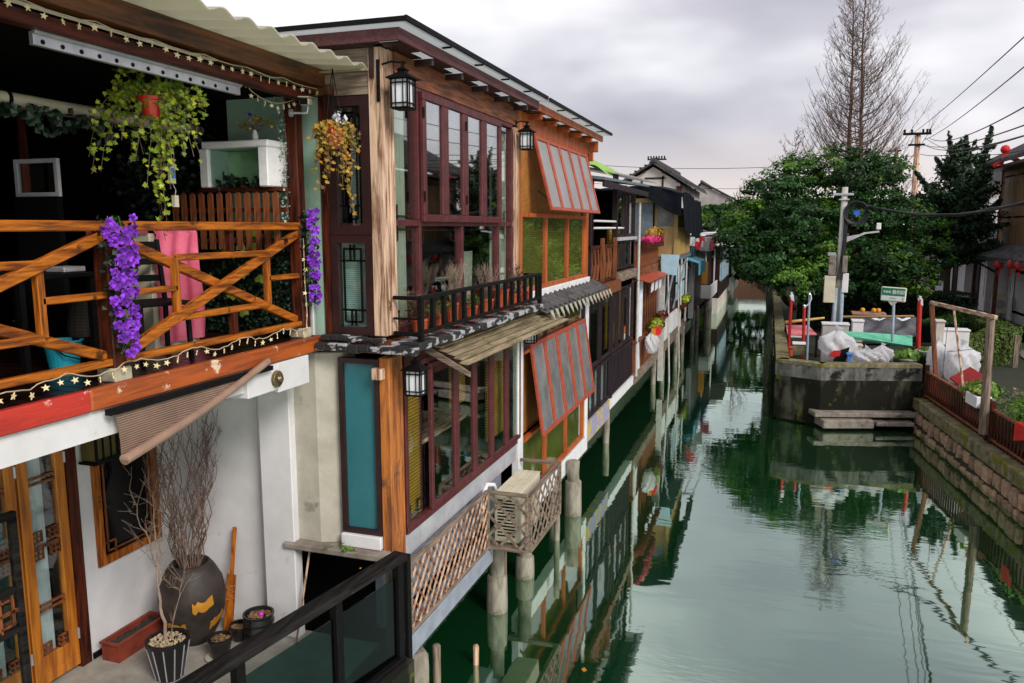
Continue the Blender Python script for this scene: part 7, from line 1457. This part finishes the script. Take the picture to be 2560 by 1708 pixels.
BW = [(0, 0), (.12, 0), (.26, .12), (.27, .14), (.22, .14), (0, .1)]
c = ony(2268, 905, 22.1); plant('leafy green vegetables in a white basin at the right end of the wall', (c.x, 22.1, 1.52), (.36, .25, .16), 260, 'greenleaf', .15, (BW, 'whitepaint')); c = ony(2318, 880, 22.3); plant('white shallow basin of green sprouts on a pedestal by the fence corner', (c.x, 22.3, 1.72), (.22, .2, .08), 120, 'heart', .09, (BW, 'whitepaint'))
single('pedestal', 'dark mossy pedestal block under the white basin at the fence corner', 'block', G().box(c.x-.2, 22.0, .9, c.x+.2, 22.5, 1.715), M['mosswall'])
# ivy down the left edge
g = G(); rr = random.Random(17)
for k in range(9000):
    y = 21.2 + 24*rr.random()**1.7; z = rr.uniform(.15, 1.75) if rr.random() < .8 else rr.uniform(-.0, 2.0); d = (.05+.17*abs(sin(y*1.9))*rr.random())*(1.2 - abs(z-1)*.5); add_leaf(g, (.13-(y-21)*.005 - d, y, z - .25*rr.random()), (-1, -.5, rr.uniform(-.3, .6)), rr.uniform(0, 6), rr.uniform(.07, .13))
t = thing('ivy', 'dark ivy curtain hanging down the canal side of the corner wall', 'ivy', (0, 25, 0)); part(t, 'foliage', g, mat('dark_ivy_leaf', (.03, .06, .015), (.008, .02, .006), isl=.6, rough=.5, bump=0, c3=(.16, .18, .02), t3=.62, s3=1.5), kind='stuff'); part(t, 'stem', G().tube(wiggle((.1, 21.5, 1.65), (.0, 40, 1.65), 20, .05), .02, 5), M['bark'])
# hedges and shrubs
def hedge(label, P, w, h, n, m='hedge', name='hedge', z0=1.02):
    P = [Vector((x, y, z0)) for x, y in P]; t = thing(name, label, 'hedge', P[0]); g = G(); core = G(); ls = [(b-a).length for a, b in zip(P[:-1], P[1:])]; tot = sum(ls); rr = random.Random(len(label))
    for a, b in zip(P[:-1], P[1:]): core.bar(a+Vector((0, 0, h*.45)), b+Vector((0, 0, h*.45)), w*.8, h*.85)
    for k in range(n):
        d = rr.random()*tot; j = 0
        while d > ls[j]: d -= ls[j]; j += 1
        a, b = P[j], P[j+1]; u = (b-a).normalized(); sd_ = Vector((-u.y, u.x, 0)); p = a + u*d
        if rr.random() < .45: q = p + sd_*rr.uniform(-w/2, w/2) + Vector((0, 0, h+rr.uniform(-.04, .03))); nn = Vector((0, 0, 1))
        else: s_ = rr.choice((-1, 1)); q = p + sd_*s_*(w/2+rr.uniform(-.04, .02)) + Vector((0, 0, rr.uniform(.02, h))); nn = sd_*s_
        add_leaf(g, q, nn + rvec(rr)*.7, rr.uniform(0, 6), rr.uniform(.05, .09))
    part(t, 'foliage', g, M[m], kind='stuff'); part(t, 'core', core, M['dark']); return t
h_a = onz(2380, 945, 1.0); hedge('clipped hedge running from the white bag toward the street', ((4.9, 25.2), (5.6, 25.6), (6.3, 26.2)), .8, .85, 6500); hedge('rounded clipped hedge end beside the street kerb', ((6.3, 26.3), (6.95, 27.6), (6.9, 30.5)), .8, .9, 7000)
hedge('long low dark hedge in front of the white cottages', ((5.2, 29.2), (6.4, 31.5), (7.0, 40), (5.5, 48)), 1.2, .8, 11000, 'camphor'); hedge('shady shrub bed under the evergreen trees', ((1.0, 33.5), (4.0, 33.5), (7.2, 34.5)), 1.6, 1.45, 14000, 'pineleaf'); hedge('strip of shrubs at the feet of the white cottages', ((8.1, 31), (8.1, 37)), .7, .5, 4000, 'pineleaf')
single('timber_stake', 'grey timber stake against the rounded hedge end', 'stake', G().box(6.62, 25.45, 1.02, 6.74, 25.57, 1.95), M['greyz'])
rr = random.Random(23); g = G()
for k in range(9000): 
    v = rvec(rr); p = Vector((3.2, 60, 4)) + Vector((v.x*16, v.y*6, v.z*2.8)); add_leaf(g, p, rvec(rr), 0, .5)
t = thing('far_trees', 'dark low belt of far trees closing the end of the canal', 'trees', (3, 60, 1)); t['category'] = 'trees'; part(t, 'foliage', g, M['camphor'], kind='stuff')
# fruit stand behind
t = thing('stall_table', 'low stall table with oranges under the trees behind the sign', 'table', (3.6, 30, 1.0)); a, b, c, e = RY(29.5, 2130, 2215, 775, 786); part(t, 'tabletop', G().box(a, 29.3, c, b, 29.9, c+.06), mat('pinkish_board', (.45, .25, .2), (.3, .16, .12))); [part(t, 'leg', G().box(x, 29.4, 1.0, x+.05, 29.45, c), M['black']) for x in (a+.1, b-.15)]
for k, px in enumerate((2157, 2185, 2197)): cq = ony(px, 775, 29.5); single('orange', ('yellow orange fruit on the stall table, leftmost of three', 'yellow orange fruit on the stall table, middle of three', 'yellow orange fruit on the stall table, rightmost of three')[k], 'fruit', G().lathe((cq.x, 29.55, c+.062), [(0, 0), (.06, .02), (.085, .08), (.06, .14), (0, .16)], 10), mat('orange_fruit%d' % k, (.75, .36, .01), (.6, .25, .01), bump=0), smooth=True, group='fruit on the stall table')
# timber frame by fence
t = thing('clothes_frame', 'tall weathered timber frame with a top beam standing behind the quay fence', 'frame', (4.3, 19, .8))
p1 = onz(2342, 985, .95); q1 = ony(2329, 757, p1.y); p2 = onz(2458, 1085, .95); q2 = ony(2478, 792, p2.y)
part(t, 'post', G().bar(p1, q1, .10), M['brownz'], bev=.01); part(t, 'post', G().cyl(p2, q2, .085, .075, 9), M['greyz']); e = (q2-q1).normalized(); part(t, 'beam', G().bar(q1-e*.05, q2+e*.25, .07, .09), M['weathy'], bev=.01)
part(t, 'pole', G().cyl(q1.lerp(q2, .42)+Vector((0, 0, .03)), p1.lerp(p2, .62)+Vector((0, 0, .4)), .025, n=7), M['weathz']); part(t, 'string', G().tube([q1.lerp(q2, .35), p1.lerp(p2, .1)+Vector((0, 0, .4))], .006, 4).tube([q2-Vector((0, 0, .6)), q1.lerp(q2, .4)-Vector((0, 0, 1))], .006, 4), M['rubber'])
# fence
t = thing('wooden_fence', 'dark red brown slatted wooden fence along the quay coping', 'fence', QA); SLF = G().box(-.028, -.014, 0, .028, .014, .62).mesh('slat', M['darkz']); ang = math.atan2(D.y, D.x)
s = .15; FO = -.02; brk = (QB-QA).length
while s < LEN-.5:
    if abs(s-4.05) > .15: p = qp(s, FO, .80); piece(t, 'slat', SLF, TM(p, 0, 0, ang))
    s += .155
for (a, b) in ((0, 3.9), (4.2, LEN-.4)):
    part(t, 'top_rail', G().bar(qp(a, FO, 1.45), qp(b, FO, 1.45), .08, .05), M['browny'], bev=.006); part(t, 'bottom_rail', G().bar(qp(a, FO, .86), qp(b, FO, .86), .05, .05), M['browny'], bev=.005)
for a in (0, 3.95, 4.15, 7.5): part(t, 'post', G().bar(qp(a, FO, .77), qp(a, FO, 1.62), .09), M['darkz'], bev=.008)
c = onz(2375, 965, 1.05); bag('big white tied sack behind the fence, larger of the pair', (4.45, 21.3, 1.72), (.36, .3, .50), seed=21, extra=lambda t, c, r: part(t, 'logo_patch', G().grid(lambda s, q: c + Vector((-.12+.24*s, -.335, -.12-.12*q)), 2, 2), mat('dull_yellow_print', (.6, .5, .25), bump=0))); bag('narrow white sack behind the left frame post', (4.0, 21.75, 1.75), (.2, .2, .48), seed=22)
single('red_black_crate', 'black and red tilted tray below the big white sack', 'tray', G().ext([qp(1.2, -.15, 1.5), qp(2.3, -.15, 1.42), qp(2.3, -.5, 1.75), qp(1.4, -.5, 1.8)], (0, 0, .04)), M['lantern'])
def qplant(label, s, o_, z, r, n, m, sz, pot=None): p = qp(s, o_, z); return plant(label, p, r, n, m, sz, pot)
qplant('leafy greens growing in a tub behind the middle of the fence', 2.6, -.35, 1.30, (.42, .5, .17), 420, 'greenleaf', .10, ([(0, 0), (.25, 0), (.3, .18), (.26, .18), (0, .14)], 'galv'))
t = thing('ground_cover', 'low weeds and seedlings growing along the inside of the quay fence', 'weeds', qp(2, -1, 1)); g = G()
for k in range(9000): q = qp(R.uniform(.4, 8.5), -R.uniform(.3, 2.3), 1.02+abs(R.gauss(0, .07))); add_leaf(g, q, (R.uniform(-.5, .5), R.uniform(-.8, .2), 1), R.uniform(0, 6), R.uniform(.04, .09))
part(t, 'foliage', g, mat('weed_leaf', (.05, .10, .015), (.02, .035, .008), isl=.6, bump=0, c3=(.14, .11, .04), t3=.55), kind='stuff')
t = thing('styrofoam_planter', 'white styrofoam box planter with pale seedlings hooked on the fence', 'planter', qp(3.35, .05, 1.35)); B_ = (qp(3.35, .10, 1.35), D, Vector((0, 0, 1)), Nn); part(t, 'box', G().ub(B_, -.3, .3, 0, .24, -.28, .02), M['poly'], bev=.015); part(t, 'soil', G().ub(B_, -.26, .26, .241, .245, -.25, -.02), M['soil']); bush(t, qp(3.35, 0, 1.66), (.16, .25, .10), 70, M['heart'], .08)
qplant('bushy seedlings mass behind the near section of the fence', 5.2, -.45, 1.2, (.5, 1.1, .30), 1500, 'greenleaf', .07, ([(0, 0), (.3, 0), (.35, .2), (.3, .2), (0, .15)], 'black')); qplant('small green plant in a terracotta pot beyond the frame post', 3.9, -.85, 1.25, (.26, .26, .16), 160, 'greenleaf', .10, ([(0, 0), (.12, 0), (.17, .22), (.18, .24), (.15, .24), (0, .2)], 'terracotta'))
qplant('dark leafy shrub beside the right frame post', 4.5, -.6, 1.25, (.3, .35, .22), 300, 'camphor', .09); 
t = thing('white_table', 'white table top behind the seedlings at the right edge', 'table', qp(4.9, -1.4, 1.05)); p = qp(4.9, -1.5, 1.5); part(t, 'tabletop', G().box(p.x-.5, p.y-.6, 1.47, p.x+.8, p.y+.6, 1.52), M['whitepaint'], bev=.01); [part(t, 'leg', G().box(p.x+a, p.y+b, 1.05, p.x+a+.05, p.y+b+.05, 1.47), M['steel']) for a in (-.4, .7) for b in (-.5, .5)]
single('glass_sheet', 'pale green glass sheet lying on crates by the street', 'glass', G().ext([qp(3.6, -1.4, 1.45), qp(4.4, -1.3, 1.45), qp(4.2, -2.6, 1.5), qp(3.3, -2.5, 1.5)], (0, 0, .02)), M['paleblue'])
single('red_cloth', 'bright red cloth draped over the fence rail at the right edge', 'cloth', G().grid(lambda s, q: qp(5.35+.5*s, FO + (.07+.02*sin(s*9)), 1.50-.36*q*(1-.4*s)), 8, 5).grid(lambda s, q: qp(5.35+.5*s, FO+.07-.16*q, 1.50+.01*sin(s*8)), 8, 2), M['red'], smooth=True)
# cottages
HX = 8.8; t = thing('white_cottage', 'long low white cottage with dark doors along the street', 'house', (HX, 42, 1.03)); part(t, 'wall', G().box(HX, 37.1, 1.03, HX+5, 56, 3.9), M['whitepaint']); part(t, 'plinth', G().box(HX-.04, 37.1, 1.03, HX-.002, 56, 1.35), M['slatblue'])
for k, (a, b, z0, z1) in enumerate(((38.2, 38.9, 2.0, 3.3), (39.9, 40.9, 1.36, 3.4), (42.2, 42.9, 2.1, 3.2), (44.4, 45.4, 1.36, 3.3), (47.5, 48.6, 2.1, 3.1), (50, 51, 1.36, 3.3))): part(t, 'door' if z0 < 1.5 else 'window', frame_g(BX(HX-.06), a, b, z0, z1, .07, 0, .04)[0].box(HX-.03, a+.07, z0+.07, HX-.01, b-.07, z1-.07), M['darkframe'])
part(t, 'buttress', G().box(HX-.35, 41.2, 1.03, HX-.003, 41.5, 3.7), M['white']); part(t, 'buttress', G().box(HX-.3, 37.5, 1.03, HX-.003, 37.75, 3.7), M['white'])
def tiled_roof(T, P, n_, m='tile', r=.06):      # P: eave a, eave b, ridge b, ridge a
    a, b, c, d = [Vector(p) for p in P]; part(T, 'roof', G().ext([a, b, c, d], (0, 0, .1)), M[m]); g = G()
    for k in range(n_): s = (k+.5)/n_; g.cyl(a.lerp(b, s)+Vector((0, 0, .12)), d.lerp(c, s)+Vector((0, 0, .12)), r, n=6)
    part(T, 'roof_tile_rows', g, M['tile'], kind='stuff')
tiled_roof(t, ((HX-.9, 37.0, 3.72), (HX-.9, 56.5, 3.72), (HX+2.5, 56.5, 5.2), (HX+2.5, 37.0, 5.2)), 70)
t = thing('white_upper_house', 'tall white gabled house wall rising behind the low cottage', 'house', (HX+1.5, 44, 1)); part(t, 'wall', G().ext([Vector((HX+.9, 43.5, 1)), Vector((HX+8, 43.5, 1)), Vector((HX+8, 43.5, 6.4)), Vector((HX+4.2, 43.5, 8.2)), Vector((HX+.9, 43.5, 6.5))], (0, 14, 0)), M['whitepaint']); tiled_roof(t, ((HX+.5, 43.1, 6.35), (HX+.5, 58, 6.35), (HX+4.2, 58, 8.3), (HX+4.2, 43.1, 8.3)), 50)
part(t, 'blue_awning', G().ext([Vector((HX-.5, 37.6, 4.5)), Vector((HX+1, 37.6, 5.0)), Vector((HX+1, 40, 5.0)), Vector((HX-.5, 40, 4.5))], (0, 0, .05)), M['sky'])
t = thing('timber_upper_house', 'two storey shop house with a timber upper floor, black tiles and red lanterns', 'house', (HX, 33, 1.03)); W0, W1 = 28, 37.0
part(t, 'wall', G().box(HX+.4, W0, 1.03, HX+6, W1, 4.1), M['whitepaint']); part(t, 'upper_wall', G().box(HX-.15, W0, 4.25, HX+6, W1, 7.3), wood('ochre_boarding', (.26, .15, .065), (.11, .06, .03), 'z', scale=7))
for k in range(5):
    a = W0+.3+k*1.72; w = window(t, BX(HX-.15), a, a+1.5, 5.35, 7.0, M['darkframe'], M['milk'], fw=.06, cols=4, rows=3, mul=.05, d=.05); part(w, 'red_apron', G().box(HX-.14, a, 5.0, HX-.09, a+1.5, 5.345), M['lantern'])
part(t, 'corner_board', G().box(HX-.2, W1-.12, 4.25, HX-.10, W1+.02, 7.3), M['ambe'+'rz'])
tiled_roof(t, ((HX-1.0, W0-1, 7.35), (HX-1.0, W1+.6, 7.35), (HX+3, W1+.6, 9.4), (HX+3, W0-1, 9.4)), 40); part(t, 'ridge', G().box(HX+2.85, W0-1, 9.4, HX+3.15, W1+.7, 9.7), M['tile'])
tiled_roof(t, ((HX-1.15, W0, 3.75), (HX-1.15, W1+.2, 3.75), (HX-.1, W1+.2, 4.22), (HX-.1, W0, 4.22)), 36)
part(t, 'eave_soffit', G().box(HX-.9, W0, 7.2, HX-.16, W1, 7.3), M['darkframe']); part(t, 'porch_post', G().box(HX-1.0, 36.6, 1.03, HX-.88, 36.72, 3.75), M['darkz']); part(t, 'porch_post', G().box(HX-1.0, 33.2, 1.03, HX-.88, 33.32, 3.75), M['darkz'])
window(t, BX(HX+.4), 33.6, 36.2, 1.6, 3.3, M['ochre'], M['glass'], fw=.1, cols=2); part(t, 'bracket', G().bar((HX+.0, 37.05, 3.1), (HX-1.0, 37.05, 3.7), .07).bar((HX+.1, 37.05, 3.72), (HX-1.1, 37.05, 3.72), .07), M['black'])
for k, (px, py, yy) in enumerate(((2497, 662, 36.0), (2529, 661, 34.4), (2549, 664, 33.4))):
    c = onx(px, py, 7.72); lt = thing('red_lantern', ('round red paper lantern under the porch eave, leftmost of three', 'round red paper lantern under the porch eave, middle of three', 'round red paper lantern under the porch eave, rightmost of three')[k], 'lantern', c); lt['group'] = 'red lanterns under the porch'
    part(lt, 'paper', G().lathe(c-Vector((0, 0, .2)), [(.06, .04), (.13, .10), (.155, .2), (.13, .30), (.06, .36)], 14), M['lantern'], smooth=True); part(lt, 'cap', G().cyl(c+Vector((0, 0, .16)), c+Vector((0, 0, .21)), .05, n=8), M['black']); part(lt, 'tassel', G().cyl(c-Vector((0, 0, .4)), c-Vector((0, 0, .21)), .02, .03, 6), M['lantern'])
c = ony(2498, 772, 36.2); t = thing('air_conditioner', 'cream outdoor air conditioner standing by the shop house wall', 'air conditioner', (c.x, 36.2, 1.4)); part(t, 'case', G().box(c.x-.25, 36.0, 1.55, c.x+.2, 36.5, 2.3), M['cream'], bev=.02); part(t, 'grille', G().cyl((c.x-.02, 35.99, 1.92), (c.x-.02, 35.97, 1.92), .18, n=20), M['greypaint']); part(t, 'bracket', G().box(c.x-.2, 36.05, 1.03, c.x-.15, 36.45, 1.54).box(c.x+.1, 36.05, 1.03, c.x+.15, 36.45, 1.54), M['galv']); part(t, 'hose', G().tube([(c.x+.2, 36.2, 2.2), (c.x+.32, 36.2, 2.4), (c.x+.3, 36.2, 3.2)], .03, 6), M['whitepaint'])
c = ony(2513, 378, 34); t = thing('rooftop_ornament', 'bright red star topped ornament on the dark roof edge', 'ornament', c); part(t, 'post', G().bar(c-Vector((.1, 0, .55)), c, .12), M['red']); part(t, 'ball', G().lathe(c-Vector((0, 0, .1)), [(0, 0), (.13, .05), (.17, .16), (.12, .28), (0, .33)], 12), M['red'], smooth=True); part(t, 'arm', G().bar(c-Vector((0, 0, .12)), c+Vector((.55, 0, -.42)), .14).bar(c-Vector((.0, 0, .3)), c+Vector((-.35, 0, -.55)), .12), M['red'])
# rear poles and wires
Yq = 45; pb = ony(2294, 760, Yq); pt = ony(2295, 335, Yq); t = thing('utility_pole', 'tall rear utility pole with two cross arms above the trees', 'utility pole', pb); part(t, 'shaft', G().cyl((pt.x+.1, Yq, 1), pt, .17, .13, 12), M['weathz'], smooth=True)
a, b, c, e = RY(Yq-.1, 2257, 2328, 334, 338); part(t, 'cross_arm', G().box(a, Yq-.2, c, b, Yq-.13, c+.12), M['black']); a, b, c2, e = RY(Yq-.1, 2270, 2312, 361, 365); part(t, 'cross_arm', G().box(a, Yq-.2, c2, b, Yq-.13, c2+.1), M['black'])
for px in (2262, 2280, 2308, 2318, 2325): q = ony(px, 332, Yq-.16); part(t, 'insulator', G().cyl((q.x, Yq-.16, c+.12), (q.x, Yq-.16, c+.28), .05, n=8), M['black'])
pb = ony(2242, 650, 60); t2 = thing('utility_pole', 'thin far utility pole left of the rear pole', 'utility pole', pb); q = ony(2242, 368, 60); part(t2, 'shaft', G().cyl((q.x, 60, 1), q, .12, n=8), M['weathz']); part(t2, 'cross_arm', G().box(q.x-.6, 59.9, q.z-.3, q.x+.3, 59.95, q.z-.2), M['black'])
def wire(label, p, q, sag, r=.014): single('overhead_wire', label, 'wire', G().tube([Vector(p).lerp(Vector(q), k/24) - Vector((0, 0, sag*4*(k/24)*(1-k/24))) for k in range(25)], r, 4), M['rubber'], group='overhead wires')
for k, (s_, e_, yy, sg) in enumerate((((2283, 332), (2560, 75), 14, .3), ((2310, 350), (2560, 138), 14, .5), ((2322, 345), (2560, 202), 14, 1.1), ((2310, 362), (2560, 268), 15, .8), ((2312, 363), (2560, 288), 15, .9), ((2300, 385), (2560, 300), 15, .7), ((2312, 345), (2560, 330), 30, 1.6))):
    e2 = ony(e_[0], e_[1], yy); s2 = ony(*s_, Yq-.16); far = s2.lerp(e2, 1.35); sg *= .3; wire('thin black wire from the rear pole to the upper right, %s counted from the top' % ('first', 'second', 'third', 'fourth', 'fifth', 'sixth', 'seventh')[k], s2, far, sg*1.6, .013)
for k, (ya, yb, yy) in enumerate(((412, 388, 66), (458, 442, 80), (500, 502, 90), (515, 512, 95))): wire('faint horizontal wire over the canal end, %s counted from the top' % ('first', 'second', 'third', 'fourth')[k], ony(1480, ya, yy), ony(2300, yb, yy), .6 + .2*k, .02)
q = ony(1641, 405, 60); t = thing('utility_pole', 'far pole head with black insulators behind the white gable', 'utility pole', (q.x, 60, 1)); part(t, 'shaft', G().cyl((q.x, 60, 1), (q.x, 60, q.z+.3), .12, n=8), M['black']); part(t, 'cross_arm', G().box(q.x-.65, 59.9, q.z+.12, q.x+.75, 60, q.z+.22), M['black'])
for k in range(7): part(t, 'insulator', G().cyl((q.x-.6+.2*k, 59.95, q.z+.22), (q.x-.6+.2*k, 59.95, q.z+.42), .06, n=6), M['black'])
